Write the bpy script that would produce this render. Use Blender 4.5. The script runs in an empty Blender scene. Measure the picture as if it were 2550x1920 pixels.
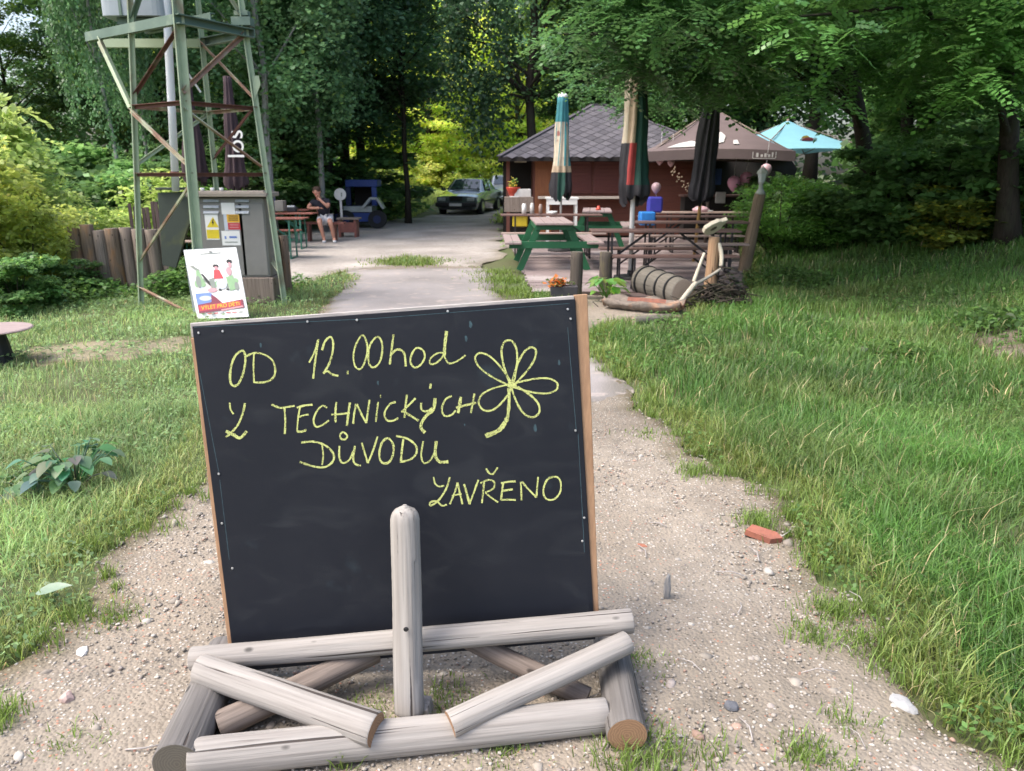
import bpy, bmesh, math, random
import numpy as np
from mathutils import Vector, Matrix, Euler

random.seed(7)
SC = bpy.context.scene
COL = SC.collection

# ------------------------------------------------------------------ camera
CAM_H, PITCH, FPX = 1.6, math.radians(15.4), 1920.0
cam_d = bpy.data.cameras.new("camera")
cam = bpy.data.objects.new("camera", cam_d)
COL.objects.link(cam)
cam.location = (0, 0, CAM_H)
cam.rotation_euler = (math.pi / 2 - PITCH, 0, 0)
cam_d.sensor_width = 36
cam_d.lens = 36 * FPX / 2550
cam_d.clip_end = 2000
cam_d.clip_start = 0.05
cam_d.dof.use_dof = True
cam_d.dof.focus_distance = 2.45
cam_d.dof.aperture_fstop = 7.0
SC.camera = cam

# ------------------------------------------------------------------ light
SUN_EL, SUN_AZ = 58, -112          # azimuth from +Y, negative = from the left
world = bpy.data.worlds.new("World")
SC.world = world
world.use_nodes = True
wn = world.node_tree
bg = wn.nodes["Background"]
sky = wn.nodes.new("ShaderNodeTexSky")
sky.sky_type = 'NISHITA'
sky.sun_disc = False
sky.sun_elevation = math.radians(SUN_EL)
sky.sun_rotation = math.radians(SUN_AZ)
sky.dust_density = 5.0
sky.air_density = 1.0
sky.ozone_density = 1.0
wn.links.new(sky.outputs[0], bg.inputs[0])
bg.inputs[1].default_value = 0.15
sd = bpy.data.lights.new("sun", 'SUN')
sd.energy = 1.0
sd.angle = math.radians(30)
sd.color = (1.0, 0.975, 0.93)
sun = bpy.data.objects.new("sun", sd)
COL.objects.link(sun)
el, az = math.radians(SUN_EL), math.radians(SUN_AZ)
sdir = Vector((math.sin(az) * math.cos(el), math.cos(az) * math.cos(el), math.sin(el)))
sun.rotation_euler = sdir.to_track_quat('Z', 'Y').to_euler()
SC.view_settings.view_transform = 'Standard'
SC.view_settings.look = 'None'
SC.view_settings.exposure = 1.45
SC.view_settings.gamma = 1
SC.view_settings.use_curve_mapping = False
SC.cycles.use_denoising = True
SC.cycles.max_bounces = 6
SC.cycles.diffuse_bounces = 4
SC.cycles.glossy_bounces = 3
SC.cycles.transmission_bounces = 4
SC.cycles.transparent_max_bounces = 4
SC.cycles.caustics_reflective = False
SC.cycles.caustics_refractive = False
SC.cycles.sample_clamp_indirect = 8.0

# ------------------------------------------------------------------ survey helpers (photo coordinates -> metres on site)
_cp, _sp = math.cos(PITCH), math.sin(PITCH)
def ray(px, py):
    x, y = (px - 1275) / FPX, -(py - 960) / FPX
    return Vector((x, y * _sp + _cp, y * _cp - _sp))
def G(px, py, z=0.0):
    d = ray(px, py); t = (z - CAM_H) / d.z
    return Vector((0, 0, CAM_H)) + d * t
def at(px, py, Y):
    d = ray(px, py); t = Y / d.y
    return Vector((0, 0, CAM_H)) + d * t
def X(px, Y, z):
    return (px - 1275) / FPX * (Y * _cp + (CAM_H - z) * _sp)

# ------------------------------------------------------------------ materials
def _n(nt, t, **kw):
    n = nt.nodes.new(t)
    for k, v in kw.items():
        setattr(n, k, v)
    return n
def mat(name, c1, c2=None, rough=0.7, scale=4.0, stretch=(1, 1, 1), bump=0.0, bscale=None, metal=0.0, coat=0.0,
        detail=5.0, spots=None, spot_scale=3.0, spot_lo=0.55, spot_hi=0.65, attr=None, coords='Object', spec=0.5, trans=0.0):
    m = bpy.data.materials.new(name); m.use_nodes = True
    nt = m.node_tree; b = nt.nodes["Principled BSDF"]
    b.inputs["Roughness"].default_value = rough
    b.inputs["Metallic"].default_value = metal
    b.inputs["Specular IOR Level"].default_value = spec
    if coat: b.inputs["Coat Weight"].default_value = coat
    tc = _n(nt, "ShaderNodeTexCoord"); mp = _n(nt, "ShaderNodeMapping")
    mp.inputs["Scale"].default_value = stretch
    nt.links.new(tc.outputs[coords], mp.inputs[0])
    no = _n(nt, "ShaderNodeTexNoise"); no.inputs["Scale"].default_value = scale; no.inputs["Detail"].default_value = detail
    no.inputs["Roughness"].default_value = 0.65
    nt.links.new(mp.outputs[0], no.inputs[0])
    c2 = c2 or tuple(v * 0.7 for v in c1)
    mx = _n(nt, "ShaderNodeMix", data_type='RGBA')
    mr = _n(nt, "ShaderNodeMapRange"); mr.inputs[1].default_value = 0.3; mr.inputs[2].default_value = 0.7
    nt.links.new(no.outputs[0], mr.inputs[0]); nt.links.new(mr.outputs[0], mx.inputs[0])
    mx.inputs[6].default_value = (*c1, 1); mx.inputs[7].default_value = (*c2, 1)
    col = mx.outputs[2]
    if attr:
        at_ = _n(nt, "ShaderNodeAttribute", attribute_name=attr)
        m2 = _n(nt, "ShaderNodeMix", data_type='RGBA', blend_type='MULTIPLY'); m2.inputs[0].default_value = 1
        nt.links.new(col, m2.inputs[6]); nt.links.new(at_.outputs[0], m2.inputs[7]); col = m2.outputs[2]
    if spots:
        s = _n(nt, "ShaderNodeTexNoise"); s.inputs["Scale"].default_value = spot_scale; s.inputs["Detail"].default_value = 6
        nt.links.new(tc.outputs[coords], s.inputs[0])
        r = _n(nt, "ShaderNodeMapRange"); r.inputs[1].default_value = spot_lo; r.inputs[2].default_value = spot_hi
        nt.links.new(s.outputs[0], r.inputs[0])
        m3 = _n(nt, "ShaderNodeMix", data_type='RGBA'); nt.links.new(r.outputs[0], m3.inputs[0])
        nt.links.new(col, m3.inputs[6]); m3.inputs[7].default_value = (*spots, 1); col = m3.outputs[2]
    nt.links.new(col, b.inputs["Base Color"])
    if bump:
        bp = _n(nt, "ShaderNodeBump"); bp.inputs["Strength"].default_value = bump; bp.inputs["Distance"].default_value = 0.02
        if bscale:
            n2 = _n(nt, "ShaderNodeTexNoise"); n2.inputs["Scale"].default_value = bscale; n2.inputs["Detail"].default_value = 6
            nt.links.new(mp.outputs[0], n2.inputs[0]); nt.links.new(n2.outputs[0], bp.inputs["Height"])
        else:
            nt.links.new(no.outputs[0], bp.inputs["Height"])
        nt.links.new(bp.outputs[0], b.inputs["Normal"])
    if trans:
        tr = _n(nt, "ShaderNodeBsdfTranslucent"); nt.links.new(col, tr.inputs[0])
        ms = _n(nt, "ShaderNodeMixShader"); ms.inputs[0].default_value = trans
        out = nt.nodes["Material Output"]
        nt.links.new(b.outputs[0], ms.inputs[1]); nt.links.new(tr.outputs[0], ms.inputs[2]); nt.links.new(ms.outputs[0], out.inputs[0])
    return m

def leaf_mat(name, rough=0.45, trans=0.4):
    """foliage: colour comes from the leaf's own colour attribute, thin so light passes through"""
    m = bpy.data.materials.new(name); m.use_nodes = True
    nt = m.node_tree; b = nt.nodes["Principled BSDF"]
    a = _n(nt, "ShaderNodeAttribute", attribute_name="tint")
    nt.links.new(a.outputs[0], b.inputs["Base Color"])
    b.inputs["Roughness"].default_value = rough
    b.inputs["Specular IOR Level"].default_value = 0.45
    hs = _n(nt, "ShaderNodeHueSaturation"); hs.inputs["Value"].default_value = 2.0; hs.inputs["Hue"].default_value = 0.485
    nt.links.new(a.outputs[0], hs.inputs["Color"])
    tr = _n(nt, "ShaderNodeBsdfTranslucent"); nt.links.new(hs.outputs[0], tr.inputs[0])
    ms = _n(nt, "ShaderNodeMixShader"); ms.inputs[0].default_value = trans
    nt.links.new(b.outputs[0], ms.inputs[1]); nt.links.new(tr.outputs[0], ms.inputs[2])
    nt.links.new(ms.outputs[0], nt.nodes["Material Output"].inputs[0])
    return m

def log_mat(name, c1, c2, crack=(0.06, 0.05, 0.045), blot=None):
    """debarked round timber: streaks and drying checks run along local Z, small knots"""
    m = bpy.data.materials.new(name); m.use_nodes = True
    nt = m.node_tree; b = nt.nodes["Principled BSDF"]; b.inputs["Roughness"].default_value = 0.85
    b.inputs["Specular IOR Level"].default_value = 0.25
    tc = _n(nt, "ShaderNodeTexCoord")
    def noise(st, sc, det=6, dist=0.0):
        mp = _n(nt, "ShaderNodeMapping"); mp.inputs["Scale"].default_value = st
        nt.links.new(tc.outputs["Object"], mp.inputs[0])
        no = _n(nt, "ShaderNodeTexNoise"); no.inputs["Scale"].default_value = sc; no.inputs["Detail"].default_value = det
        no.inputs["Distortion"].default_value = dist
        nt.links.new(mp.outputs[0], no.inputs[0]); return no.outputs[0]
    def rng(v, a, b_, inv=False):
        r = _n(nt, "ShaderNodeMapRange"); r.inputs[1].default_value = a; r.inputs[2].default_value = b_
        if inv: r.inputs[3].default_value = 1; r.inputs[4].default_value = 0
        nt.links.new(v, r.inputs[0]); return r.outputs[0]
    def mixc(f, A, B):
        x = _n(nt, "ShaderNodeMix", data_type='RGBA')
        if isinstance(f, float): x.inputs[0].default_value = f
        else: nt.links.new(f, x.inputs[0])
        if isinstance(A, tuple): x.inputs[6].default_value = (*A, 1)
        else: nt.links.new(A, x.inputs[6])
        x.inputs[7].default_value = (*B, 1)
        return x.outputs[2]
    st = noise((85, 85, 2.4), 1.0, 8)
    big = noise((7, 7, 2.0), 1.0, 3)
    col = mixc(rng(st, 0.35, 0.68), c1, c2)
    col = mixc(rng(big, 0.5, 0.75), col, blot or tuple(v * 0.72 for v in c1))
    ck = noise((95, 95, 1.1), 1.0, 2, 0.3)
    ckm = rng(ck, 0.30, 0.35, True)
    col = mixc(ckm, col, crack)
    mp = _n(nt, "ShaderNodeMapping"); mp.inputs["Scale"].default_value = (11, 11, 6); nt.links.new(tc.outputs["Object"], mp.inputs[0])
    vo = _n(nt, "ShaderNodeTexVoronoi"); vo.inputs["Scale"].default_value = 1.0; nt.links.new(mp.outputs[0], vo.inputs[0])
    kn = rng(vo.outputs["Distance"], 0.07, 0.12, True)
    col = mixc(kn, col, tuple(v * 0.25 for v in c1))
    nt.links.new(col, b.inputs["Base Color"])
    bp = _n(nt, "ShaderNodeBump"); bp.inputs["Strength"].default_value = 0.6; bp.inputs["Distance"].default_value = 0.006
    ad = _n(nt, "ShaderNodeMath", operation='SUBTRACT'); nt.links.new(st, ad.inputs[0]); nt.links.new(ckm, ad.inputs[1])
    nt.links.new(ad.outputs[0], bp.inputs["Height"]); nt.links.new(bp.outputs[0], b.inputs["Normal"])
    return m

def endgrain_mat(name, c1, c2):
    m = bpy.data.materials.new(name); m.use_nodes = True
    nt = m.node_tree; b = nt.nodes["Principled BSDF"]; b.inputs["Roughness"].default_value = 0.9
    tc = _n(nt, "ShaderNodeTexCoord")
    w = _n(nt, "ShaderNodeTexWave", wave_type='RINGS', rings_direction='Z'); w.inputs["Scale"].default_value = 42
    w.inputs["Distortion"].default_value = 6.0; w.inputs["Detail"].default_value = 2; w.inputs["Detail Scale"].default_value = 1.5
    nt.links.new(tc.outputs["Object"], w.inputs[0])
    no = _n(nt, "ShaderNodeTexNoise"); no.inputs["Scale"].default_value = 30; nt.links.new(tc.outputs["Object"], no.inputs[0])
    x = _n(nt, "ShaderNodeMix", data_type='RGBA'); nt.links.new(w.outputs[0], x.inputs[0])
    x.inputs[6].default_value = (*c1, 1); x.inputs[7].default_value = (*c2, 1)
    y = _n(nt, "ShaderNodeMix", data_type='RGBA', blend_type='MULTIPLY'); y.inputs[0].default_value = 0.6
    nt.links.new(x.outputs[2], y.inputs[6]); nt.links.new(no.outputs[1], y.inputs[7])
    nt.links.new(x.outputs[2], b.inputs["Base Color"])
    return m

M = {}
M['log'] = log_mat("weathered_pine", (0.335, 0.315, 0.292), (0.235, 0.216, 0.198))
M['log_dark'] = log_mat("weathered_pine_dark", (0.165, 0.155, 0.147), (0.095, 0.088, 0.083))
M['log_brown'] = log_mat("brown_log", (0.225, 0.185, 0.158), (0.13, 0.105, 0.09))
M['end'] = endgrain_mat("end_grain", (0.30, 0.18, 0.10), (0.22, 0.125, 0.07))
M['end_dark'] = endgrain_mat("end_grain_old", (0.13, 0.115, 0.09), (0.10, 0.09, 0.07))
M['end_pale'] = endgrain_mat("end_grain_pale", (0.42, 0.33, 0.25), (0.28, 0.21, 0.16))
M['batten'] = mat("brown_batten", (0.42, 0.25, 0.14), (0.28, 0.16, 0.09), scale=8, stretch=(6, 6, 1), bump=0.2)
M['batten_grey'] = mat("grey_batten", (0.42, 0.39, 0.36), (0.28, 0.25, 0.24), scale=8, stretch=(1, 6, 6), bump=0.3)
M['board'] = mat("blackboard", (0.009, 0.0108, 0.0165), (0.013, 0.0148, 0.0205), rough=0.55, scale=3, spots=(0.03, 0.045, 0.055), spot_scale=9, spot_lo=0.66, spot_hi=0.9, spec=0.25)
M['screw'] = mat("screw_steel", (0.55, 0.55, 0.55), rough=0.4, metal=0.6)
M['steel_green'] = mat("green_steel", (0.41, 0.49, 0.33), (0.33, 0.40, 0.27), scale=3, rough=0.6, spots=(0.20, 0.13, 0.08), spot_scale=2.2, spot_lo=0.60, spot_hi=0.75, bump=0.1)
M['beam_green'] = mat("dark_green_steel", (0.13, 0.19, 0.15), (0.09, 0.14, 0.11), scale=3, rough=0.6, spots=(0.25, 0.30, 0.22), spot_scale=2.5, spot_lo=0.6, spot_hi=0.75)
M['rust'] = mat("rusty_steel", (0.30, 0.19, 0.13), (0.21, 0.115, 0.08), scale=6, rough=0.8, spots=(0.38, 0.40, 0.28), spot_scale=2.4, spot_lo=0.46, spot_hi=0.58, bump=0.3)
M['rust_dark'] = mat("dark_rust", (0.15, 0.06, 0.045), (0.10, 0.045, 0.04), scale=6, rough=0.8, spots=(0.25, 0.27, 0.2), spot_scale=1.8, spot_lo=0.60, spot_hi=0.68, bump=0.3)
M['conduit'] = mat("white_plastic_pipe", (0.80, 0.82, 0.87), (0.74, 0.76, 0.81), scale=4, rough=0.5)
M['tank'] = mat("grey_tank", (0.33, 0.37, 0.40), (0.27, 0.31, 0.34), scale=3, rough=0.5)
M['cab'] = mat("grey_cabinet", (0.215, 0.21, 0.195), (0.175, 0.17, 0.158), scale=2.5, rough=0.6, spots=(0.13, 0.125, 0.11), spot_scale=1.5, spot_lo=0.55, spot_hi=0.7)
M['cab_top'] = mat("cabinet_cap", (0.30, 0.26, 0.22), (0.22, 0.19, 0.16), scale=3)
M['moss'] = mat("mossy_sheet", (0.045, 0.06, 0.045), (0.03, 0.04, 0.035), scale=2, spots=(0.12, 0.13, 0.03), spot_scale=1.6, spot_lo=0.52, spot_hi=0.68)
M['white'] = mat("white_paint", (0.78, 0.78, 0.76), (0.70, 0.70, 0.68), scale=4, rough=0.5)
M['white_old'] = mat("aged_white", (0.62, 0.60, 0.58), (0.48, 0.46, 0.44), scale=5, rough=0.6)
M['louver'] = mat("louver_pale", (0.42, 0.46, 0.50), rough=0.5)
M['yellow'] = mat("yellow_print", (0.80, 0.62, 0.03), rough=0.5)
M['orange'] = mat("orange_print", (0.75, 0.42, 0.03), rough=0.5)
M['redprint'] = mat("red_print", (0.55, 0.05, 0.06), rough=0.5)
M['black'] = mat("black_paint", (0.012, 0.012, 0.014), (0.02, 0.02, 0.022), rough=0.6)
M['blueprint'] = mat("blue_print", (0.15, 0.25, 0.6), rough=0.5)
M['pinkprint'] = mat("pink_print", (0.65, 0.3, 0.33), rough=0.5)
M['greenprint'] = mat("green_print", (0.25, 0.42, 0.22), rough=0.5)
M['greyprint'] = mat("grey_print", (0.22, 0.25, 0.22), rough=0.5)
M['maroon'] = mat("maroon_print", (0.22, 0.03, 0.06), rough=0.5)
M['paleprint'] = mat("pale_print", (0.55, 0.6, 0.68), rough=0.5)
M['pal'] = log_mat("palisade_wood", (0.24, 0.175, 0.13), (0.13, 0.095, 0.07), blot=(0.32, 0.15, 0.05))
M['pal_grey'] = log_mat("palisade_grey", (0.27, 0.22, 0.185), (0.15, 0.12, 0.10))
M['purple_slat'] = mat("purple_brown_slat", (0.13, 0.085, 0.085), scale=5)
M['brown_fab'] = mat("brown_canvas", (0.145, 0.11, 0.108), (0.12, 0.09, 0.09), scale=3, rough=0.9)
M['plum_fab'] = mat("plum_brown_canvas", (0.062, 0.038, 0.045), (0.045, 0.028, 0.034), scale=5, rough=0.9)
M['teal_fab'] = mat("teal_canvas", (0.04, 0.20, 0.22), (0.03, 0.14, 0.17), scale=5, rough=0.85)
M['cream_fab'] = mat("cream_canvas", (0.56, 0.50, 0.38), (0.42, 0.36, 0.28), scale=6, rough=0.9, spots=(0.30, 0.12, 0.10), spot_scale=7, spot_lo=0.6, spot_hi=0.68)
M['tan_fab'] = mat("tan_canvas", (0.46, 0.36, 0.25), (0.34, 0.26, 0.19), scale=6, rough=0.9)
M['green_fab'] = mat("green_canvas", (0.018, 0.075, 0.055), (0.012, 0.05, 0.04), scale=4, rough=0.85)
M['red_fab'] = mat("red_canvas", (0.42, 0.06, 0.05), (0.30, 0.04, 0.04), scale=5, rough=0.85)
M['black_fab'] = mat("black_canvas", (0.014, 0.013, 0.017), (0.03, 0.028, 0.034), scale=4, rough=0.6)
M['ltblue_fab'] = mat("light_blue_canvas", (0.25, 0.54, 0.65), (0.22, 0.49, 0.60), scale=3, rough=0.85, trans=0.25)
M['picnic_green'] = mat("green_painted_wood", (0.012, 0.115, 0.045), (0.010, 0.09, 0.035), scale=6, rough=0.55)
M['picnic_top'] = mat("worn_brown_boards", (0.33, 0.26, 0.25), (0.24, 0.18, 0.17), scale=6, rough=0.75, stretch=(1, 6, 1))
M['deck'] = mat("deck_board", (0.26, 0.205, 0.20), (0.18, 0.14, 0.135), scale=5, stretch=(1, 8, 1), rough=0.8, spots=(0.36, 0.31, 0.30), spot_scale=1.3, spot_lo=0.5, spot_hi=0.65)
M['deck_dark'] = mat("deck_fascia", (0.12, 0.085, 0.08), (0.08, 0.055, 0.05), scale=5, stretch=(1, 8, 8))
M['beer_wood'] = mat("beer_table_board", (0.17, 0.10, 0.085), (0.11, 0.065, 0.055), scale=5, stretch=(1, 8, 1), rough=0.5)
M['beer_pale'] = mat("beer_bench_pale", (0.38, 0.29, 0.25), (0.26, 0.19, 0.165), scale=5, stretch=(1, 8, 1), rough=0.6)
M['beer_red'] = mat("beer_table_red", (0.28, 0.10, 0.075), (0.19, 0.07, 0.055), scale=5, stretch=(1, 8, 1), rough=0.5)
M['beer_leg'] = mat("black_steel_leg", (0.02, 0.016, 0.018), rough=0.5)
M['beer_leg_green'] = mat("green_steel_leg", (0.05, 0.20, 0.14), (0.04, 0.15, 0.11), rough=0.5)
M['hut'] = mat("brown_hut_boards", (0.17, 0.055, 0.035), (0.12, 0.038, 0.026), scale=5, stretch=(1, 1, 10), rough=0.7)
M['hut_door'] = mat("orange_brown_door", (0.30, 0.105, 0.035), (0.22, 0.075, 0.028), scale=5, stretch=(8, 8, 1), rough=0.6)
M['shutter'] = mat("maroon_shutter", (0.135, 0.038, 0.03), (0.105, 0.03, 0.025), scale=5, stretch=(1, 1, 10), rough=0.6)
M['shingle'] = mat("bitumen_shingle", (0.105, 0.10, 0.115), (0.075, 0.07, 0.082), scale=9, rough=0.95)
M['dark_in'] = mat("dark_interior", (0.02, 0.016, 0.014), rough=0.9)  # near black, interior shade put into the colour
M['counter'] = mat("pale_counter", (0.52, 0.45, 0.38), (0.40, 0.34, 0.28), scale=5, stretch=(1, 6, 6))
M['yellow_plastic'] = mat("yellow_plastic", (0.75, 0.55, 0.03), rough=0.4)
M['red_plastic'] = mat("red_plastic", (0.60, 0.07, 0.04), rough=0.4)
M['blue_plastic'] = mat("blue_plastic", (0.03, 0.22, 0.65), rough=0.4)
M['blue_dark'] = mat("dark_blue_cloth", (0.04, 0.05, 0.35), (0.06, 0.05, 0.42), scale=10)
M['pink'] = mat("pink_balloon", (0.74, 0.38, 0.52), (0.70, 0.34, 0.48), scale=2, rough=0.25)
M['pale_pink'] = mat("pale_pink_balloon", (0.62, 0.42, 0.45), (0.55, 0.36, 0.40), scale=2, rough=0.3)
M['wood_yellow'] = mat("varnished_pole", (0.38, 0.24, 0.08), (0.28, 0.17, 0.06), scale=5, rough=0.4)
M['post'] = log_mat("brown_post", (0.24, 0.18, 0.12), (0.15, 0.11, 0.075))
M['stump'] = log_mat("dark_stump", (0.10, 0.085, 0.07), (0.06, 0.05, 0.042), blot=(0.15, 0.13, 0.06))
M['barrel'] = log_mat("greyed_trunk", (0.17, 0.155, 0.13), (0.12, 0.108, 0.09))
M['neck'] = log_mat("orange_brown_trunk", (0.42, 0.27, 0.16), (0.28, 0.17, 0.10))
M['pale_wood'] = log_mat("pale_cut_wood", (0.62, 0.56, 0.44), (0.50, 0.44, 0.34))
M['birch_stick'] = log_mat("birch_stick", (0.50, 0.46, 0.38), (0.30, 0.27, 0.21))
M['rubber'] = mat("black_rubber", (0.015, 0.015, 0.016), rough=0.75)
M['brick'] = mat("red_brick", (0.33, 0.12, 0.075), (0.22, 0.085, 0.06), scale=14, rough=0.9, bump=0.4)
M['trough'] = mat("dark_trough", (0.06, 0.055, 0.06), (0.04, 0.036, 0.04), scale=5)
M['flower_orange'] = mat("orange_petals", (0.75, 0.25, 0.05), rough=0.6)
M['flower_red'] = mat("red_petals", (0.65, 0.05, 0.04), rough=0.6)
M['flower_yellow'] = mat("yellow_petals", (0.80, 0.68, 0.10), rough=0.6)
M['bark'] = log_mat("dark_bark", (0.048, 0.038, 0.030), (0.024, 0.019, 0.015), blot=(0.042, 0.048, 0.026))
M['birch'] = log_mat("birch_bark", (0.42, 0.42, 0.40), (0.12, 0.11, 0.10))
M['skin'] = mat("skin", (0.50, 0.25, 0.17), (0.46, 0.22, 0.15), scale=6, rough=0.5)
M['navy'] = mat("navy_shirt", (0.012, 0.013, 0.022), (0.018, 0.018, 0.03), rough=0.9)
M['shorts'] = mat("light_shorts", (0.62, 0.62, 0.64), (0.52, 0.52, 0.54), scale=10, rough=0.9)
M['hair'] = mat("brown_hair", (0.07, 0.035, 0.02), (0.05, 0.025, 0.015), rough=0.7)
M['shoe'] = mat("white_shoe", (0.78, 0.78, 0.78), rough=0.6)
M['car_green'] = mat("sky_lit_green_paint", (0.20, 0.25, 0.25), (0.19, 0.24, 0.24), rough=0.18, coat=1.0, metal=0.5)  # dark green lightened to carry the sky's reflection
M['car_silver'] = mat("silver_paint", (0.50, 0.53, 0.55), rough=0.3, coat=0.8, metal=0.5)
M['glass'] = mat("car_glass", (0.03, 0.045, 0.05), rough=0.04, spec=1.0)
M['chrome'] = mat("chrome", (0.7, 0.7, 0.7), rough=0.15, metal=1.0)
M['lamp_glass'] = mat("headlight_glass", (0.6, 0.65, 0.66), rough=0.1, spec=0.9)
M['blue_paint'] = mat("blue_paint", (0.02, 0.055, 0.24), (0.018, 0.045, 0.2), rough=0.4)
M['navy_paint'] = mat("navy_paint", (0.012, 0.022, 0.09), rough=0.4)
M['bare_soil'] = mat("bare_soil", (0.2, 0.16, 0.13))
M['lantern'] = mat("lantern_metal", (0.40, 0.42, 0.38), (0.32, 0.34, 0.30), rough=0.5)
M['leaf'] = leaf_mat("leaf")
M['leaf_gloss'] = leaf_mat("glossy_leaf", rough=0.32, trans=0.33)
M['blade'] = leaf_mat("grass_blade", rough=0.5, trans=0.35)

# ------------------------------------------------------------------ object helpers
def tag(o, label=None, cat=None, group=None, kind=None):
    if label: o["label"] = label
    if cat: o["category"] = cat
    if group: o["group"] = group
    if kind: o["kind"] = kind
    return o
def wloc(o):
    v = Vector((0, 0, 0))
    while o is not None:
        v = v + o.location; o = o.parent
    return v
def thing(name, label, cat, loc=(0, 0, 0), group=None):
    o = bpy.data.objects.new(name, None); COL.objects.link(o); o.location = Vector(loc)
    o.empty_display_size = 0.2
    return tag(o, label, cat, group)
def link(name, me, parent=None, matrix=None, world=False):
    o = bpy.data.objects.new(name, me); COL.objects.link(o)
    if parent is not None: o.parent = parent
    if matrix is not None:
        if parent is not None and world: o.matrix_local = Matrix.Translation(-wloc(parent)) @ matrix
        else: o.matrix_local = matrix
    return o
def hsv_jit(c, rnd=random):
    k = 1 + rnd.uniform(-.12, .12); return tuple(v * k for v in c)

class MB:
    def __init__(s): s.v, s.f, s.mi, s.sm = [], [], [], []
    def add(s, vs, fs, m=0, smooth=False):
        b = len(s.v); s.v += [tuple(p) for p in vs]
        for f in fs: s.f.append(tuple(b + i for i in f)); s.mi.append(m); s.sm.append(smooth)
        return s
    def box(s, c, size, rot=None, m=0):
        hx, hy, hz = size[0] / 2, size[1] / 2, size[2] / 2
        R = rot if rot is not None else Matrix.Identity(3)
        vs = [Vector(c) + R @ Vector((x * hx, y * hy, z * hz)) for x in (-1, 1) for y in (-1, 1) for z in (-1, 1)]
        return s.add(vs, [(0, 1, 3, 2), (4, 6, 7, 5), (0, 4, 5, 1), (2, 3, 7, 6), (0, 2, 6, 4), (1, 5, 7, 3)], m)
    def bar(s, p0, p1, w, h, m=0, up=(0, 0, 1)):
        p0, p1 = Vector(p0), Vector(p1); d = (p1 - p0); L = d.length; d.normalize()
        u = Vector(up); 
        if abs(d.dot(u)) > .98: u = Vector((0, 1, 0))
        x = d.cross(u).normalized(); z = x.cross(d).normalized()
        R = Matrix((x, d, z)).transposed()
        return s.box((p0 + p1) / 2, (w, L, h), R, m)
    def angle(s, p0, p1, w, t, m=0, up=(0, 0, 1)):
        """L-section steel"""
        p0, p1 = Vector(p0), Vector(p1); d = (p1 - p0).normalized(); u = Vector(up)
        if abs(d.dot(u)) > .98: u = Vector((0, 1, 0))
        x = d.cross(u).normalized(); z = x.cross(d).normalized()
        s.bar(p0 + x * (w / 2), p1 + x * (w / 2), w, t, m, up)
        s.bar(p0 + z * (w / 2 + t / 2) + x * t / 2, p1 + z * (w / 2 + t / 2) + x * t / 2, t, w, m, up)
        return s
    def tube(s, pts, rs, n=8, m=0, cap=True, smooth=True, capm=None):
        pts = [Vector(p) for p in pts]
        if not isinstance(rs, (list, tuple)): rs = [rs] * len(pts)
        b = len(s.v); last = None
        for i, p in enumerate(pts):
            d = (pts[min(i + 1, len(pts) - 1)] - pts[max(i - 1, 0)]).normalized()
            if last is None:
                a = Vector((0, 0, 1)) if abs(d.z) < .9 else Vector((1, 0, 0))
                x = d.cross(a).normalized()
            else:
                x = (last - d * last.dot(d)).normalized()
            last = x; y = d.cross(x)
            for k in range(n):
                t = 2 * math.pi * k / n
                s.v.append(tuple(p + (x * math.cos(t) + y * math.sin(t)) * rs[i]))
        for i in range(len(pts) - 1):
            for k in range(n):
                k2 = (k + 1) % n
                s.f.append((b + i * n + k, b + i * n + k2, b + (i + 1) * n + k2, b + (i + 1) * n + k)); s.mi.append(m); s.sm.append(smooth)
        if cap:
            cm = m if capm is None else capm
            s.f.append(tuple(b + k for k in range(n))[::-1]); s.mi.append(cm); s.sm.append(False)
            e = b + (len(pts) - 1) * n
            s.f.append(tuple(e + k for k in range(n))); s.mi.append(cm); s.sm.append(False)
        return s
    def lathe(s, c, prof, n=16, m=0, smooth=True):
        c = Vector(c); b = len(s.v)
        for r, z in prof:
            for k in range(n):
                t = 2 * math.pi * k / n; s.v.append((c.x + r * math.cos(t), c.y + r * math.sin(t), c.z + z))
        for i in range(len(prof) - 1):
            for k in range(n):
                k2 = (k + 1) % n
                s.f.append((b + i * n + k, b + i * n + k2, b + (i + 1) * n + k2, b + (i + 1) * n + k)); s.mi.append(m); s.sm.append(smooth)
        return s
    def prism(s, poly, d, m=0):
        """poly: list of 3D points (planar), d: extrusion vector"""
        n = len(poly); d = Vector(d); vs = [Vector(p) for p in poly] + [Vector(p) + d for p in poly]
        fs = [tuple(range(n))[::-1], tuple(range(n, 2 * n))] + [(i, (i + 1) % n, n + (i + 1) % n, n + i) for i in range(n)]
        return s.add(vs, fs, m)
    def build(s, name, mats, parent=None, bevel=0.0):
        o_ = wloc(parent) if parent is not None else Vector((0, 0, 0))
        me = bpy.data.meshes.new(name)
        me.from_pydata([tuple(Vector(v) - o_) for v in s.v], [], s.f)
        if not isinstance(mats, (list, tuple)): mats = [mats]
        for mm in mats: me.materials.append(M[mm] if isinstance(mm, str) else mm)
        me.polygons.foreach_set("material_index", s.mi)
        me.polygons.foreach_set("use_smooth", s.sm)
        me.update()
        o = link(name, me, parent)
        if bevel:
            bm = bmesh.new(); bm.from_mesh(me)
            bmesh.ops.bevel(bm, geom=list(bm.edges), offset=bevel, segments=1, affect='EDGES')
            bm.to_mesh(me); bm.free()
        return o
    def build_at(s, name, mats, root_loc):
        """top-level mesh whose origin sits at root_loc"""
        e = bpy.data.objects.new("tmp", None); e.location = root_loc
        o = s.build(name, mats, e); o.parent = None; o.location = root_loc
        bpy.data.objects.remove(e); return o

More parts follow.
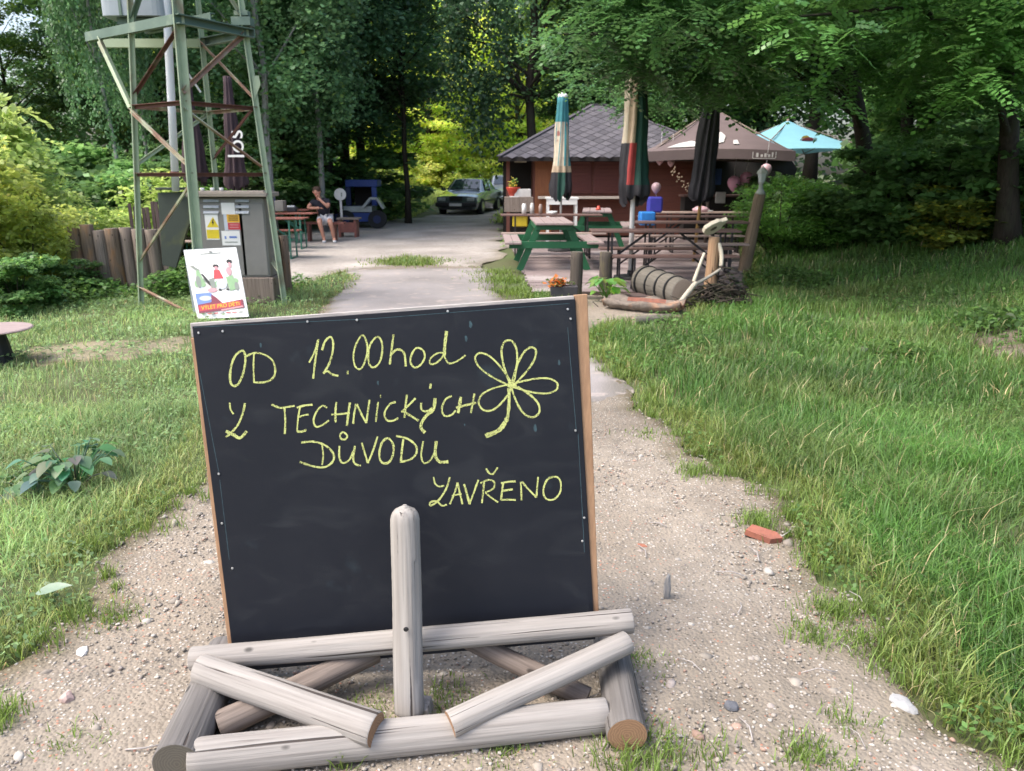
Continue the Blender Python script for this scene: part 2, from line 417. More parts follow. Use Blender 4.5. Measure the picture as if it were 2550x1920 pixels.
def log_piece(name, p0, p1, r0, r1, m='log', parent=None, endm='end', seed=0, n=26, rings=14, groove=1, round_top=False, bend=0.0):
    """a round timber from p0 to p1: slightly oval, tapered, drying checks cut in, end grain caps"""
    rnd = random.Random(seed); p0, p1 = Vector(p0), Vector(p1); L = (p1 - p0).length
    ga = [rnd.uniform(0, 6.28) for _ in range(groove)]; gs = [(rnd.uniform(0, .3), rnd.uniform(.6, 1)) for _ in range(groove)]
    ph = [rnd.uniform(0, 6.28) for _ in range(6)]
    vs, fs, mi, sm = [], [], [], []
    for i in range(rings + 1):
        t = i / rings; r = r0 + (r1 - r0) * t; z = t * L
        if round_top and t > .92: r *= math.sqrt(max(0.02, 1 - ((t - .92) / .08) ** 2.4 * .99))
        bx = bend * math.sin(t * math.pi)
        for k in range(n):
            a = 2 * math.pi * k / n
            q = 1 + .035 * math.sin(2 * a + ph[0]) + .02 * math.sin(3 * a + ph[1] + t * 2) + .018 * math.sin(t * 9 + ph[2] + a) + rnd.uniform(-.006, .006)
            for g, (a0, b0) in zip(ga, gs):
                dd = abs((a - g + math.pi) % (2 * math.pi) - math.pi)
                if dd < math.pi / n * 1.02 and a0 <= t <= b0: q -= .10
            vs.append((r * q * math.cos(a) + bx, r * q * math.sin(a), z))
    for i in range(rings):
        for k in range(n):
            k2 = (k + 1) % n; fs.append((i * n + k, i * n + k2, (i + 1) * n + k2, (i + 1) * n + k)); mi.append(0); sm.append(True)
    e = rings * n
    # caps: slightly chamfered
    c0 = len(vs)
    for k in range(n): x, y, z = vs[k]; vs.append((x * .96, y * .96, z - r0 * .05))
    for k in range(n): fs.append((c0 + k, c0 + (k + 1) % n, (k + 1) % n, k)); mi.append(0); sm.append(False)
    fs.append(tuple(c0 + k for k in range(n))[::-1]); mi.append(1); sm.append(False)
    c1 = len(vs)
    for k in range(n): x, y, z = vs[e + k]; vs.append((x * .96, y * .96, z + r1 * .05))
    for k in range(n): fs.append((e + k, e + (k + 1) % n, c1 + (k + 1) % n, c1 + k)); mi.append(0); sm.append(False)
    fs.append(tuple(c1 + k for k in range(n))); mi.append(1 if not round_top else 0); sm.append(False)
    me = bpy.data.meshes.new(name); me.from_pydata(vs, [], fs)
    me.materials.append(M[m]); me.materials.append(M[endm])
    me.polygons.foreach_set("material_index", mi); me.polygons.foreach_set("use_smooth", sm); me.update()
    R = (p1 - p0).normalized().to_track_quat('Z', 'Y').to_matrix().to_4x4()
    R = R @ Matrix.Rotation(rnd.uniform(0, 6.28), 4, 'Z')
    return link(name, me, parent, Matrix.Translation(p0) @ R, world=parent is not None)

def text(name, body, size, m, parent, matrix, depth=0.001, align='CENTER', squeeze=1.0):
    c = bpy.data.curves.new(name, 'FONT'); c.body = body; c.size = size; c.extrude = depth; c.align_x = align; c.align_y = 'CENTER'
    c.materials.append(M[m])
    tmp = bpy.data.objects.new("tmp_text", c); COL.objects.link(tmp)
    bpy.context.view_layer.update()
    dg = bpy.context.evaluated_depsgraph_get()
    me = bpy.data.meshes.new_from_object(tmp.evaluated_get(dg)); me.name = name
    bpy.data.objects.remove(tmp)
    me.materials.clear(); me.materials.append(M[m])
    return link(name, me, parent, matrix @ Matrix.Diagonal((squeeze, 1, 1, 1)), world=True)

def mesh_np(name, V, F, mats, tint=None, parent=None, smooth=False, loc=None, mi=None):
    """V (n,3), F (m,3|4) int, tint (n,3) per-vertex colour"""
    me = bpy.data.meshes.new(name); k = F.shape[1]
    me.vertices.add(len(V)); me.vertices.foreach_set("co", np.ascontiguousarray(V, dtype=np.float32).ravel())
    me.loops.add(F.size); me.loops.foreach_set("vertex_index", np.ascontiguousarray(F, dtype=np.int32).ravel())
    me.polygons.add(len(F)); me.polygons.foreach_set("loop_start", np.arange(0, F.size, k, dtype=np.int32))
    me.polygons.foreach_set("loop_total", np.full(len(F), k, dtype=np.int32))
    for mm in (mats if isinstance(mats, (list, tuple)) else [mats]): me.materials.append(M[mm] if isinstance(mm, str) else mm)
    if mi is not None: me.polygons.foreach_set("material_index", np.asarray(mi, dtype=np.int32))
    if smooth: me.polygons.foreach_set("use_smooth", np.ones(len(F), dtype=bool))
    if tint is not None:
        a = me.color_attributes.new("tint", 'FLOAT_COLOR', 'POINT')
        a.data.foreach_set("color", np.concatenate([tint, np.ones((len(tint), 1))], 1).astype(np.float32).ravel())
    me.update(calc_edges=True)
    if parent is False: return me
    o = link(name, me, parent)
    if loc is not None: o.location = loc
    return o
# ================================================================== ground
RNG = np.random.default_rng(11)
def vnoise(x, y, s, seed=0):
    """smooth value noise 0..1 on arrays"""
    x = np.asarray(x, float) / s; y = np.asarray(y, float) / s
    xi, yi = np.floor(x), np.floor(y); fx, fy = x - xi, y - yi
    fx = fx * fx * (3 - 2 * fx); fy = fy * fy * (3 - 2 * fy)
    def hsh(a, b):
        v = np.sin(a * 127.1 + b * 311.7 + seed * 74.7) * 43758.5453
        return v - np.floor(v)
    return (hsh(xi, yi) * (1 - fx) * (1 - fy) + hsh(xi + 1, yi) * fx * (1 - fy) + hsh(xi, yi + 1) * (1 - fx) * fy + hsh(xi + 1, yi + 1) * fx * fy)
def height(x, y):
    x = np.asarray(x, float); y = np.asarray(y, float)
    e = np.where(y < 9, 1.9 + .22 * y, 3.9 + .02 * (y - 9))
    t = np.maximum(0, x - e)
    h = .27 * t * t / (t + 1.6)
    h = h * np.clip((y + 2) / 7, 0, 1) * np.clip((45 - y) / 20, 0, 1)
    # a rise of meadow, sunlit by its blade colour, behind the parked cars
    h = h + .045 * np.maximum(0, y - 34) * np.clip((90 - y) / 30, 0, 1)
    h = h + (vnoise(x, y, 1.7, 3) - .5) * .05 * np.clip(np.abs(x) / 3, 0, 1)
    return h
def H1(x, y): return float(height(np.array([x]), np.array([y]))[0])

def inside(poly, x, y):
    x = np.asarray(x); y = np.asarray(y); r = np.zeros(x.shape, bool); n = len(poly)
    for i in range(n):
        x0, y0 = poly[i]; x1, y1 = poly[(i + 1) % n]
        c = (y0 > y) != (y1 > y)
        with np.errstate(divide='ignore', invalid='ignore'):
            xx = (x1 - x0) * (y - y0) / (y1 - y0 + 1e-12) + x0
        r ^= c & (x < xx)
    return r
def P(*pts): return [(G(*p).x, G(*p).y) for p in pts]

path_poly = [(-3.2, .4), (-2.2, 1.6)] + P((0, 1676), (133, 1592), (276, 1484), (246, 1420), (320, 1346), (418, 1297), (443, 1228), (512, 1184), (600, 1050), (700, 900), (805, 772), (850, 715), (905, 662)) + \
    P((1228, 660), (1240, 735), (1470, 869), (1610, 978), (1582, 1015), (1707, 1107), (1803, 1171), (1900, 1210), (1964, 1267), (1996, 1383), (2092, 1466), (2208, 1543), (2220, 1653), (2349, 1813), (2540, 1877)) + [(2.1, .4)]
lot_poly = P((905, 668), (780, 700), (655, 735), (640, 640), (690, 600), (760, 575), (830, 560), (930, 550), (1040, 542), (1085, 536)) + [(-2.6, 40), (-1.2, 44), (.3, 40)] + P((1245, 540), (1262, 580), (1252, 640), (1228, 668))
pad_poly = P((1440, 742), (1440, 850), (1520, 822), (1600, 800), (1700, 800), (1720, 735), (1600, 715), (1480, 715))
asph_poly = P((800, 790), (868, 672), (1225, 668), (1245, 740), (1475, 872), (1600, 975), (1560, 1002), (1400, 1012), (1000, 1000), (640, 985))
dirt_poly = P((60, 880), (190, 850), (380, 838), (500, 842), (500, 880), (300, 905), (130, 925))
island = P((985, 650), (1010, 640), (1075, 645), (1080, 665), (1000, 668))
soil_poly = P((2300, 860), (2400, 840), (2560, 840), (2560, 930), (2420, 915))

def wob(x, y, k=1.0):
    d = np.hypot(x, y)
    a = k * (.04 + .012 * d)
    return x + (vnoise(x, y, .8, 21) - .5) * 2.2 * a + (vnoise(x, y, .23, 24) - .5) * 1.1 * a + (vnoise(x, y, .07, 23) - .5) * a, y + (vnoise(x, y, .55, 22) - .5) * 1.8 * a + (vnoise(x, y, .09, 25) - .5) * a
def in_path(x, y):
    a, b = wob(x, y); return inside(path_poly, a, b)
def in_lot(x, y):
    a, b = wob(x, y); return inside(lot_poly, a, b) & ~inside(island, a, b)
def in_pad(x, y):
    a, b = wob(x, y); return inside(pad_poly, a, b)
def in_asph(x, y):
    a, b = wob(x, y, .35); return inside(asph_poly, a, b)

def axis(segs):
    out = []
    for a, b, s in segs: out.append(np.arange(a, b, s))
    return np.concatenate(out + [[segs[-1][1]]])
gx = axis([(-700, -60, 80), (-60, -14, 3), (-14, -5, .5), (-5, 7, .2), (7, 14, .5), (14, 60, 3), (60, 700, 80)])
gy = axis([(-60, -4, 8), (-4, 0, .5), (0, 14, .2), (14, 30, .5), (30, 60, 2), (60, 700, 40)])
XX, YY = np.meshgrid(gx, gy)
hard = (inside(path_poly, XX, YY) | inside(lot_poly, XX, YY) | inside(pad_poly, XX, YY))
ZZ = height(XX, YY) - .03 * hard
idx = np.arange(XX.size).reshape(XX.shape)
F = np.stack([idx[:-1, :-1], idx[:-1, 1:], idx[1:, 1:], idx[1:, :-1]], -1).reshape(-1, 4)
M['ground'] = mat("turf_soil", (0.07, 0.085, 0.03), (0.10, 0.085, 0.05), scale=1.6, detail=8, rough=0.95, bump=0.5, bscale=14, spots=(0.075, 0.11, 0.03), spot_scale=.8, spot_lo=.4, spot_hi=.6)
tag(mesh_np("ground", np.stack([XX, YY, ZZ], -1).reshape(-1, 3), F, 'ground', smooth=True), "grassy soil sloping up to the trees beside the gravel path", kind="structure")

# gravel and asphalt sheets, cut to ragged outlines, with real relief close by
def sheet(name, inside_fn, x0, x1, y0, y1, s, m, lift, rel, label, smooth=True):
    xs = np.arange(x0, x1, s); ys = np.arange(y0, y1, s)
    A, B = np.meshgrid(xs, ys); cx, cy = (A[:-1, :-1] + s / 2), (B[:-1, :-1] + s / 2)
    keep = inside_fn(cx, cy)
    Z = height(A, B) + lift + rel * ((vnoise(A, B, .14, 5) - .5) * 1.1 + (vnoise(A, B, .05, 6) - .5) * .6 + (vnoise(A, B, .6, 7) - .5) * 1.6)
    id_ = np.arange(A.size).reshape(A.shape)
    Fq = np.stack([id_[:-1, :-1], id_[:-1, 1:], id_[1:, 1:], id_[1:, :-1]], -1)[keep]
    used, inv = np.unique(Fq, return_inverse=True)
    V = np.stack([A, B, Z], -1).reshape(-1, 3)[used]
    # round off the cut edge and sink it into the turf
    q = inv.reshape(-1, 4); E = np.concatenate([q[:, [0, 1]], q[:, [1, 2]], q[:, [2, 3]], q[:, [3, 0]]]); Es = np.sort(E, 1)
    key = Es[:, 0].astype(np.int64) * len(V) + Es[:, 1]; u, c = np.unique(key, return_counts=True); be = u[c == 1]; ea, eb = be // len(V), be % len(V)
    bd = np.zeros(len(V), bool); bd[ea] = True; bd[eb] = True
    for _ in range(5):
        acc = np.zeros((len(V), 2)); cn = np.zeros(len(V))
        for p_, q_ in ((ea, eb), (eb, ea)): np.add.at(acc, p_, V[q_, :2]); np.add.at(cn, p_, 1)
        V[bd, :2] = .5 * V[bd, :2] + .5 * acc[bd] / cn[bd][:, None]
    V[bd, 2] = height(V[bd, 0], V[bd, 1]) - .004
    lev = np.where(bd, 0, 99); steps = max(2, int(round(.24 / s)))
    for _ in range(steps):
        mn = lev[E].min(1) + 1; np.minimum.at(lev, E[:, 0], mn); np.minimum.at(lev, E[:, 1], mn)
    k_ = np.clip(lev / steps * 1.3 + (vnoise(V[:, 0], V[:, 1], .18, 31) - .5) * .9, 0, 1)[:, None]
    dirt = .72 + .42 * vnoise(V[:, 0], V[:, 1], .7, 33)[:, None] + .10 * (vnoise(V[:, 0], V[:, 1], .15, 34)[:, None] - .5)
    tint = (np.array([.56, .55, .46]) * (1 - k_) + k_) * dirt
    return tag(mesh_np(name, V, inv.reshape(-1, 4), m, tint=tint, smooth=smooth), label, kind="structure")

def gravel_mat(name, base, dark, light, red):
    m = bpy.data.materials.new(name); m.use_nodes = True
    nt = m.node_tree; b = nt.nodes["Principled BSDF"]; b.inputs["Roughness"].default_value = 0.95; b.inputs["Specular IOR Level"].default_value = .2
    tc = _n(nt, "ShaderNodeTexCoord")
    def noise(sc, det=4):
        no = _n(nt, "ShaderNodeTexNoise"); no.inputs["Scale"].default_value = sc; no.inputs["Detail"].default_value = det
        nt.links.new(tc.outputs["Object"], no.inputs[0]); return no.outputs[0]
    def rng(v, a, c):
        r = _n(nt, "ShaderNodeMapRange"); r.inputs[1].default_value = a; r.inputs[2].default_value = c; nt.links.new(v, r.inputs[0]); return r.outputs[0]
    def mx(f, A, B):
        x = _n(nt, "ShaderNodeMix", data_type='RGBA'); nt.links.new(f, x.inputs[0])
        if isinstance(A, tuple): x.inputs[6].default_value = (*A, 1)
        else: nt.links.new(A, x.inputs[6])
        if isinstance(B, tuple): x.inputs[7].default_value = (*B, 1)
        else: nt.links.new(B, x.inputs[7])
        return x.outputs[2]
    big = noise(.9, 5); mid = noise(9, 6)
    col = mx(rng(big, .35, .7), base, dark)
    col = mx(rng(mid, .45, .75), col, tuple(v * .72 for v in base))
    vo = _n(nt, "ShaderNodeTexVoronoi"); vo.inputs["Scale"].default_value = 75; nt.links.new(tc.outputs["Object"], vo.inputs[0])
    sp = _n(nt, "ShaderNodeSeparateColor"); nt.links.new(vo.outputs["Color"], sp.inputs[0])
    near = _n(nt, "ShaderNodeMath", operation='LESS_THAN'); nt.links.new(vo.outputs["Distance"], near.inputs[0]); near.inputs[1].default_value = .33
    def pick(ch, lo, colr, col):
        g = _n(nt, "ShaderNodeMath", operation='GREATER_THAN'); nt.links.new(sp.outputs[ch], g.inputs[0]); g.inputs[1].default_value = lo
        a = _n(nt, "ShaderNodeMath", operation='MULTIPLY'); nt.links.new(g.outputs[0], a.inputs[0]); nt.links.new(near.outputs[0], a.inputs[1])
        return mx(a.outputs[0], col, colr)
    col = pick(0, .72, light, col); col = pick(1, .84, tuple(v * .45 for v in base), col); col = pick(2, .93, red, col)
    at_ = _n(nt, "ShaderNodeAttribute", attribute_name="tint"); m2 = _n(nt, "ShaderNodeMix", data_type='RGBA', blend_type='MULTIPLY'); m2.inputs[0].default_value = 1
    nt.links.new(col, m2.inputs[6]); nt.links.new(at_.outputs[0], m2.inputs[7]); col = m2.outputs[2]
    nt.links.new(col, b.inputs["Base Color"])
    bp = _n(nt, "ShaderNodeBump"); bp.inputs["Strength"].default_value = .6; bp.inputs["Distance"].default_value = .010
    su = _n(nt, "ShaderNodeMath", operation='SUBTRACT'); nt.links.new(mid, su.inputs[0]); nt.links.new(vo.outputs["Distance"], su.inputs[1])
    nt.links.new(su.outputs[0], bp.inputs["Height"]); nt.links.new(bp.outputs[0], b.inputs["Normal"])
    return m
M['gravel'] = gravel_mat("gravel_near", (0.290, 0.253, 0.205), (0.228, 0.190, 0.148), (0.46, 0.43, 0.39), (0.38, 0.20, 0.14))
M['gravel_lot'] = gravel_mat("gravel_sunlit", (0.44, 0.40, 0.365), (0.35, 0.32, 0.29), (0.60, 0.57, 0.53), (0.5, 0.38, 0.33))  # gravel made paler so the yard looks sunlit
M['asphalt'] = mat("old_asphalt", (0.30, 0.275, 0.265), (0.245, 0.225, 0.215), scale=2.5, detail=9, rough=.95, bump=.4, bscale=60, spots=(0.36, .31, .28), spot_scale=5, spot_lo=.55, spot_hi=.7, attr='tint')
M['worn'] = gravel_mat('worn_sandy_soil', (.33, .29, .20), (.25, .22, .14), (.46, .42, .34), (.3, .2, .15))
M['soil'] = gravel_mat('bare_dark_soil', (.19, .15, .12), (.13, .10, .08), (.40, .36, .32), (.25, .15, .1))
sheet("gravel_path", lambda x, y: in_path(x, y) & ~((y > 8.8) & in_asph(x, y) & ~in_asph(x, y - .4)), -3.6, 2.6, .5, 6.0, .035, 'gravel', .004, .011, "pale stony gravel path around the chalkboard")
sheet("gravel_track", in_path, -3.6, 1.4, 6.0, 14.2, .1, 'gravel', .004, .006, "gravel track behind the chalkboard")
sheet("gravel_lot", in_lot, -8, 1.2, 10, 44, .16, 'gravel_lot', .006, .004, "pale gravel yard, coloured as if sunlit, in front of the parked cars")
sheet("gravel_pad", in_pad, .3, 4, 7, 12, .06, 'gravel', .010, .012, "patch of pinkish gravel around the hollow log")
sheet("asphalt_patch", in_asph, -3.6, 1.6, 5.2, 14.2, .09, 'asphalt', .014, .002, "worn grey asphalt strip behind the chalkboard")

in_worn = lambda x, y: inside(dirt_poly, *wob(x, y, 1.3)) & ~in_path(x, y)
in_soil = lambda x, y: inside(soil_poly, *wob(x, y, 2))
sheet('worn_strip', in_worn, -8, -1, 6, 9, .07, 'worn', .004, .006, 'pale sandy worn strip crossing the left lawn')
sheet('bare_soil_patch', in_soil, 3, 8, 5, 10, .07, 'soil', .006, .02, 'bare brown soil patch on the slope at the right edge')

# ------------------------------------------------------------------ loose stones on the path
def stones(n, fn, x0, x1, y0, y1, smin, smax, seed, power=2.4, palette=None):
    r = np.random.default_rng(seed)
    x = r.uniform(x0, x1, n * 4); y = y0 + (y1 - y0) * r.uniform(0, 1, n * 4) ** 1.5
    k = fn(x, y); x, y = x[k][:n], y[k][:n]; n = len(x)
    s = smin + (smax - smin) * r.uniform(0, 1, n) ** power
    t = (1 + 5 ** .5) / 2
    ico = np.array([(-1, t, 0), (1, t, 0), (-1, -t, 0), (1, -t, 0), (0, -1, t), (0, 1, t), (0, -1, -t), (0, 1, -t), (t, 0, -1), (t, 0, 1), (-t, 0, -1), (-t, 0, 1)]) / 1.9
    fc = np.array([(0, 11, 5), (0, 5, 1), (0, 1, 7), (0, 7, 10), (0, 10, 11), (1, 5, 9), (5, 11, 4), (11, 10, 2), (10, 7, 6), (7, 1, 8), (3, 9, 4), (3, 4, 2), (3, 2, 6), (3, 6, 8), (3, 8, 9), (4, 9, 5), (2, 4, 11), (6, 2, 10), (8, 6, 7), (9, 8, 1)])
    V = ico[None] * (1 + r.uniform(-.28, .28, (n, 12, 1)))
    V = V * np.stack([r.uniform(.7, 1.3, n), r.uniform(.6, 1.1, n), r.uniform(.35, .75, n)], -1)[:, None] * s[:, None, None] * .5
    a = r.uniform(0, 6.28, n); ca, sa = np.cos(a)[:, None], np.sin(a)[:, None]
    V = np.stack([V[..., 0] * ca - V[..., 1] * sa, V[..., 0] * sa + V[..., 1] * ca, V[..., 2]], -1)
    V += np.stack([x, y, height(x, y) + .010 - s * .12], -1)[:, None]
    Fa = (fc[None] + (np.arange(n) * 12)[:, None, None]).reshape(-1, 3)
    pal = np.array(palette); c = pal[r.choice(len(pal), n, p=[.34, .24, .16, .12, .09, .05])] * r.uniform(.8, 1.2, (n, 1))
    return V.reshape(-1, 3), Fa, np.repeat(c, 12, 0)
M['stone'] = mat("stone", (1, 1, 1), (.8, .8, .8), rough=.9, scale=60, attr="tint")
PAL = [(.32, .285, .24), (.42, .39, .345), (.28, .245, .205), (.37, .325, .28), (.30, .26, .235), (.34, .23, .18)]
a = stones(24000, in_path, -3.4, 2.4, .9, 6, .005, .019, 1, palette=PAL)
b_ = stones(520, in_path, -3.4, 2.4, 1.0, 5, .022, .058, 2, 2.2, palette=PAL)
V = np.concatenate([a[0], b_[0]]); F = np.concatenate([a[1], b_[1] + len(a[0])]); T = np.concatenate([a[2], b_[2]])
tag(mesh_np("gravel_stones", V, F, 'stone', tint=T), "loose pale pebbles strewn over the path", kind="stuff")

def single_stone(name, label, px, py, s, col, seed, flat=.5):
    r = random.Random(seed); g = G(px, py)
    bm = bmesh.new(); bmesh.ops.create_icosphere(bm, subdivisions=2, radius=.5)
    for v in bm.verts:
        q = 1 + .25 * math.sin(v.co.x * 7 + seed) * math.cos(v.co.y * 6 + seed * 2) + r.uniform(-.07, .07)
        v.co = Vector((v.co.x * s[0] * q, v.co.y * s[1] * q, v.co.z * s[2] * q))
    me = bpy.data.meshes.new(name); bm.to_mesh(me); bm.free()
    me.materials.append(mat(name + "_stone", col, tuple(v * .7 for v in col), scale=12, rough=.9, bump=.3))
    o = link(name, me); o.location = (g.x, g.y, H1(g.x, g.y) + s[2] * .35); o.rotation_euler = (0, 0, r.uniform(0, 3))
    return tag(o, label, "stone")
single_stone("white_stone", "flat white stone at the right edge of the gravel near the tall grass", 2250, 1757, (.10, .06, .03), (.34, .34, .34), 3)
single_stone("pale_stone", "pale flat stone on the left side of the gravel", 205, 1627, (.06, .04, .02), (.62, .60, .57), 4)
single_stone("upright_stone", "small grey pointed stone standing on the gravel right of the chalkboard", 1660, 1490, (.035, .03, .12), (.32, .31, .30), 5)
single_stone("dark_stone", "dark grey pebble on the gravel right of the log stand", 1820, 1765, (.045, .04, .03), (.11, .115, .13), 6)
single_stone("reddish_stone", "small reddish brown stone on the gravel beside the chalkboard", 1598, 1362, (.05, .03, .018), (.33, .13, .08), 8)
single_stone("pink_stone", "pinkish rounded stone on the gravel left of the log stand", 168, 1748, (.05, .045, .035), (.45, .33, .30), 9)
# brick fragment
g = G(1898, 1340); bm = MB()
bm.prism([(-.075, -.03, 0), (.04, -.045, 0), (.085, -.005, 0), (.05, .03, 0), (-.06, .035, 0)], (0.003, 0, .028))
o = bm.build_at("brick_fragment", 'brick', (0, 0, 0)); o.location = (g.x, g.y, H1(g.x, g.y) + .008); o.rotation_euler = (.08, .1, -.5)
tag(o, "broken piece of red brick lying at the grass edge", "brick")
# dry straws and twigs on the gravel
tw = MB(); r = random.Random(5)
for i in range(40):
    px, py = r.uniform(200, 2200), r.uniform(1200, 1900); g = G(px, py)
    if not in_path(np.array([g.x]), np.array([g.y]))[0]: continue
    a_ = r.uniform(0, 3.1); L = r.uniform(.03, .13)
    tw.tube([(g.x, g.y, .02 + H1(g.x, g.y)), (g.x + L * .5 * math.cos(a_), g.y + L * .5 * math.sin(a_), .024), (g.x + L * math.cos(a_ + .2), g.y + L * math.sin(a_ + .2), .018)], r.uniform(.0012, .003), n=5)
tag(tw.build("dry_twigs", 'batten_grey'), "thin dry straws scattered on the gravel", kind="stuff")

# ------------------------------------------------------------------ grass
HARD = lambda x, y: in_path(x, y) | in_lot(x, y) | in_pad(x, y) | inside(DECKP, x, y)
DECKP = [(.25, 10.35), (3.15, 10.35), (5.2, 18), (5.2, 26), (-.6, 26), (-.1, 19)]
def blades(n, x0, x1, y0, y1, hmin, hmax, w, seed, keep=None, clump=None, tint_fn=None, lean=.45, fringe=0):
    r = np.random.default_rng(seed)
    x = r.uniform(x0, x1, n); y = r.uniform(y0, y1, n)
    if clump is not None:
        pr = vnoise(x, y, clump, seed) * .8 + vnoise(x, y, clump * .3, seed + 1) * .4
        k = r.uniform(0, 1, n) < np.clip(pr * 1.7 - .25, .12, 1); x, y = x[k], y[k]
    k = ~HARD(x, y)
    if fringe:
        f = fringe * (.3 + r.uniform(0, 1, len(x)) ** 1.6)
        th = r.uniform(0, 6.28, len(x)); k = HARD(x, y) & ~HARD(x + np.cos(th) * f, y + np.sin(th) * f) & (r.uniform(0, 1, len(x)) < .25 + .9 * vnoise(x, y, .4, 77))
    if keep is not None: k &= keep(x, y)
    x, y = x[k], y[k]; n = len(x)
    hn = vnoise(x, y, .5, 41); hh = (hmin + (hmax - hmin) * (hn * .75 + r.uniform(0, .25, n))) * r.uniform(.6, 1.15, n)
    # shorter where feet and wheels pass
    edge = HARD(x - .12, y) | HARD(x + .12, y) | HARD(x, y + .15) | HARD(x, y - .15)
    hh = np.where(edge, hh * .6, hh)
    a = r.uniform(0, 2 * np.pi, n); ln = hh * r.uniform(.1, lean * 2, n)
    b = a + np.pi / 2 + r.uniform(-.5, .5, n); ww = w * r.uniform(.6, 1.3, n)
    z = height(x, y) - .005
    dx, dy = np.cos(a) * ln, np.sin(a) * ln; wx, wy = np.cos(b) * ww / 2, np.sin(b) * ww / 2
    V = np.empty((n, 5, 3))
    V[:, 0] = np.stack([x - wx, y - wy, z], -1); V[:, 1] = np.stack([x + wx, y + wy, z], -1)
    V[:, 2] = np.stack([x - wx * .8 + dx * .35, y - wy * .8 + dy * .35, z + hh * .6], -1)
    V[:, 3] = np.stack([x + wx * .8 + dx * .35, y + wy * .8 + dy * .35, z + hh * .6], -1)
    V[:, 4] = np.stack([x + dx, y + dy, z + hh * r.uniform(.75, 1.0, n)], -1)
    Fb = np.array([(0, 1, 3), (0, 3, 2), (2, 3, 4)])[None] + (np.arange(n) * 5)[:, None, None]
    c = tint_fn(x, y, r)
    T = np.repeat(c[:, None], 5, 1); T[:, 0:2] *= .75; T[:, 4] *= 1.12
    return V.reshape(-1, 3), Fb.reshape(-1, 3), T.reshape(-1, 3)
def tint_grass(x, y, r):
    n = len(x)
    left = np.clip((-x - .3) / 1.2, 0, 1)[:, None]
    A = np.array([.076, .164, .034]); B = np.array([.20, .305, .115])
    c = A * (1 - left) + B * left
    c = c * (.62 + .75 * vnoise(x, y, .8, 51))[:, None]
    yel = np.clip(vnoise(x, y, .6, 52) * 1.8 - .9, 0, 1)[:, None]
    c = c * (1 - yel * .35) + np.array([.22, .24, .08]) * yel * .35
    near_edge = (HARD(x - .25, y) | HARD(x + .25, y))[:, None]
    c = np.where(near_edge, c * .5 + np.array([.22, .25, .07]) * .5, c)
    dry = (r.uniform(0, 1, n) < .05)[:, None]
    c = np.where(dry, np.array([.40, .36, .19]) * r.uniform(.7, 1.1, (n, 1)), c)
    c *= r.uniform(.55, 1.6, (n, 1)); c[:, 0] *= r.uniform(.85, 1.2, n)
    return np.clip(c, 0, 1)
thin = lambda x, y: ~(inside(dirt_poly, *wob(x, y)) & (RNG.uniform(0, 1, x.shape) < .93)) & ~(inside(soil_poly, *wob(x, y, 2)) & (RNG.uniform(0, 1, x.shape) < .9))
parts = []
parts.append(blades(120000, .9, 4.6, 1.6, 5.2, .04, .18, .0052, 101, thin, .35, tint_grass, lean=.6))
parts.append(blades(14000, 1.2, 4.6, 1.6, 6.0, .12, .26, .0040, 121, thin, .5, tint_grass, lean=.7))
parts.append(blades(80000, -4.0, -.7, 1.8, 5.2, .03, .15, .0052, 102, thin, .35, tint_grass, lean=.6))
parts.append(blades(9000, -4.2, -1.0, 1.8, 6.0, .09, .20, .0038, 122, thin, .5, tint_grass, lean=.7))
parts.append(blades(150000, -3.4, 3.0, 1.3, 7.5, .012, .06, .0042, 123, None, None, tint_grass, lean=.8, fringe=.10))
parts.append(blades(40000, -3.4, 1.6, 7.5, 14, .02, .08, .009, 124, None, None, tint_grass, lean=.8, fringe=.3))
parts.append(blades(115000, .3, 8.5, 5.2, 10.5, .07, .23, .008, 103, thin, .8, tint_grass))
parts.append(blades(80000, -7.5, -1.0, 5.2, 10.8, .04, .13, .008, 104, thin, .8, tint_grass))
parts.append(blades(50000, 3.3, 15, 10.5, 18, .10, .28, .014, 105, None, 1.2, tint_grass))
parts.append(blades(30000, -10.5, -1.2, 10.8, 18, .06, .2, .014, 106, None, 1.2, tint_grass))
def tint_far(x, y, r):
    c = np.array([.34, .42, .12]) * (.7 + .6 * vnoise(x, y, 1.5, 61))[:, None] * r.uniform(.75, 1.3, (len(x), 1)); return c  # bright blades put the meadow's sunshine into their colour
parts.append(blades(40000, -7, 3, 26, 60, .15, .5, .05, 107, lambda x, y: ~((np.abs(x + 2.3) < 1.4) & (y < 38)), 2.0, tint_far))
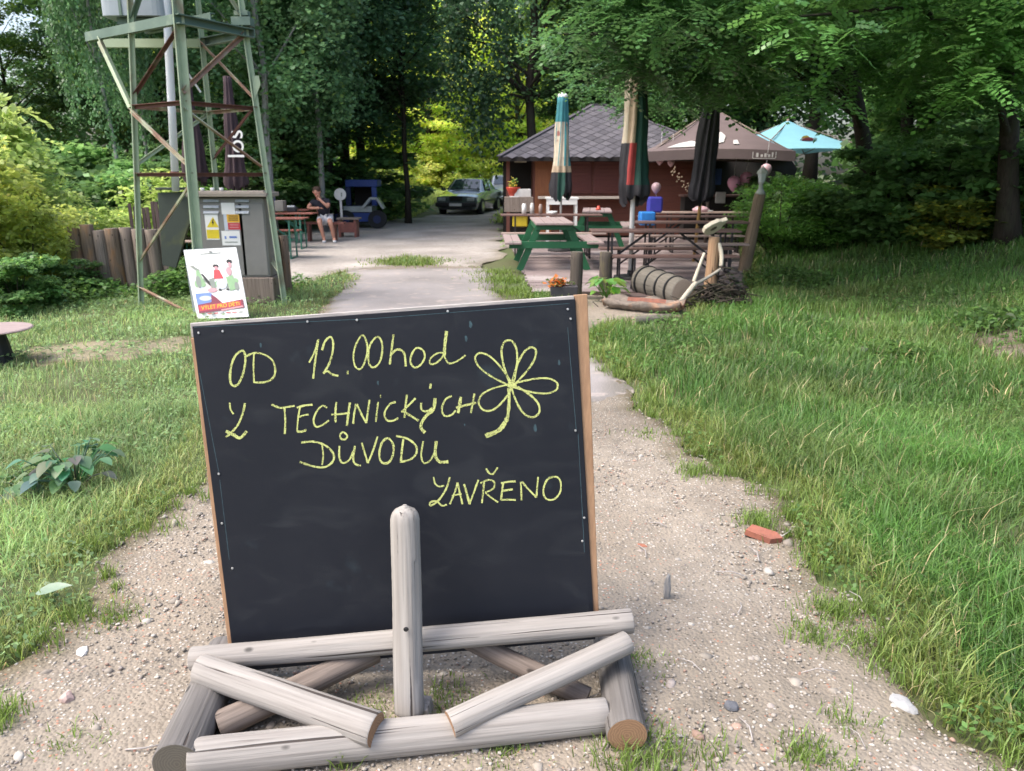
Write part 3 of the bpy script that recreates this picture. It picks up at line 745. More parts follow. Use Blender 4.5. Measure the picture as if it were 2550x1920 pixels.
# grass island and verge beside the deck, and tufts that broke through the gravel
def tuft(px, py, rad, n, seed, h=.06, w=.004):
    g = G(px, py); r = np.random.default_rng(seed)
    x = g.x + r.normal(0, rad, n); y = g.y + r.normal(0, rad, n)
    hh = h * r.uniform(.4, 1.2, n); a = r.uniform(0, 6.28, n); ln = hh * r.uniform(.2, 1.1, n); b = a + 1.57
    z = height(x, y); ww = np.full(n, w); V = np.empty((n, 5, 3))
    dx, dy = np.cos(a) * ln, np.sin(a) * ln; wx, wy = np.cos(b) * ww / 2, np.sin(b) * ww / 2
    V[:, 0] = np.stack([x - wx, y - wy, z], -1); V[:, 1] = np.stack([x + wx, y + wy, z], -1)
    V[:, 2] = np.stack([x - wx * .8 + dx * .35, y - wy * .8 + dy * .35, z + hh * .6], -1)
    V[:, 3] = np.stack([x + wx * .8 + dx * .35, y + wy * .8 + dy * .35, z + hh * .6], -1)
    V[:, 4] = np.stack([x + dx, y + dy, z + hh], -1)
    Fb = np.array([(0, 1, 3), (0, 3, 2), (2, 3, 4)])[None] + (np.arange(n) * 5)[:, None, None]
    c = np.array([.13, .20, .04]) * r.uniform(.6, 1.5, (n, 1)); T = np.repeat(c[:, None], 5, 1)
    return V.reshape(-1, 3), Fb.reshape(-1, 3), T.reshape(-1, 3)
for i, (px, py, rad, n, h, w) in enumerate([(1890, 1305, .06, 420, .05, .004), (2075, 1520, .05, 300, .05, .004), (2030, 1590, .05, 260, .05, .004), (2145, 1600, .05, 240, .05, .004),
        (1640, 1880, .06, 260, .05, .004), (1990, 1880, .04, 120, .05, .004), (2110, 1800, .05, 130, .04, .004), (1780, 1870, .03, 60, .04, .004), (1100, 1755, .06, 260, .04, .004), (935, 1760, .04, 140, .03, .004),
        (290, 1538, .04, 180, .03, .004), (185, 1860, .05, 160, .03, .004), (1590, 1655, .04, 160, .03, .004), (1735, 1180, .06, 240, .06, .005), (1620, 1085, .08, 120, .04, .006), (870, 1905, .02, 40, .09, .004),
        (1240, 1870, .05, 140, .03, .004), (1560, 1900, .05, 200, .06, .004), (0, 1800, .04, 200, .07, .004), (2060, 1890, .05, 150, .03, .004),
        (1030, 655, .35, 900, .06, .014), (1000, 652, .3, 500, .06, .014), (1255, 700, .25, 700, .07, .012), (1290, 728, .2, 700, .07, .012), (1230, 680, .2, 400, .06, .012), (1330, 740, .12, 300, .07, .01)]):
    parts.append(tuft(px, py, rad, n, 300 + i, h, w))
def tuft_m(x0, y0, rad, n, seed, h):
    dpt = y0 * _cp + CAM_H * _sp; up = y0 * _sp - CAM_H * _cp
    return tuft(1275 + FPX * x0 / dpt, 960 - FPX * up / dpt, rad, n, seed, h)
rr_ = random.Random(77)
for i in range(len(path_poly)):
    (xa_, ya_), (xb_, yb_) = path_poly[i], path_poly[(i + 1) % len(path_poly)]
    if max(ya_, yb_) > 7.5 or abs(ya_ - yb_) < .02: continue
    L_e = math.hypot(xb_ - xa_, yb_ - ya_)
    for q in range(int(L_e * 9)):
        t = rr_.random(); o_ = rr_.gauss(0, .09); nx_, ny_ = -(yb_ - ya_) / L_e, (xb_ - xa_) / L_e
        parts.append(tuft_m(xa_ + (xb_ - xa_) * t + nx_ * o_, ya_ + (yb_ - ya_) * t + ny_ * o_, rr_.uniform(.015, .05), rr_.randint(30, 120), 900 + i * 50 + q, rr_.uniform(.04, .10)))
off = 0; VV, FF, TT = [], [], []
for v, f_, t in parts: VV.append(v); FF.append(f_ + off); TT.append(t); off += len(v)
tag(mesh_np("grass", np.concatenate(VV), np.concatenate(FF), 'blade', tint=np.concatenate(TT)), "green grass with dry blades on both sides of the path", kind="stuff")

# ================================================================== leaves
FOL = 2.1
def leaf_quads(p, size, r, asp=.42, up=.7, droop=.2, tint=None, dirs=None):
    """p (n,3) leaf bases; returns quads folded along the midrib"""
    n = len(p)
    a = r.uniform(0, 2 * np.pi, n); d = np.stack([np.cos(a), np.sin(a), r.normal(-droop, .35, n)], -1)
    if dirs is not None: d = dirs + d * .35
    d /= np.linalg.norm(d, axis=1, keepdims=True)
    nm = r.normal(0, 1, (n, 3)) * (1 - up); nm[:, 2] += up
    s = np.cross(d, nm); s /= np.linalg.norm(s, axis=1, keepdims=True) + 1e-9
    nn = np.cross(s, d)
    L = size * r.uniform(.6, 1.3, n)[:, None]; W = L * asp
    fold = nn * L * r.uniform(.02, .14, n)[:, None]
    V = np.stack([p, p + d * L * .45 + s * W + fold, p + d * L, p + d * L * .45 - s * W + fold], 1)
    F = np.arange(n * 4).reshape(n, 4)
    T = np.repeat(tint[:, None], 4, 1).reshape(-1, 3)
    return V.reshape(-1, 3), F, T
def clumps_in(r, n, c, rad, shell=.55, flat=1.0):
    v = r.normal(0, 1, (n, 3)); v /= np.linalg.norm(v, axis=1, keepdims=True)
    q = (shell + (1 - shell) * r.uniform(0, 1, n) ** .6)[:, None]
    return np.array(c) + v * q * np.array(rad)
def crown_np(seed, c, rad, ncl, clr, nleaf, size, base, var=.3, asp=.42, hang=0.0, yellow=.0, shell=.5):
    """leaves gathered in many small flattened sprays through the crown volume"""
    r = np.random.default_rng(seed)
    C = clumps_in(r, ncl, c, rad, shell)
    k = r.integers(0, ncl, nleaf)
    cr = clr * r.uniform(.6, 1.4, ncl)
    o = r.normal(0, 1, (nleaf, 3)); o /= np.linalg.norm(o, axis=1, keepdims=True); o *= (r.uniform(0, 1, nleaf) ** .45)[:, None]
    o *= cr[k][:, None]; o[:, 2] *= .36
    p = C[k] + o
    if hang: p[:, 2] -= hang * r.uniform(0, 1, nleaf) ** 1.5 * (.4 + .6 * r.uniform(0, 1, ncl)[k])
    ct = np.array(base) * FOL * (1 + r.uniform(-var, var, (ncl, 1)))
    t = ct[k] * r.uniform(.7, 1.35, (nleaf, 1))
    if yellow:
        y = (r.uniform(0, 1, nleaf) < yellow)[:, None]; t = np.where(y, t * np.array([1.8, 1.35, .8]), t)
    return leaf_quads(p, size, r, asp=asp, droop=.25 + hang * .3, tint=np.clip(t, 0, .6)), C
def fronds_np(seed, C, clr, nfrond, L, pairs, leaflet, base, var=.3, asp=.38):
    """pinnate leaves: leaflets set in pairs along a drooping stalk"""
    r = np.random.default_rng(seed); ncl = len(C)
    k = r.integers(0, ncl, nfrond); o = r.normal(0, 1, (nfrond, 3)); o /= np.linalg.norm(o, axis=1, keepdims=True)
    o *= (r.uniform(0, 1, nfrond) ** .4 * clr)[:, None]; o[:, 2] *= .45
    p = C[k] + o
    a = r.uniform(0, 2 * np.pi, nfrond); d = np.stack([np.cos(a), np.sin(a), r.normal(-.15, .25, nfrond)], -1)
    d = d + o / clr * .8; d /= np.linalg.norm(d, axis=1, keepdims=True)
    up = np.array([0, 0, 1.0]) + r.normal(0, .25, (nfrond, 3)); s = np.cross(d, up); s /= np.linalg.norm(s, axis=1, keepdims=True); u = np.cross(s, d)
    LL = L * r.uniform(.7, 1.2, nfrond)
    ct = np.array(base) * FOL * (1 + r.uniform(-var, var, (ncl, 1))); ft = ct[k] * r.uniform(.7, 1.4, (nfrond, 1))
    Ps, Ds, Ns, Ts = [], [], [], []
    for i in range(pairs + 1):
        t = (i + 1) / (pairs + 1)
        q = p + d * (LL * t)[:, None] - np.array([0, 0, 1.0]) * (LL * .28 * t * t)[:, None]
        for sg in ((-1, 1) if i < pairs else (0,)):
            dd = s * sg * .9 + d * (.45 if sg else 1) - u * .12 + r.normal(0, .08, (nfrond, 3)); dd /= np.linalg.norm(dd, axis=1, keepdims=True)
            Ps.append(q); Ds.append(dd); Ns.append(u); Ts.append(ft * r.uniform(.9, 1.1, (nfrond, 1)))
    Pp, D, N, T = map(np.concatenate, (Ps, Ds, Ns, Ts)); n = len(Pp)
    N = N + r.normal(0, .12, N.shape); S = np.cross(D, N); S /= np.linalg.norm(S, axis=1, keepdims=True)
    l = leaflet * r.uniform(.8, 1.2, n)[:, None]; w = l * asp
    V = np.stack([Pp, Pp + D * l * .5 + S * w, Pp + D * l, Pp + D * l * .5 - S * w], 1)
    return V.reshape(-1, 3), np.arange(n * 4).reshape(n, 4), np.repeat(np.clip(T, 0, .6)[:, None], 4, 1).reshape(-1, 3)
def join_np(items):
    off = 0; A, B, Cc = [], [], []
    for v, f_, t in items: A.append(v); B.append(f_ + off); Cc.append(t); off += len(v)
    return np.concatenate(A), np.concatenate(B), np.concatenate(Cc)
def trunk_mb(base, top, r0, r1, C=None, nlimb=0, seed=0, wig=.12, n=9, limb_from=.35):
    r = random.Random(seed); base, top = Vector(base), Vector(top); pts, rs = [], []
    for i in range(9):
        t = i / 8; p = base.lerp(top, t) + Vector((r.uniform(-wig, wig), r.uniform(-wig, wig), 0)) * (t * (1.2 - t) * 2 if i else 0)
        pts.append(p); rs.append(r0 * (1 - t) + r1 * t + (r0 * .35 if i == 0 else 0))
    m = MB(); m.tube(pts, rs, n=n)
    if C is not None:
        idx = list(range(len(C))); r.shuffle(idx)
        for j in idx[:nlimb]:
            e = Vector(C[j]); t = min(.97, max(limb_from, (e.z - base.z) / (top.z - base.z + 1e-6) - .15 + r.uniform(-.1, .1)))
            q = int(t * 8); s = pts[q].lerp(pts[min(8, q + 1)], t * 8 - q)
            mid = s.lerp(e, .5) + Vector((r.uniform(-.2, .2), r.uniform(-.2, .2), (e - s).length * .12))
            ra = (r0 * (1 - t) + r1 * t) * .5
            m.tube([s, mid, e], [ra, ra * .6, ra * .2], n=6, cap=False)
    return m
# ================================================================== trees
PROTO = {}
def proto(key, crown_items, trunk, barkm, leafm='leaf'):
    V, F, T = join_np(crown_items)
    cm = mesh_np("crown", V, F, leafm, tint=T, parent=False)
    me = bpy.data.meshes.new("trunk"); me.from_pydata(trunk.v, [], trunk.f); me.materials.append(M[barkm])
    me.polygons.foreach_set("use_smooth", trunk.sm); me.update()
    PROTO[key] = (me, cm)
def plant(key, name, label, cat, x, y, rot=0, s=(1, 1, 1), group=None, sink=.05, tilt=0):
    root = thing(name, label, cat, (x, y, H1(x, y) - sink), group)
    root.rotation_euler = (0, tilt, rot); root.scale = s if isinstance(s, tuple) else (s, s, s)
    tr, cr = PROTO[key]
    link("trunk" if cat == "tree" else "stem", tr, root); link("crown" if cat == "tree" else "foliage", cr, root)
    return root
def std_tree(key, seed, base, H=12, nlimb=34, rad=(3.6, 3.6, 4.9), cz=6.9, ncl=100, clr=1.0, nl=28000, size=.155, bark='bark', r0=.2, hang=0, yellow=.02, var=.3, asp=.42, shell=.45):
    it, C = crown_np(seed, (0, 0, cz), rad, ncl, clr, nl, size, base, var=var, hang=hang, yellow=yellow, asp=asp, shell=shell)
    proto(key, [it], trunk_mb((0, 0, -.1), (0, 0, H * .85), r0, r0 * .25, C, nlimb, seed), bark)
std_tree('oak_a', 1, (.036, .078, .040), var=.55)
std_tree('oak_b', 2, (.044, .090, .036), rad=(3.2, 3.2, 5.2), cz=7.3, ncl=90, var=.5)
std_tree('mid', 3, (.055, .105, .026), rad=(3.4, 3.4, 5.2), cz=7.2, yellow=.08, var=.45)
std_tree('light', 4, (.20, .29, .05), rad=(3.6, 3.6, 5.0), cz=5.4, ncl=110, nl=20000, size=.22, yellow=.12)  # leaf colour raised to carry the clearing's sunlight
std_tree('birch', 5, (.045, .092, .040), H=13, rad=(2.3, 2.3, 4.6), cz=7.2, ncl=130, clr=.5, nl=26000, size=.10, bark='birch', nlimb=8, r0=.085, hang=1.7, asp=.5, var=.45)
std_tree('slim', 6, (.045, .085, .035), H=11, rad=(2.0, 2.0, 4.3), cz=7.4, ncl=60, clr=.7, nl=12000, size=.13, r0=.1)

def shrub(key, seed, base, nl, size, rad=(1, 1, .9), cz=.95, ncl=46, clr=.34, fr=None, var=.3, asp=.42, yellow=.03):
    it, C = crown_np(seed, (0, 0, cz), rad, ncl, clr, nl, size, base, var=var, yellow=yellow, asp=asp, shell=.35)
    items = [it]
    if fr: items.append(fronds_np(seed + 50, C, clr, fr[0], fr[1], fr[2], fr[3], base, var=var))
    m = MB(); r = random.Random(seed)
    for j in range(9):
        e = Vector(C[r.randrange(len(C))]); m.tube([(r.uniform(-.12, .12), r.uniform(-.12, .12), -.1), e * .5 + Vector((0, 0, .1)), e], [.022, .014, .005], n=5, cap=False)
    proto(key, items, m, 'bark')
shrub('sh_bright', 21, (.145, .195, .058), 3500, .10, fr=(900, .30, 4, .10), var=.22)
shrub('sh_sun_tint', 26, (.24, .31, .07), 5000, .10, var=.2)  # brightened leaves paint in the sunlight round the cars
shrub('sh_gold', 22, (.165, .20, .05), 7000, .085, var=.3)
shrub('sh_dark', 23, (.050, .100, .032), 8000, .11, var=.45)
shrub('sh_green', 24, (.045, .105, .020), 9000, .075, var=.25, asp=.25)
shrub('sh_olive', 25, (.085, .11, .022), 7000, .10, var=.4, yellow=.15)

def xa(px, Y): return X(px, Y, 2.0)
# --- dark broadleaf trees left of the clearing
D_TREES = [
    ('oak_a', 560, 25.5, 0.3, 1.0, "dark tree behind the beer tables, left of the seated man"),
    ('oak_b', 700, 24.5, 1.7, .98, "dark dense tree directly above the seated man"),
    ('oak_a', 815, 26.0, 2.9, 1.05, "dark tree rising behind the blue vehicle"),
    ('oak_b', 900, 28.5, 4.1, .98, "dark tree at the left edge of the sunny clearing"),
    ('oak_a', 430, 27.0, 5.0, 1.1, "dark tree far behind the lattice tower"),
    ('oak_b', 640, 31.0, .8, 1.2, "tall dark tree in the second row behind the beer tables"),
    ('oak_a', 860, 34.0, 3.4, 1.2, "tall dark tree in the second row behind the blue vehicle"),
    ('mid', 400, 24.5, 2.2, 1.05, "mid green tree behind the white birch stems on the left"),
    ('oak_b', 330, 27.5, 4.4, .9, "dark green tree between the two birches at the left"),
    ('mid', 40, 25.0, 1.1, .55, "mid green tree at the far left edge below the bright sky gap"),
    ('mid', -330, 21.0, 3.0, 1.0, "mid green tree just past the left edge"),
]
for k, px, Y, ro, s, lb in D_TREES: plant(k, "broadleaf_tree", lb, "tree", xa(px, Y), Y, ro, s, "dark trees left of the clearing")
# twin dark stems at the clearing's edge
plant('slim', "slim_tree", "thin dark stemmed tree beside the drive, left of the parked cars", "tree", xa(1012, 26), 26, 1, (1, 1, 1), "dark trees left of the clearing")
# --- birches
plant('birch', "birch_tree", "leaning white stemmed birch far left above the yellow shrubs", "tree", xa(300, 17), 17, .4, (.5, .5, 1.0), "birches on the left", tilt=-.05)
plant('birch', "birch_tree", "birch with thin pale stem just left of the green tower", "tree", xa(365, 19), 19, 2.2, (.6, .6, 1.0), "birches on the left", tilt=-.07)
plant('birch', "birch_tree", "weeping birch hanging down behind the right leg of the tower", "tree", xa(668, 19.5), 19.5, 3.9, (1.15, 1.15, 1.0), "birches on the left")
plant('birch', "birch_tree", "birch behind the bench with white bark above the seated man", "tree", xa(795, 22.5), 22.5, 5.2, (1, 1, 1.05), "birches on the left")
# --- clearing, sunlight put into the leaf colour
for i, (px, Y, s, lb) in enumerate([(930, 50, 1.0, "bright yellow green tree at the left of the far clearing"), (1070, 47, .85, "bright lime green tree straight above the green car"),
        (1180, 56, 1.1, "bright green tree at the back of the clearing above the silver car"), (1290, 50, 1.0, "bright green tree seen between the hut roof and the hanging branch"),
        (1010, 62, 1.35, "tall sun tinted tree at the far end of the drive"), (1370, 60, 1.3, "sun tinted green tree behind the hut roof, far off")]):
    plant('light', "sun_tinted_tree", lb, "tree", xa(px, Y), Y, i * 1.1, s, "sun tinted trees at the end of the drive")
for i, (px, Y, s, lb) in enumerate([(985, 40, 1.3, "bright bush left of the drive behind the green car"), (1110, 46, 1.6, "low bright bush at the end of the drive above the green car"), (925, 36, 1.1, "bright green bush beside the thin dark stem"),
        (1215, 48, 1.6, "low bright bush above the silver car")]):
    plant('sh_sun_tint', "sun_tinted_bush", lb, "bush", xa(px, Y), Y, i * 2.1, s, "bright bushes round the parked cars")
# --- tree with hanging branch beside the hut
it, C = crown_np(31, (-1.3, -.6, 6.3), (1.5, 1.3, 3.0), 30, .5, 9000, .12, (.026, .055, .026), hang=2.6, yellow=.03)
it2, C2 = crown_np(32, (1.5, .4, 6.4), (2.0, 2.0, 3.4), 60, .75, 13000, .14, (.032, .070, .026))
proto('hang', [it, it2], trunk_mb((0, 0, -.1), (0, 0, 11), .17, .05, np.concatenate([C, C2]), 14, 5), 'bark')
plant('hang', "overhanging_tree", "dark tree left of the hut with long branches hanging over the drive", "tree", xa(1322, 24.5), 24.5)
# --- trees behind the hut and to the right
R_TREES = [
    ('mid', 1475, 29, .2, .95, "mid green tree rising behind the hut roof's left half"),
    ('oak_a', 1540, 31.5, 1.4, 1.1, "dark tree behind the peak of the hut roof"),
    ('mid', 1620, 27.5, 2.3, 1.05, "green tree behind the green and red folded parasol"),
    ('oak_b', 1740, 28, 3.3, 1.1, "dark tree behind the open brown parasol"),
    ('oak_a', 1890, 28, 4.4, 1.1, "dark tree behind the light blue parasol"),
    ('mid', 2020, 25, 5.1, 1.05, "mid green tree behind the right end of the blue parasol"),
    ('oak_b', 2150, 23, .6, 1.0, "dark tree behind the two curved trunks"),
    ('mid', 2290, 21.5, 1.9, 1.0, "mid green tree behind the slope, left of the thick trunk"),
    ('oak_a', 2420, 20.5, 2.7, 1.0, "dark tree just left of the thick trunk"),
    ('mid', 2560, 19.5, 3.8, 1.0, "mid green tree behind the thick trunk at the right edge"),
    ('oak_b', 2700, 17, 4.9, 1.0, "dark tree past the right edge"),
    ('oak_a', 2230, 29, 5.9, 1.3, "tall dark tree deep in the wood on the right"),
    ('oak_b', 2500, 27, .1, 1.3, "tall dark tree deep in the wood behind the thick trunk"),
]
for k, px, Y, ro, s, lb in R_TREES: plant(k, "broadleaf_tree", lb, "tree", xa(px, Y), Y, ro, s, "trees behind the hut and the slope")
# --- robinias with feathery leaves reaching over the terrace
def canopy(name, label, base, top, r0, centres, clr, nf, seed, col, leafm='leaf_gloss', L=.40, leaflet=.072, limbs=12, group="feathery leaved trees over the terrace", limb_from=.3):
    root = thing(name, label, "tree", base, group)
    r = np.random.default_rng(seed)
    C = np.array([c for c in centres]); C = np.repeat(C, 7, 0) + r.normal(0, 1, (len(C) * 7, 3)) * np.array([.75, .75, .42])
    V, F, T = fronds_np(seed, C, clr, nf, L, 6, leaflet, col, var=.35)
    V = V - np.array(base)
    mesh_np("crown", V, F, leafm, tint=T, parent=root)
    m = trunk_mb(base, top, r0, r0 * .3, C, limbs, seed, wig=.18, limb_from=limb_from)
    m.build("trunk", 'bark', root)
    return root
def pxc(*l): return [tuple(at(px, py, Y)) for px, py, Y in l]
b1 = (X(2188, 14.5, 1.0), 14.5, H1(X(2188, 14.5, 1.0), 14.5) - .1)
canopy("robinia_tree", "curved dark trunk on the slope with feathery branches reaching over the parasols", b1, tuple(at(2090, -250, 13.5)), .17,
       pxc((1590, 30, 10), (1650, 90, 10.5), (1700, 20, 10.5), (1770, 130, 11.5), (1850, 60, 11), (1910, 110, 12.5), (1960, 20, 12), (2030, 60, 13), (2100, 60, 13.5), (2170, 0, 13), (1640, -90, 10.5), (1800, -90, 11), (2000, -100, 12), (1740, 180, 12.5), (1850, 190, 13)),
       .42, 4200, 71, (.034, .082, .024))
b2 = (X(2262, 16.5, 1.2), 16.5, H1(X(2262, 16.5, 1.2), 16.5) - .1)
canopy("robinia_tree", "second curved trunk, right of and behind the first one", b2, tuple(at(2260, -250, 16)), .15,
       pxc((2100, 20, 15), (2200, -60, 15), (2330, 20, 15), (2380, -70, 15), (2240, 110, 16), (2330, 130, 16), (2050, 30, 15), (2400, 90, 15), (2140, -120, 15)), .5, 2200, 72, (.036, .086, .022), leaflet=.08)
b3 = (X(2520, 11.5, .9), 11.5, H1(X(2520, 11.5, .9), 11.5) - .1)
canopy("thick_trunk_tree", "thick straight trunk at the right edge of the slope", b3, tuple(at(2500, -300, 11.2)), .165,
       pxc((2350, 0, 9.5), (2440, 80, 9.5), (2480, 150, 10.5), (2270, 60, 9.5), (2540, -40, 10), (2400, -140, 10), (2260, -110, 9), (2580, 60, 10.5), (2450, 120, 11), (2640, 30, 10), (2180, -70, 9), (2080, -130, 9), (2320, 40, 10)), .40, 3000, 73, (.036, .086, .021))
# --- shrubs on the right slope
S_R = [
    ('sh_green', 1962, 14.6, (1.0, .9, .95), "fine leaved green bush right of the lamp post"),
    ('sh_green', 2055, 14.4, (1.0, 1.0, .66), "fine leaved green bush, second to the right of the lamp post"),
    ('sh_dark', 2150, 14.2, (1.1, 1.1, .66), "dark bush below the two curved trunks"),
    ('sh_dark', 2245, 13.6, (1.3, 1.1, 1.0), "dark bush at the top of the grass slope, middle of the row"),
    ('sh_dark', 2340, 13.0, (1.2, 1.1, .95), "dark bush right of the curved trunks"),
    ('sh_olive', 2420, 12.2, (.95, .8, .62), "yellowish olive bush left of the thick trunk"),
    ('sh_dark', 2480, 13.2, (1.4, 1.1, 1.2), "dark bush close behind the thick trunk"),
    ('sh_dark', 2620, 11.8, (1.2, 1.0, 1.1), "dark bush at the right edge beside the thick trunk"),
    ('sh_dark', 2020, 17.0, (1.5, 1.2, .68), "dark bush in shade under the light blue parasol"),
    ('sh_dark', 2300, 18, (1.7, 1.5, 1.6), "tall dark bush behind the two curved trunks"),
    ('sh_dark', 2340, 16.5, (2.0, 1.5, 1.7), "tall dark bush at the back of the slope"),
    ('sh_dark', 2500, 15.8, (2.0, 1.5, 1.8), "tall dark bush behind the thick trunk"),
    ('sh_dark', 1950, 16.5, (.8, .8, .85), "dark bush between the black cloth and the blue parasol"),
]
for i, (k, px, Y, s, lb) in enumerate(S_R): plant(k, "slope_bush", lb, "bush", xa(px, Y), Y, i * 1.3, s, "bushes along the top of the slope", sink=.1)
# --- shrubs on the left
S_L = [
    ('sh_bright', -90, 11.6, (1.05, 1.0, 1.75), "tall yellow green shrub at the left edge"),
    ('sh_bright', 110, 12.6, (.75, .7, .95), "yellow green shrub with pointed leaves behind the palisade's left end"),
    ('sh_gold', 25, 10.6, (.70, .6, .85), "golden green shrub in front of the tall one at the left edge"),
    ('sh_bright', 235, 13.4, (.7, .6, .62), "yellow green shrub peeping over the palisade"),
    ('sh_dark', 90, 10.3, (.50, .4, .36), "low dark shrub at the foot of the palisade"),
    ('sh_dark', -30, 9.2, (.6, .5, .45), "low dark shrub behind the round table"),
    ('sh_gold', -220, 10.0, (1.2, 1.2, 1.3), "yellow green shrub cut by the left edge"),
    ('sh_bright', 395, 14.8, (.95, .9, .95), "lime green shrub seen through the tower's left legs"),
    ('sh_green', 480, 15.5, (1.0, .9, .9), "fresh green shrub between the tower and the brown parasols"),
    ('sh_dark', 300, 16.5, (1.6, 1.2, 1.2), "dark shrub behind the palisade"),
    ('sh_dark', 180, 17.5, (1.8, 1.2, 1.4), "dark shrub under the birches at the left"),
    ('sh_dark', 640, 23.0, (2.0, 1.2, 1.5), "dark undergrowth bush behind the beer tables"),
    ('sh_dark', 750, 25.5, (2.0, 1.3, 1.5), "dark undergrowth bush behind the seated man"),
    ('sh_dark', 900, 27, (2.2, 1.5, 1.5), "dark undergrowth bush behind the blue vehicle"),
    ('sh_dark', 470, 21.0, (2.0, 1.4, 1.4), "dark bush behind the grey cabinet"),
]
for i, (k, px, Y, s, lb) in enumerate(S_L): plant(k, "left_bush" if False else "shrub", lb, "bush", xa(px, Y), Y, i * 1.7, s, "shrubs left of the path", sink=.1)

# --- the far wood as one mass
def wood(seed, n, fn, base, size):
    r = np.random.default_rng(seed); x, y, z = fn(r, n)
    cl = vnoise(x * .9 + z * .7, y + z * 1.1, 1.6, seed) ; k = cl > .33; x, y, z, cl = x[k], y[k], z[k], cl[k]
    t = np.array(base) * FOL * (.45 + 1.1 * vnoise(x, z, 2.2, seed + 1))[:, None] * r.uniform(.7, 1.3, (len(x), 1))
    return leaf_quads(np.stack([x, y, z], -1), size, r, up=.6, tint=np.clip(t, 0, .5))
def f_left(r, n):
    x = r.uniform(-45, -9.5, n); y = 34 + r.uniform(0, 6, n) - np.abs(x + 9) * .25; z = r.uniform(0, 1, n) * (11 - 6.5 * np.exp(-((x + 22.0) / 5.5) ** 2)); return x, y, z
def f_right(r, n):
    x = r.uniform(5, 46, n); y = 40 - (x - 5) * .55 + r.uniform(0, 6, n); z = r.uniform(0, 13, n); return x, y, z
def f_back(r, n):
    x = r.uniform(-32, 24, n); y = 72 + r.uniform(0, 8, n); z = r.uniform(0, 22, n); return x, y, z
V, F, T = join_np([wood(81, 60000, f_left, (.040, .080, .034), .30), wood(82, 60000, f_right, (.045, .09, .03), .32), wood(83, 70000, f_back, (.10, .18, .035), .5)])
tag(mesh_np("far_wood", V, F, 'leaf', tint=T), "dense green wood closing off the view all round", kind="stuff")

# --- weeds round tower and palisade, verge plants
def weeds(items, seed, size, base):
    r = np.random.default_rng(seed); out = []
    for px, py, rx, ry, h, n in items:
        g = G(px, py); x = g.x + r.normal(0, rx, n); y = g.y + r.normal(0, ry, n)
        k = ~in_lot(x, y); x, y = x[k], y[k]; z = height(x, y) + h * r.uniform(0, 1, len(x)) ** .8 * np.exp(-((x - g.x) / (rx * 2)) ** 2)
        t = np.array(base) * r.uniform(.5, 1.5, (len(x), 1)) * (.6 + .8 * vnoise(x, y, .25, seed))[:, None]
        out.append(leaf_quads(np.stack([x, y, z], -1), size, r, asp=.5, up=.75, tint=np.clip(t, 0, .5)))
    return out
W_ = weeds([(300, 715, .30, .18, .28, 1100), (420, 735, .22, .2, .35, 1000), (250, 730, .22, .15, .22, 700), (470, 725, .15, .15, .5, 500), (640, 725, .28, .16, .2, 900), (700, 710, .2, .15, .25, 700), (200, 745, .3, .2, .3, 700), (590, 735, .2, .12, .18, 500), (430, 600, .1, .1, .9, 300)], 91, .06, (.09, .19, .045)) + \
     weeds([(90, 760, .4, .2, .3, 900), (2250, 900, .25, .15, .15, 500), (2450, 850, .3, .2, .2, 700), (1960, 720, .4, .3, .3, 700), (2120, 640, .6, .3, .35, 900)], 92, .055, (.07, .14, .035)) + \
     weeds([(1238, 610, .10, .5, .35, 500), (1232, 585, .10, .6, .35, 400), (1225, 560, .12, .6, .5, 400)], 93, .07, (.12, .20, .05))
# broad little leaves mixed into the turf
rt_ = np.random.default_rng(95)
for (n_, x0_, x1_, y0_, y1_, s_) in ((26000, 1.0, 5.0, 1.7, 6, .026), (18000, -4.2, -.8, 1.9, 6, .026), (22000, .5, 9, 6, 12, .045), (14000, -8, -1, 6, 12, .045)):
    xx_ = rt_.uniform(x0_, x1_, n_); yy_ = rt_.uniform(y0_, y1_, n_); kk_ = (vnoise(xx_, yy_, .45, 97) > .42) & ~HARD(xx_, yy_); xx_, yy_ = xx_[kk_], yy_[kk_]
    tt_ = (np.array([.10, .19, .05]) * (1 - np.clip((-xx_ - .3) / 1.2, 0, 1)[:, None]) + np.array([.17, .27, .11]) * np.clip((-xx_ - .3) / 1.2, 0, 1)[:, None]) * rt_.uniform(.55, 1.5, (len(xx_), 1))
    W_.append(leaf_quads(np.stack([xx_, yy_, height(xx_, yy_) + rt_.uniform(.01, s_ * 2.6, len(xx_))], -1), s_, rt_, asp=.34, up=.8, tint=tt_))
V, F, T = join_np(W_)
tag(mesh_np("weeds", V, F, 'leaf', tint=T), "broad leafed weeds in the turf and round the tower and palisade", kind="stuff")

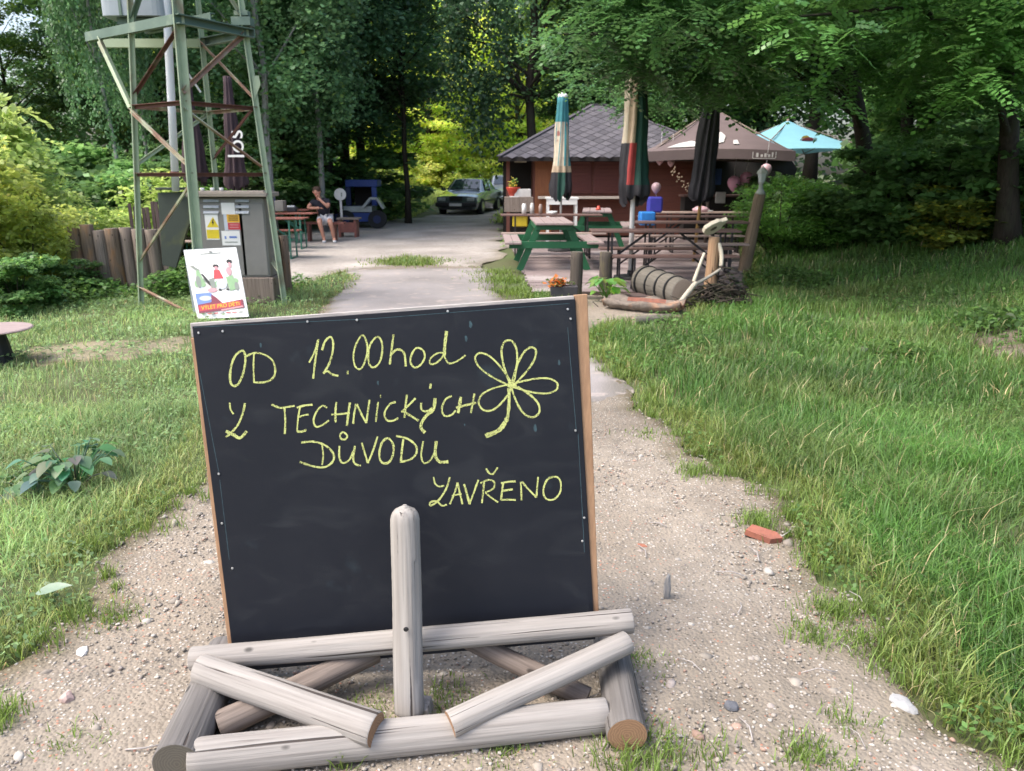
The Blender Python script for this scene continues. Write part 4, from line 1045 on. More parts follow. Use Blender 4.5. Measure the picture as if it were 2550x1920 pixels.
def leafy_plant(name, label, px, py, leaves_, size, h, spread, base, seed, z0=None):
    """a rosette of big broad leaves, each leaf a curved blade on a stalk"""
    r = random.Random(seed); g = G(px, py); zb = H1(g.x, g.y) if z0 is None else z0
    root = thing(name, label, "plant", (g.x, g.y, zb))
    me_ = {}
    for i in range(leaves_):
        a = r.uniform(0, 6.28); el_ = r.uniform(.25, 1.1); d = spread * r.uniform(.35, 1)
        tip = Vector((math.cos(a) * d, math.sin(a) * d, h * r.uniform(.45, 1)))
        L = size * r.uniform(.7, 1.2); dr = Vector((math.cos(a), math.sin(a), -.25 * r.uniform(0, 2))).normalized(); s = dr.cross(Vector((r.uniform(-.2, .2), r.uniform(-.2, .2), 1))).normalized(); u = s.cross(dr)
        m = MB(); prof = [(0, .05), (.12, .36), (.3, .5), (.5, .46), (.7, .34), (.88, .16), (1, .01)]
        vs = []
        for t, w in prof:
            c = tip + dr * L * t - Vector((0, 0, L * .18 * t * t)); vs += [c - s * w * L * .8 + u * w * L * .22, c, c + s * w * L * .8 + u * w * L * .22]
        fs = []
        for q in range(len(prof) - 1):
            b = q * 3; fs += [(b, b + 1, b + 4, b + 3), (b + 1, b + 2, b + 5, b + 4)]
        m.add(vs, fs, 0, True); m.tube([(0, 0, 0), tip * .6 + Vector((0, 0, .02)), tip], [.006, .004, .003], n=5, cap=False)
        c = tuple(min(.5, q * r.uniform(.65, 1.35)) for q in base)
        me = bpy.data.meshes.new("leaf"); me.from_pydata(m.v, [], m.f); me.materials.append(M['leaf']); me.polygons.foreach_set("use_smooth", m.sm)
        ca = me.color_attributes.new("tint", 'FLOAT_COLOR', 'POINT'); ca.data.foreach_set("color", [q for _ in m.v for q in (*c, 1)]); me.update()
        link("leaf", me, root)
    return root
leafy_plant("burdock_plant", "clump of broad dark green leaves in the left grass", 190, 1215, 55, .085, .24, .24, (.12, .21, .12), 3)
leafy_plant("burdock_plant", "smaller clump of broad leaves at the left edge, next to the big clump", 70, 1228, 30, .085, .15, .2, (.10, .18, .10), 4)
leafy_plant("broadleaf_seedling", "tall pale green leafed plant growing beside the two stumps", 1510, 748, 34, .13, .30, .22, (.14, .27, .06), 5)
leafy_plant("broadleaf_seedling", "leafy plant on the soil at the right edge of the slope", 2480, 850, 8, .09, .16, .12, (.11, .18, .07), 6)
# single fallen leaf
g = G(142, 1512); m = MB(); pr = [(0, .03), (.15, .3), (.35, .42), (.6, .36), (.82, .18), (1, .01)]; vs = []
for t, w in pr: vs += [(.13 * t - .065, -w * .075, .012 * math.sin(t * 3)), (.13 * t - .065, 0, 0), (.13 * t - .065, w * .075, .012 * math.sin(t * 3))]
m.add(vs, [f_ for q in range(5) for f_ in ((q * 3, q * 3 + 1, q * 3 + 4, q * 3 + 3), (q * 3 + 1, q * 3 + 2, q * 3 + 5, q * 3 + 4))], 0, True)
M['pale_leaf'] = mat("pale_leaf", (.20, .27, .19), (.15, .21, .14), scale=30, rough=.5)
o = m.build_at("fallen_leaf", 'pale_leaf', (0, 0, 0)); o.location = (g.x, g.y, .075); o.rotation_euler = (.15, -.1, .3)
tag(o, "single pale green leaf lying on the grass at the lower left", "leaf")
# ================================================================== chalkboard
BW, BH = 1.18, 1.0089
BC = Vector((-.35523, 2.28758, .68649))
BR = (Matrix.Rotation(.05200, 3, 'Z') @ Matrix.Rotation(-.14038, 3, 'X') @ Matrix.Rotation(-.06255, 3, 'Y'))
BM = Matrix.Translation(BC) @ BR.to_4x4()
board = thing("chalkboard_sign", "large black chalkboard with yellow chalk writing and a flower, leaning on the log stand", "chalkboard", (BC.x, BC.y, .03))
def bl(u, v, y=0.0): return BC + BR @ Vector((u, y, v))
def to_board(px, py):
    d = ray(px, py); n = BR @ Vector((0, 1, 0)); o = Vector((0, 0, CAM_H)); t = (BC - o).dot(n) / d.dot(n)
    q = BR.transposed() @ (o + d * t - BC); return q.x, q.z
bot = -BH / 2 - .115
def bbox(name, m, u0, u1, v0, v1, y0, y1, bevel=.002):
    b = MB(); b.box(bl((u0 + u1) / 2, (v0 + v1) / 2, (y0 + y1) / 2), (u1 - u0, y1 - y0, v1 - v0), BR); return b.build(name, m, board, bevel)
bbox("writing_panel", 'board', -.59, .59, bot, BH / 2, 0, .006, .0015)
bbox("frame_top", 'batten_grey', -.598, .588, BH / 2 - .034, BH / 2 + .010, .0065, .048)
b = MB(); b.prism([bl(.570, bot + .03, .0066), bl(.607, bot + .03, .0066), bl(.630, BH / 2 + .012, .0066), bl(.590, BH / 2 + .012, .0066)], BR @ Vector((0, .042, 0))); b.build("frame_side", 'batten', board, .0015)
b = MB(); b.prism([bl(-.604, bot + .03, .0066), bl(-.560, bot + .03, .0066), bl(-.560, BH / 2 - .036, .0066), bl(-.601, BH / 2 - .036, .0066)], BR @ Vector((0, .042, 0))); b.build("frame_side", 'batten', board, .0015)
bbox("frame_bottom", 'batten_grey', -.558, .56, bot + .03, bot + .075, .0066, .046)
for px, py in [(495, 829), (555, 825), (766, 801), (1115, 775), (1421, 794), (1414, 770), (545, 1180), (553, 1303), (579, 1415), (1433, 1072), (1455, 1289), (1450, 1347), (889, 797)]:
    u, v = to_board(px, py); s = MB(); c = bl(u, v, -.0015)
    s.tube([c + BR @ Vector((0, .0005, 0)), c - BR @ Vector((0, .002, 0))], [.0042, .003], n=8); s.build("screw", 'screw', board)
# chalk: each stroke a thin ribbon of powder, digitised from the board itself
def mk_chalk():
    m = bpy.data.materials.new("yellow_chalk"); m.use_nodes = True; nt = m.node_tree; b = nt.nodes["Principled BSDF"]
    b.inputs["Base Color"].default_value = (.56, .60, .21, 1); b.inputs["Roughness"].default_value = 1
    tc = _n(nt, "ShaderNodeTexCoord"); no = _n(nt, "ShaderNodeTexNoise"); no.inputs["Scale"].default_value = 380; no.inputs["Detail"].default_value = 3
    nt.links.new(tc.outputs["Object"], no.inputs[0])
    r = _n(nt, "ShaderNodeMapRange"); r.inputs[1].default_value = .36; r.inputs[2].default_value = .52; r.inputs[3].default_value = .15; nt.links.new(no.outputs[0], r.inputs[0])
    n2 = _n(nt, "ShaderNodeTexNoise"); n2.inputs["Scale"].default_value = 28; n2.inputs["Detail"].default_value = 2; nt.links.new(tc.outputs["Object"], n2.inputs[0])
    ad = _n(nt, "ShaderNodeMath", operation='MULTIPLY_ADD'); nt.links.new(n2.outputs[0], ad.inputs[0]); ad.inputs[1].default_value = .35; ad.inputs[2].default_value = -.17
    a2 = _n(nt, "ShaderNodeMath", operation='ADD'); nt.links.new(ad.outputs[0], a2.inputs[0]); nt.links.new(no.outputs[0], a2.inputs[1]); nt.links.new(a2.outputs[0], r.inputs[0])
    tr = _n(nt, "ShaderNodeBsdfTransparent"); ms = _n(nt, "ShaderNodeMixShader")
    nt.links.new(r.outputs[0], ms.inputs[0]); nt.links.new(tr.outputs[0], ms.inputs[1]); nt.links.new(b.outputs[0], ms.inputs[2]); nt.links.new(ms.outputs[0], nt.nodes["Material Output"].inputs[0])
    return m
M['chalk'] = mk_chalk()
Z = lambda x, y: to_board(450 + x * .47468, 720 + y * .47468)
def smooth(pts, k=6):
    if len(pts) < 3: return [tuple(np.array(pts[0]) * (1 - t) + np.array(pts[1]) * t) for t in np.linspace(0, 1, 5)]
    P_ = [pts[0]] + pts + [pts[-1]]
    if pts[0] == pts[-1]: P_ = [pts[-2]] + pts + [pts[1]]
    out = []
    for i in range(1, len(P_) - 2):
        p0, p1, p2, p3 = (np.array(P_[j], float) for j in (i - 1, i, i + 1, i + 2))
        for t in np.arange(k) / k:
            out.append(.5 * ((2 * p1) + (-p0 + p2) * t + (2 * p0 - 5 * p1 + 4 * p2 - p3) * t * t + (-p0 + 3 * p1 - 3 * p2 + p3) * t ** 3))
    out.append(np.array(P_[-2], float)); return out
LAY = [0]
def chalk(name, strokes, w=.0063, label=None, chars=None):
    if chars:
        i = 0
        for ch, n in chars: chalk(name, strokes[i:i + n], w, "chalk letter " + ch); i += n
        assert i == len(strokes); return
    m = MB(); r = random.Random(LAY[0])
    for st in strokes:
        ww = w * r.uniform(.8, 1.12)
        if isinstance(st[0], float): ww = st[0]; st = st[1:]
        sm = smooth(list(st)); q = [Vector(Z(p[0], p[1])) for p in sm]
        LAY[0] += 1; y = -.0006 - .00004 * (LAY[0] % 24); vs = []
        for i, p in enumerate(q):
            d = (q[min(i + 1, len(q) - 1)] - q[max(i - 1, 0)]);
            if d.length < 1e-9: d = Vector((1, 0))
            d.normalize(); nrm = Vector((-d.y, d.x)); k = ww / 2 * r.uniform(.75, 1.15)
            a = p + nrm * k; b_ = p - nrm * k
            vs += [bl(a.x, a.y, y), bl(b_.x, b_.y, y)]
        m.add(vs, [(2 * i, 2 * i + 1, 2 * i + 3, 2 * i + 2) for i in range(len(q) - 1)])
    o = m.build(name, 'chalk', board)
    if label: o["label"] = label
    return o
chalk("chalk_letter", [
    [(325, 323), (290, 345), (266, 400), (259, 470), (272, 505), (300, 500), (325, 450), (338, 390), (338, 345), (325, 323)],
    [(385, 335), (382, 410), (385, 488)], [(345, 352), (385, 335), (435, 342), (480, 372), (496, 420), (486, 463), (445, 487), (380, 489)],
    [(674, 385), (702, 330), (722, 262)], [(722, 262), (708, 360), (695, 470)],
    [(742, 320), (757, 275), (785, 250), (800, 280), (795, 340), (775, 400), (748, 442)], [(748, 442), (770, 430), (795, 447), (828, 455)],
    [.012, (870, 437), (880, 437)],
    [(950, 243), (920, 290), (906, 350), (916, 405), (945, 418), (970, 370), (980, 310), (970, 262), (950, 243)],
    [(1030, 250), (995, 290), (984, 350), (991, 397), (1015, 410), (1045, 380), (1058, 320), (1053, 272), (1030, 250)],
    [(1117, 238), (1106, 320), (1097, 395)], [(1100, 350), (1130, 318), (1160, 322), (1175, 345), (1181, 405)],
    [(1240, 308), (1215, 335), (1205, 380), (1225, 410), (1255, 400), (1280, 360), (1272, 322), (1240, 308)],
    [(1392, 335), (1350, 335), (1312, 362), (1308, 390), (1335, 390), (1370, 360), (1388, 320)],
    [.010, (1395, 220), (1386, 290), (1382, 350)], [(1382, 350), (1405, 388), (1445, 380), (1480, 358), (1494, 346)]], chars=[("O", 1), ("D", 2), ("1", 2), ("2", 2), (".", 1), ("0", 1), ("0", 1), ("h", 2), ("o", 1), ("d", 3)])
chalk("chalk_letter", [
    [(258, 595), (262, 630), (278, 655)], [(338, 598), (325, 655), (300, 712), (268, 750), (238, 776)], [.010, (238, 745), (275, 762), (312, 780), (347, 745)],
    [(476, 604), (520, 622), (560, 618), (598, 612)], [(545, 622), (549, 690), (547, 760)],
    [(627, 615), (616, 680), (611, 746)], [(610, 622), (650, 610), (692, 606)], [(618, 672), (645, 662), (672, 657)], [(611, 746), (635, 748), (660, 738)],
    [(768, 622), (742, 612), (712, 645), (697, 690), (712, 722), (748, 710), (778, 688)],
    [(817, 592), (812, 640), (812, 700)], [(888, 595), (880, 650), (872, 717)], [(790, 658), (840, 655), (888, 648)],
    [(920, 602), (910, 655), (905, 706)], [(924, 603), (948, 655), (974, 702)], [(974, 702), (982, 640), (991, 580)],
    [(1036, 592), (1030, 640), (1024, 696)], [.009, (1046, 562), (1051, 562)],
    [(1128, 592), (1098, 603), (1070, 648), (1080, 685), (1110, 691), (1142, 676)],
    [(1187, 553), (1180, 610), (1174, 674)], [(1232, 572), (1195, 610), (1158, 645)], [(1165, 640), (1200, 660), (1248, 690)],
    [(1262, 595), (1264, 632), (1292, 640), (1322, 622)], [.010, (1335, 572), (1326, 630), (1292, 660), (1264, 700), (1262, 730), (1282, 752)], [(1313, 495), (1308, 522)],
    [(1422, 560), (1388, 580), (1370, 628), (1384, 664), (1420, 660), (1442, 636)],
    [.010, (1470, 565), (1462, 610), (1455, 650)], [(1541, 548), (1532, 600), (1522, 650)], [(1445, 622), (1490, 610), (1550, 596)]], chars=[("Z", 3), ("T", 2), ("E", 4), ("C", 1), ("H", 3), ("N", 3), ("I", 2), ("C", 1), ("K", 3), ("Ý", 3), ("C", 1), ("H", 3)])
chalk("chalk_letter", [
    [(742, 815), (748, 870), (742, 922)], [(632, 804), (700, 800), (760, 820), (800, 860), (800, 900), (760, 932), (700, 930), (625, 906)],
    [(853, 750), (836, 765), (842, 785), (862, 788), (874, 770), (853, 750)],
    [(833, 822), (832, 880), (850, 912), (885, 895), (905, 850)], [(914, 822), (905, 890), (918, 918), (945, 926)],
    [(950, 806), (966, 860), (982, 912)], [(982, 912), (1008, 850), (1033, 773)],
    [(1090, 783), (1058, 802), (1042, 860), (1052, 905), (1085, 912), (1110, 880), (1117, 822), (1090, 783)],
    [(1168, 788), (1160, 850), (1155, 905)], [(1130, 770), (1190, 785), (1233, 820), (1236, 860), (1205, 893), (1150, 907)],
    [(1272, 798), (1262, 868), (1275, 912), (1310, 897), (1332, 850), (1341, 797)], [.010, (1341, 797), (1336, 868), (1358, 905), (1404, 905)]], chars=[("D", 2), ("Ů", 3), ("V", 2), ("O", 1), ("D", 2), ("U", 2)])
chalk("chalk_letter", [
    [(1327, 985), (1334, 1018), (1355, 1035), (1382, 1030)], [(1412, 985), (1392, 1048), (1352, 1108), (1312, 1135), (1310, 1118), (1342, 1112), (1370, 1135), (1396, 1130)],
    [(1412, 1128), (1438, 1065), (1452, 1015)], [(1452, 1015), (1464, 1068), (1478, 1128)], [(1422, 1085), (1448, 1078), (1474, 1074)],
    [(1486, 1022), (1502, 1075), (1515, 1128)], [(1515, 1128), (1538, 1065), (1562, 1000)],
    [(1602, 940), (1616, 962), (1635, 970), (1650, 955), (1662, 935)], [(1592, 1012), (1586, 1065), (1580, 1122)], [(1572, 1018), (1615, 1000), (1645, 1012), (1640, 1045), (1598, 1066)], [(1598, 1066), (1628, 1092), (1665, 1118)],
    [(1692, 1012), (1686, 1060), (1680, 1106)], [(1680, 1018), (1718, 1010), (1758, 1008)], [(1684, 1060), (1712, 1054), (1742, 1050)], [(1680, 1106), (1718, 1104), (1758, 1106)],
    [(1784, 1010), (1786, 1055), (1788, 1108)], [(1790, 1010), (1825, 1050), (1866, 1092)], [(1866, 1092), (1870, 1040), (1875, 985)],
    [(1960, 983), (1922, 1000), (1902, 1058), (1918, 1100), (1958, 1102), (1990, 1065), (1993, 1012), (1972, 985), (1930, 990)]], chars=[("Z", 2), ("A", 3), ("V", 2), ("Ř", 4), ("E", 4), ("N", 3), ("O", 1)])
c0 = (1738, 505)
def petal(tx, ty, w):
    dx, dy = tx - c0[0], ty - c0[1]; L = math.hypot(dx, dy); ux, uy = dx / L, dy / L; nx, ny = -uy * w, ux * w
    return [c0, (c0[0] + dx * .4 + nx * .8, c0[1] + dy * .4 + ny * .8), (c0[0] + dx * .75 + nx, c0[1] + dy * .75 + ny), (c0[0] + dx * .95 + nx * .6, c0[1] + dy * .95 + ny * .6), (tx, ty),
            (c0[0] + dx * .95 - nx * .6, c0[1] + dy * .95 - ny * .6), (c0[0] + dx * .75 - nx, c0[1] + dy * .75 - ny), (c0[0] + dx * .4 - nx * .8, c0[1] + dy * .4 - ny * .8), c0]
chalk("flower_drawing", [petal(1718, 268, 40), petal(1852, 308, 34), petal(1978, 508, 40), petal(1868, 662, 46), petal(1572, 618, 50), petal(1552, 345, 40),
      [.010, (1722, 520), (1722, 600), (1712, 680), (1680, 730)], [.014, (1712, 680), (1680, 730), (1640, 755), (1598, 770)], [.016, (1715, 500), (1760, 510)]], w=.0068, label="six petalled flower drawn in yellow chalk")
# faint wiped ghosts of older chalk
def mk_ghost():
    m = bpy.data.materials.new("wiped_chalk_haze"); m.use_nodes = True; nt = m.node_tree; b = nt.nodes["Principled BSDF"]; b.inputs["Base Color"].default_value = (.35, .38, .38, 1); b.inputs["Roughness"].default_value = 1
    tc = _n(nt, "ShaderNodeTexCoord"); mp = _n(nt, "ShaderNodeMapping"); mp.inputs["Scale"].default_value = (2.2, 2.2, 5.5); mp.inputs["Rotation"].default_value = (0, .5, 0); nt.links.new(tc.outputs["Object"], mp.inputs[0])
    n1 = _n(nt, "ShaderNodeTexNoise"); n1.inputs["Scale"].default_value = 2.0; n1.inputs["Detail"].default_value = 9; n1.inputs["Distortion"].default_value = 1.2; nt.links.new(mp.outputs[0], n1.inputs[0])
    r = _n(nt, "ShaderNodeMapRange"); r.inputs[1].default_value = .50; r.inputs[2].default_value = .80; r.inputs[3].default_value = .0; r.inputs[4].default_value = .035; nt.links.new(n1.outputs[0], r.inputs[0])
    tr = _n(nt, "ShaderNodeBsdfTransparent"); ms = _n(nt, "ShaderNodeMixShader"); nt.links.new(r.outputs[0], ms.inputs[0]); nt.links.new(tr.outputs[0], ms.inputs[1]); nt.links.new(b.outputs[0], ms.inputs[2]); nt.links.new(ms.outputs[0], nt.nodes["Material Output"].inputs[0]); return m
M['ghost'] = mk_ghost()
m = MB(); m.add([bl(-.575, bot + .02, -.00015), bl(.575, bot + .02, -.00015), bl(.575, BH / 2 - .015, -.00015), bl(-.575, BH / 2 - .015, -.00015)], [(0, 1, 2, 3)]); m.build("chalk_haze", 'ghost', board)
# smears and scratches left on the old paint
M['smear'] = mat("faded_teal_smear", (.05, .10, .12), (.03, .05, .06), scale=80, rough=1)
for k, (x, y, l, a_) in enumerate([(420, 295, 26, .6), (1497, 260, 34, 1.2), (1520, 185, 40, 2.9), (1985, 385, 30, .2), (1860, 728, 44, 3.0), (1035, 492, 24, .3), (1490, 712, 14, 1)]):
    u, v = Z(x, y); q = [(u + l * .00012 * math.cos(t) * (1 + .3 * math.sin(3 * t + k)), v + l * .0003 * math.sin(t)) for t in np.linspace(0, 6.0, 9)]
    sm_ = MB(); sm_.add([bl(p[0], p[1], -.0003) for p in q], [tuple(range(9))]); sm_.build('paint_smear', 'smear', board)
for (x0, y0, x1, y1) in [(100, 440, 200, 960), (205, 1000, 255, 1420), (2030, 200, 2075, 740), (2085, 760, 2118, 1380), (70, 200, 1000, 155), (1000, 155, 2040, 75)]:
    (u0, v0), (u1, v1) = Z(x0, y0), Z(x1, y1); d = Vector((u1 - u0, v1 - v0)).normalized(); n_ = Vector((-d.y, d.x)) * .0009
    sm_ = MB(); sm_.add([bl(u0 + n_.x, v0 + n_.y, -.0003), bl(u1 + n_.x, v1 + n_.y, -.0003), bl(u1 - n_.x, v1 - n_.y, -.0003), bl(u0 - n_.x, v0 - n_.y, -.0003)], [(0, 1, 2, 3)]); sm_.build('paint_smear', 'smear', board)

# ================================================================== log stand
st = thing("log_stand", "grey weathered log stand holding up the chalkboard", "sign stand", (-.31, 1.95, 0))
log_piece("base_log", G(478, 1888, .054), G(1508, 1782, .052), .053, .049, 'log', st, 'end_pale', 1, n=34, rings=30)
log_piece("rail", at(478, 1640, 2.085), at(1572, 1546, 2.175), .036, .039, 'log', st, 'end_pale', 2, n=30, rings=26, bend=.006)
log_piece("upright_post", at(1020, 1772, 1.97), at(1008, 1258, 2.14), .0435, .043, 'log', st, 'end', 3, n=32, rings=60, round_top=True)
p0 = G(440, 1900, .064); p1 = G(528, 1700, .064); log_piece("foot_log", p0, p0 + (p1 - p0) * 1.5, .064, .058, 'log_dark', st, 'end_dark', 4, n=30, rings=18)
p0 = G(1563, 1830, .056); p1 = G(1528, 1640, .056); log_piece("foot_log", p0, p0 + (p1 - p0) * 1.4, .057, .055, 'log_dark', st, 'end', 5, n=30, rings=18)
log_piece("front_brace", at(500, 1665, 2.045), at(935, 1818, 1.82), .044, .048, 'log', st, 'end', 6, n=28, rings=18)
log_piece("front_brace", at(1562, 1600, 2.11), at(1122, 1803, 1.855), .037, .040, 'log', st, 'end', 7, n=28, rings=18)
log_piece("back_brace", G(545, 1808, .043), at(935, 1622, 2.155), .043, .038, 'log_brown', st, 'end', 8, n=26, rings=18)
log_piece("back_brace", G(1462, 1738, .036), at(1165, 1592, 2.20), .033, .030, 'log_brown', st, 'end_pale', 9, n=26, rings=14)
w = MB(); g = G(1036, 1792, 0); w.prism([(g.x - .045, g.y - .02, 0.01), (g.x + .045, g.y - .02, 0.01), (g.x + .038, g.y - .02, .048), (g.x - .052, g.y - .02, .054)], (0.005, .07, 0)); w.build("wedge_block", 'log', st, .002)
for k, (px, py, Y) in enumerate([(1011, 1567, 2.005)]):
    c = at(px, py, Y - .012); s = MB(); s.tube([c, c + Vector((0, -.004, 0))], [.008, .006], n=10); s.build("bolt", 'rubber', st)

# ================================================================== low round table at the left edge
Y = 6.5; g = G(5, 905); zt = at(5, 817, Y).z
rt = thing("round_table", "low round pale wooden table on a dark pedestal at the left edge", "table", (g.x, Y, H1(g.x, Y)))
m = MB(); m.lathe((g.x, Y, zt), [(.001, -.018), (.29, -.018), (.30, -.009), (.29, 0), (.001, 0.001)], n=32, smooth=False); m.build("table_top", 'picnic_top', rt)
m = MB(); m.lathe((g.x, Y, 0), [(.13, 0), (.125, .03), (.085, zt - .05), (.11, zt - .019)], n=10, smooth=False); m.build("pedestal", 'rubber', rt)
m = MB(); m.tube([(g.x + .02, Y - .05, zt), (g.x + .02, Y - .05, zt + .045)], .008, n=8); m.build("bolt", 'rubber', rt)

# ================================================================== lattice tower
tw_ = thing("lattice_tower", "green steel lattice tower with rusty cross braces", "tower", (X(500, 9.6, 0), 9.6, 0))
YC, YL, YR, YB = 8.9, 9.5, 9.75, 10.5
zt = at(438, 50, YC + .05).z
def leg(pxb, Yb, pxt, pyt, Yt, w, up):
    b = Vector((X(pxb, Yb, 0), Yb, -.05)); t = at(pxt, pyt, Yt); d = (t - b); top = b + d * ((zt + 2.6 - b.z) / d.z)
    m = MB(); m.angle(b, top, w, .012, up=up); o = m.build("leg", 'steel_green', tw_)
    return lambda z: b + d * ((z - b.z) / d.z)
fC = leg(500, YC, 440, 57, YC + .05, .085, (0, -1, 0)); fL = leg(349, YL, 324, 79, YL, .048, (0, -1, 0)); fR = leg(706, YR, 608, 85, YR, .055, (0, -1, 0)); fB = leg(562, YB, 499, 95, YB - .1, .05, (0, -1, 0))
def bar(name, a, b, w, mt, off=(0, 0, 0)):
    m = MB(); a = Vector(a) + Vector(off); b = Vector(b) + Vector(off); m.angle(a, b, w, .006, up=(0, -1, 0)); m.build(name, mt, tw_)
def zz(px, py, Y): return at(px, py, Y).z
zA, zB = zz(440, 250, YC), zz(460, 430, YC)
for z, ex in ((zA, 0), (zB, 0)):
    bar("cross_bar", fL(z), fC(z), .045, 'rust_dark', (0, .01, 0)); bar("cross_bar", fC(z), fR(z), .045, 'rust_dark', (0, .01, 0))
    bar("cross_bar", fL(z), fB(z), .04, 'rust', (0, .01, 0)); bar("cross_bar", fB(z), fR(z), .04, 'rust', (0, .01, 0))
bar("brace", fL(zz(345, 235, YL)), fC(zz(430, 62, YC)), .035, 'rust_dark', (0, .03, 0))
bar("brace", fL(zz(345, 272, YL)), fC(zz(462, 402, YC)), .05, 'rust', (0, -.03, 0))
bar("brace", fC(zz(448, 228, YC)), fR(zz(600, 85, YR)), .042, 'rust', (0, -.03, 0))
bar("brace", fC(zz(460, 262, YC)), fR(zz(655, 412, YR)), .035, 'rust', (0, -.03, 0))
bar("brace", fB(zz(508, 104, YB)), fR(zz(625, 237, YR)), .035, 'rust', (0, .0, 0))
bar("brace", fL(zz(345, 408, YL)), fB(zz(515, 282, YB)), .035, 'steel_green', (0, .02, 0))
bar("brace", fC(zz(462, 462, YC)), fL(zz(364, 655, YL)), .035, 'rust', (0, .03, 0))
bar("brace", fL(zz(358, 712, YL)), fC(zz(480, 790, YC)), .04, 'rust', (0, .0, 0))
bar("brace", fR(zz(700, 680, YR)), fB(zz(540, 470, YB)), .04, 'rust', (0, .03, 0))
bar("brace", fR(zA), fB(zz(530, 400, YB)), .035, 'rust_dark', (0, .04, 0))
# platform
def beam(name, a, b, w=.06, h=.10, mt='beam_green'):
    m = MB(); a, b = Vector(a), Vector(b); m.bar(a, b, .012, h, 0); dz = Vector((0, 0, h / 2 - .006)); d = (b - a).normalized(); s = d.cross(Vector((0, 0, 1))).normalized() * (w / 2 + .0065)
    m.bar(a + dz + s, b + dz + s, w, .010, 0); m.bar(a - dz + s, b - dz + s, w, .010, 0); m.build(name, mt, tw_)
c_, l_, r_, b_ = fC(zt), fL(zt), fR(zt), fB(zt)
vL = (l_ - c_); beam("platform_beam", c_ + Vector((0, -.06, 0)), l_ + vL * 1.02 + Vector((0, -.06, 0)))
beam("platform_beam", c_ + Vector((.013, -.075, 0)), r_ + (r_ - c_) * .06 + Vector((0, -.06, 0)))
beam("platform_beam", b_ + Vector((0, .06, 0)), r_ + (r_ - b_) * .1 + Vector((.05, .06, 0)), mt='beam_green')
beam("platform_beam", b_ + Vector((0, .06, 0)), l_ + vL * 1.02 + (b_ - c_) * .25 + Vector((0, .02, 0)), mt='steel_green')
beam("platform_beam", c_ * .5 + r_ * .5 + Vector((0, 0, .11)), (l_ + b_) * .5 + vL * .5 + Vector((0, 0, .11)), .05, .08, 'beam_green')
m = MB(); e = l_ + vL * .66; m.angle(e + Vector((0, -.02, -.05)), fL(zA), .07, .01, up=(0, -1, 0)); m.build("strut", 'steel_green', tw_)
# tower above the platform
for z in (zt + 1.2,):
    bar("cross_bar", fL(z), fC(z), .045, 'rust', (0, .01, 0)); bar("cross_bar", fC(z), fR(z), .045, 'rust', (0, .01, 0))
bar("brace", fL(zt + .1), fC(zt + 1.1), .045, 'beam_green', (0, .03, 0)); bar("brace", fR(zt + .15), fC(zt + 1.1), .04, 'rust', (0, .03, 0)); bar("brace", fC(zt + .1), fB(zt + 1.1), .04, 'rust', (0, .03, 0))
# gusset on the right leg, insulator stack
m = MB(); g = fR(zz(630, 225, YR)); m.prism([g + Vector((.02, -.03, -.12)), g + Vector((.11, -.03, .06)), g + Vector((.10, -.03, .16)), g + Vector((.02, -.03, .16))], (0, .008, 0)); m.build("gusset_plate", 'steel_green', tw_)
m = MB(); g = fR(zt + .05); m.box(g + Vector((0, 0, .07)), (.22, .16, .09)); m.box(g + Vector((0, 0, .16)), (.16, .1, .05)); m.build("bracket", 'beam_green', tw_)
m = MB(); m.bar(at(458, 168, 10.0), at(500, 230, 10.1), .02, .02); m.build('insulator_rod', 'white', tw_)
# white conduit and grey tank
cd = thing("white_conduit", "white vertical cable pipe running down inside the tower into the cabinet", "pipe", at(440, 470, 9.9))
m = MB(); a_ = at(438, 476, 9.9); t_ = at(414, 0, 9.75); m.tube([a_, a_.lerp(t_, .5), t_, t_ + (t_ - a_) * .35], .046, n=14, smooth=True); m.build("pipe", 'conduit', cd)
for py in (250, 428):
    m = MB(); k = (476 - py) / 476; c = a_.lerp(t_, k); m.tube([c + Vector((0, 0, -.02)), c + Vector((0, 0, .02))], .050, n=14); m.build("clamp", 'rust_dark', cd)
Yt_ = 9.75
tk = thing("transformer_tank", "light grey metal tank standing on the tower platform", "tank", at(330, 38, Yt_))
p_a, p_b = at(247, 38, Yt_ - .1), at(408, 38, Yt_ - .1)
m = MB(); cx = (p_a.x + p_b.x) / 2; wd = (p_b.x - p_a.x); z0 = p_a.z
pts = []
for i in range(28):
    t = 2 * math.pi * i / 28; ex = .28; cs, sn = math.cos(t), math.sin(t)
    pts.append((cx + math.copysign(abs(cs) ** ex, cs) * wd / 2, Yt_ + .2 + math.copysign(abs(sn) ** ex, sn) * .3, z0))
m.prism(pts, (0, 0, 1.1)); m.build("tank_shell", 'tank', tk)
m = MB(); m.box((cx - .12, Yt_ - .105, z0 + .5), (.03, .012, 1.0)); m.box((cx, Yt_ + .2, z0 - .045), (wd * .6, .4, .07)); m.build("tank_foot", 'beam_green', tk)

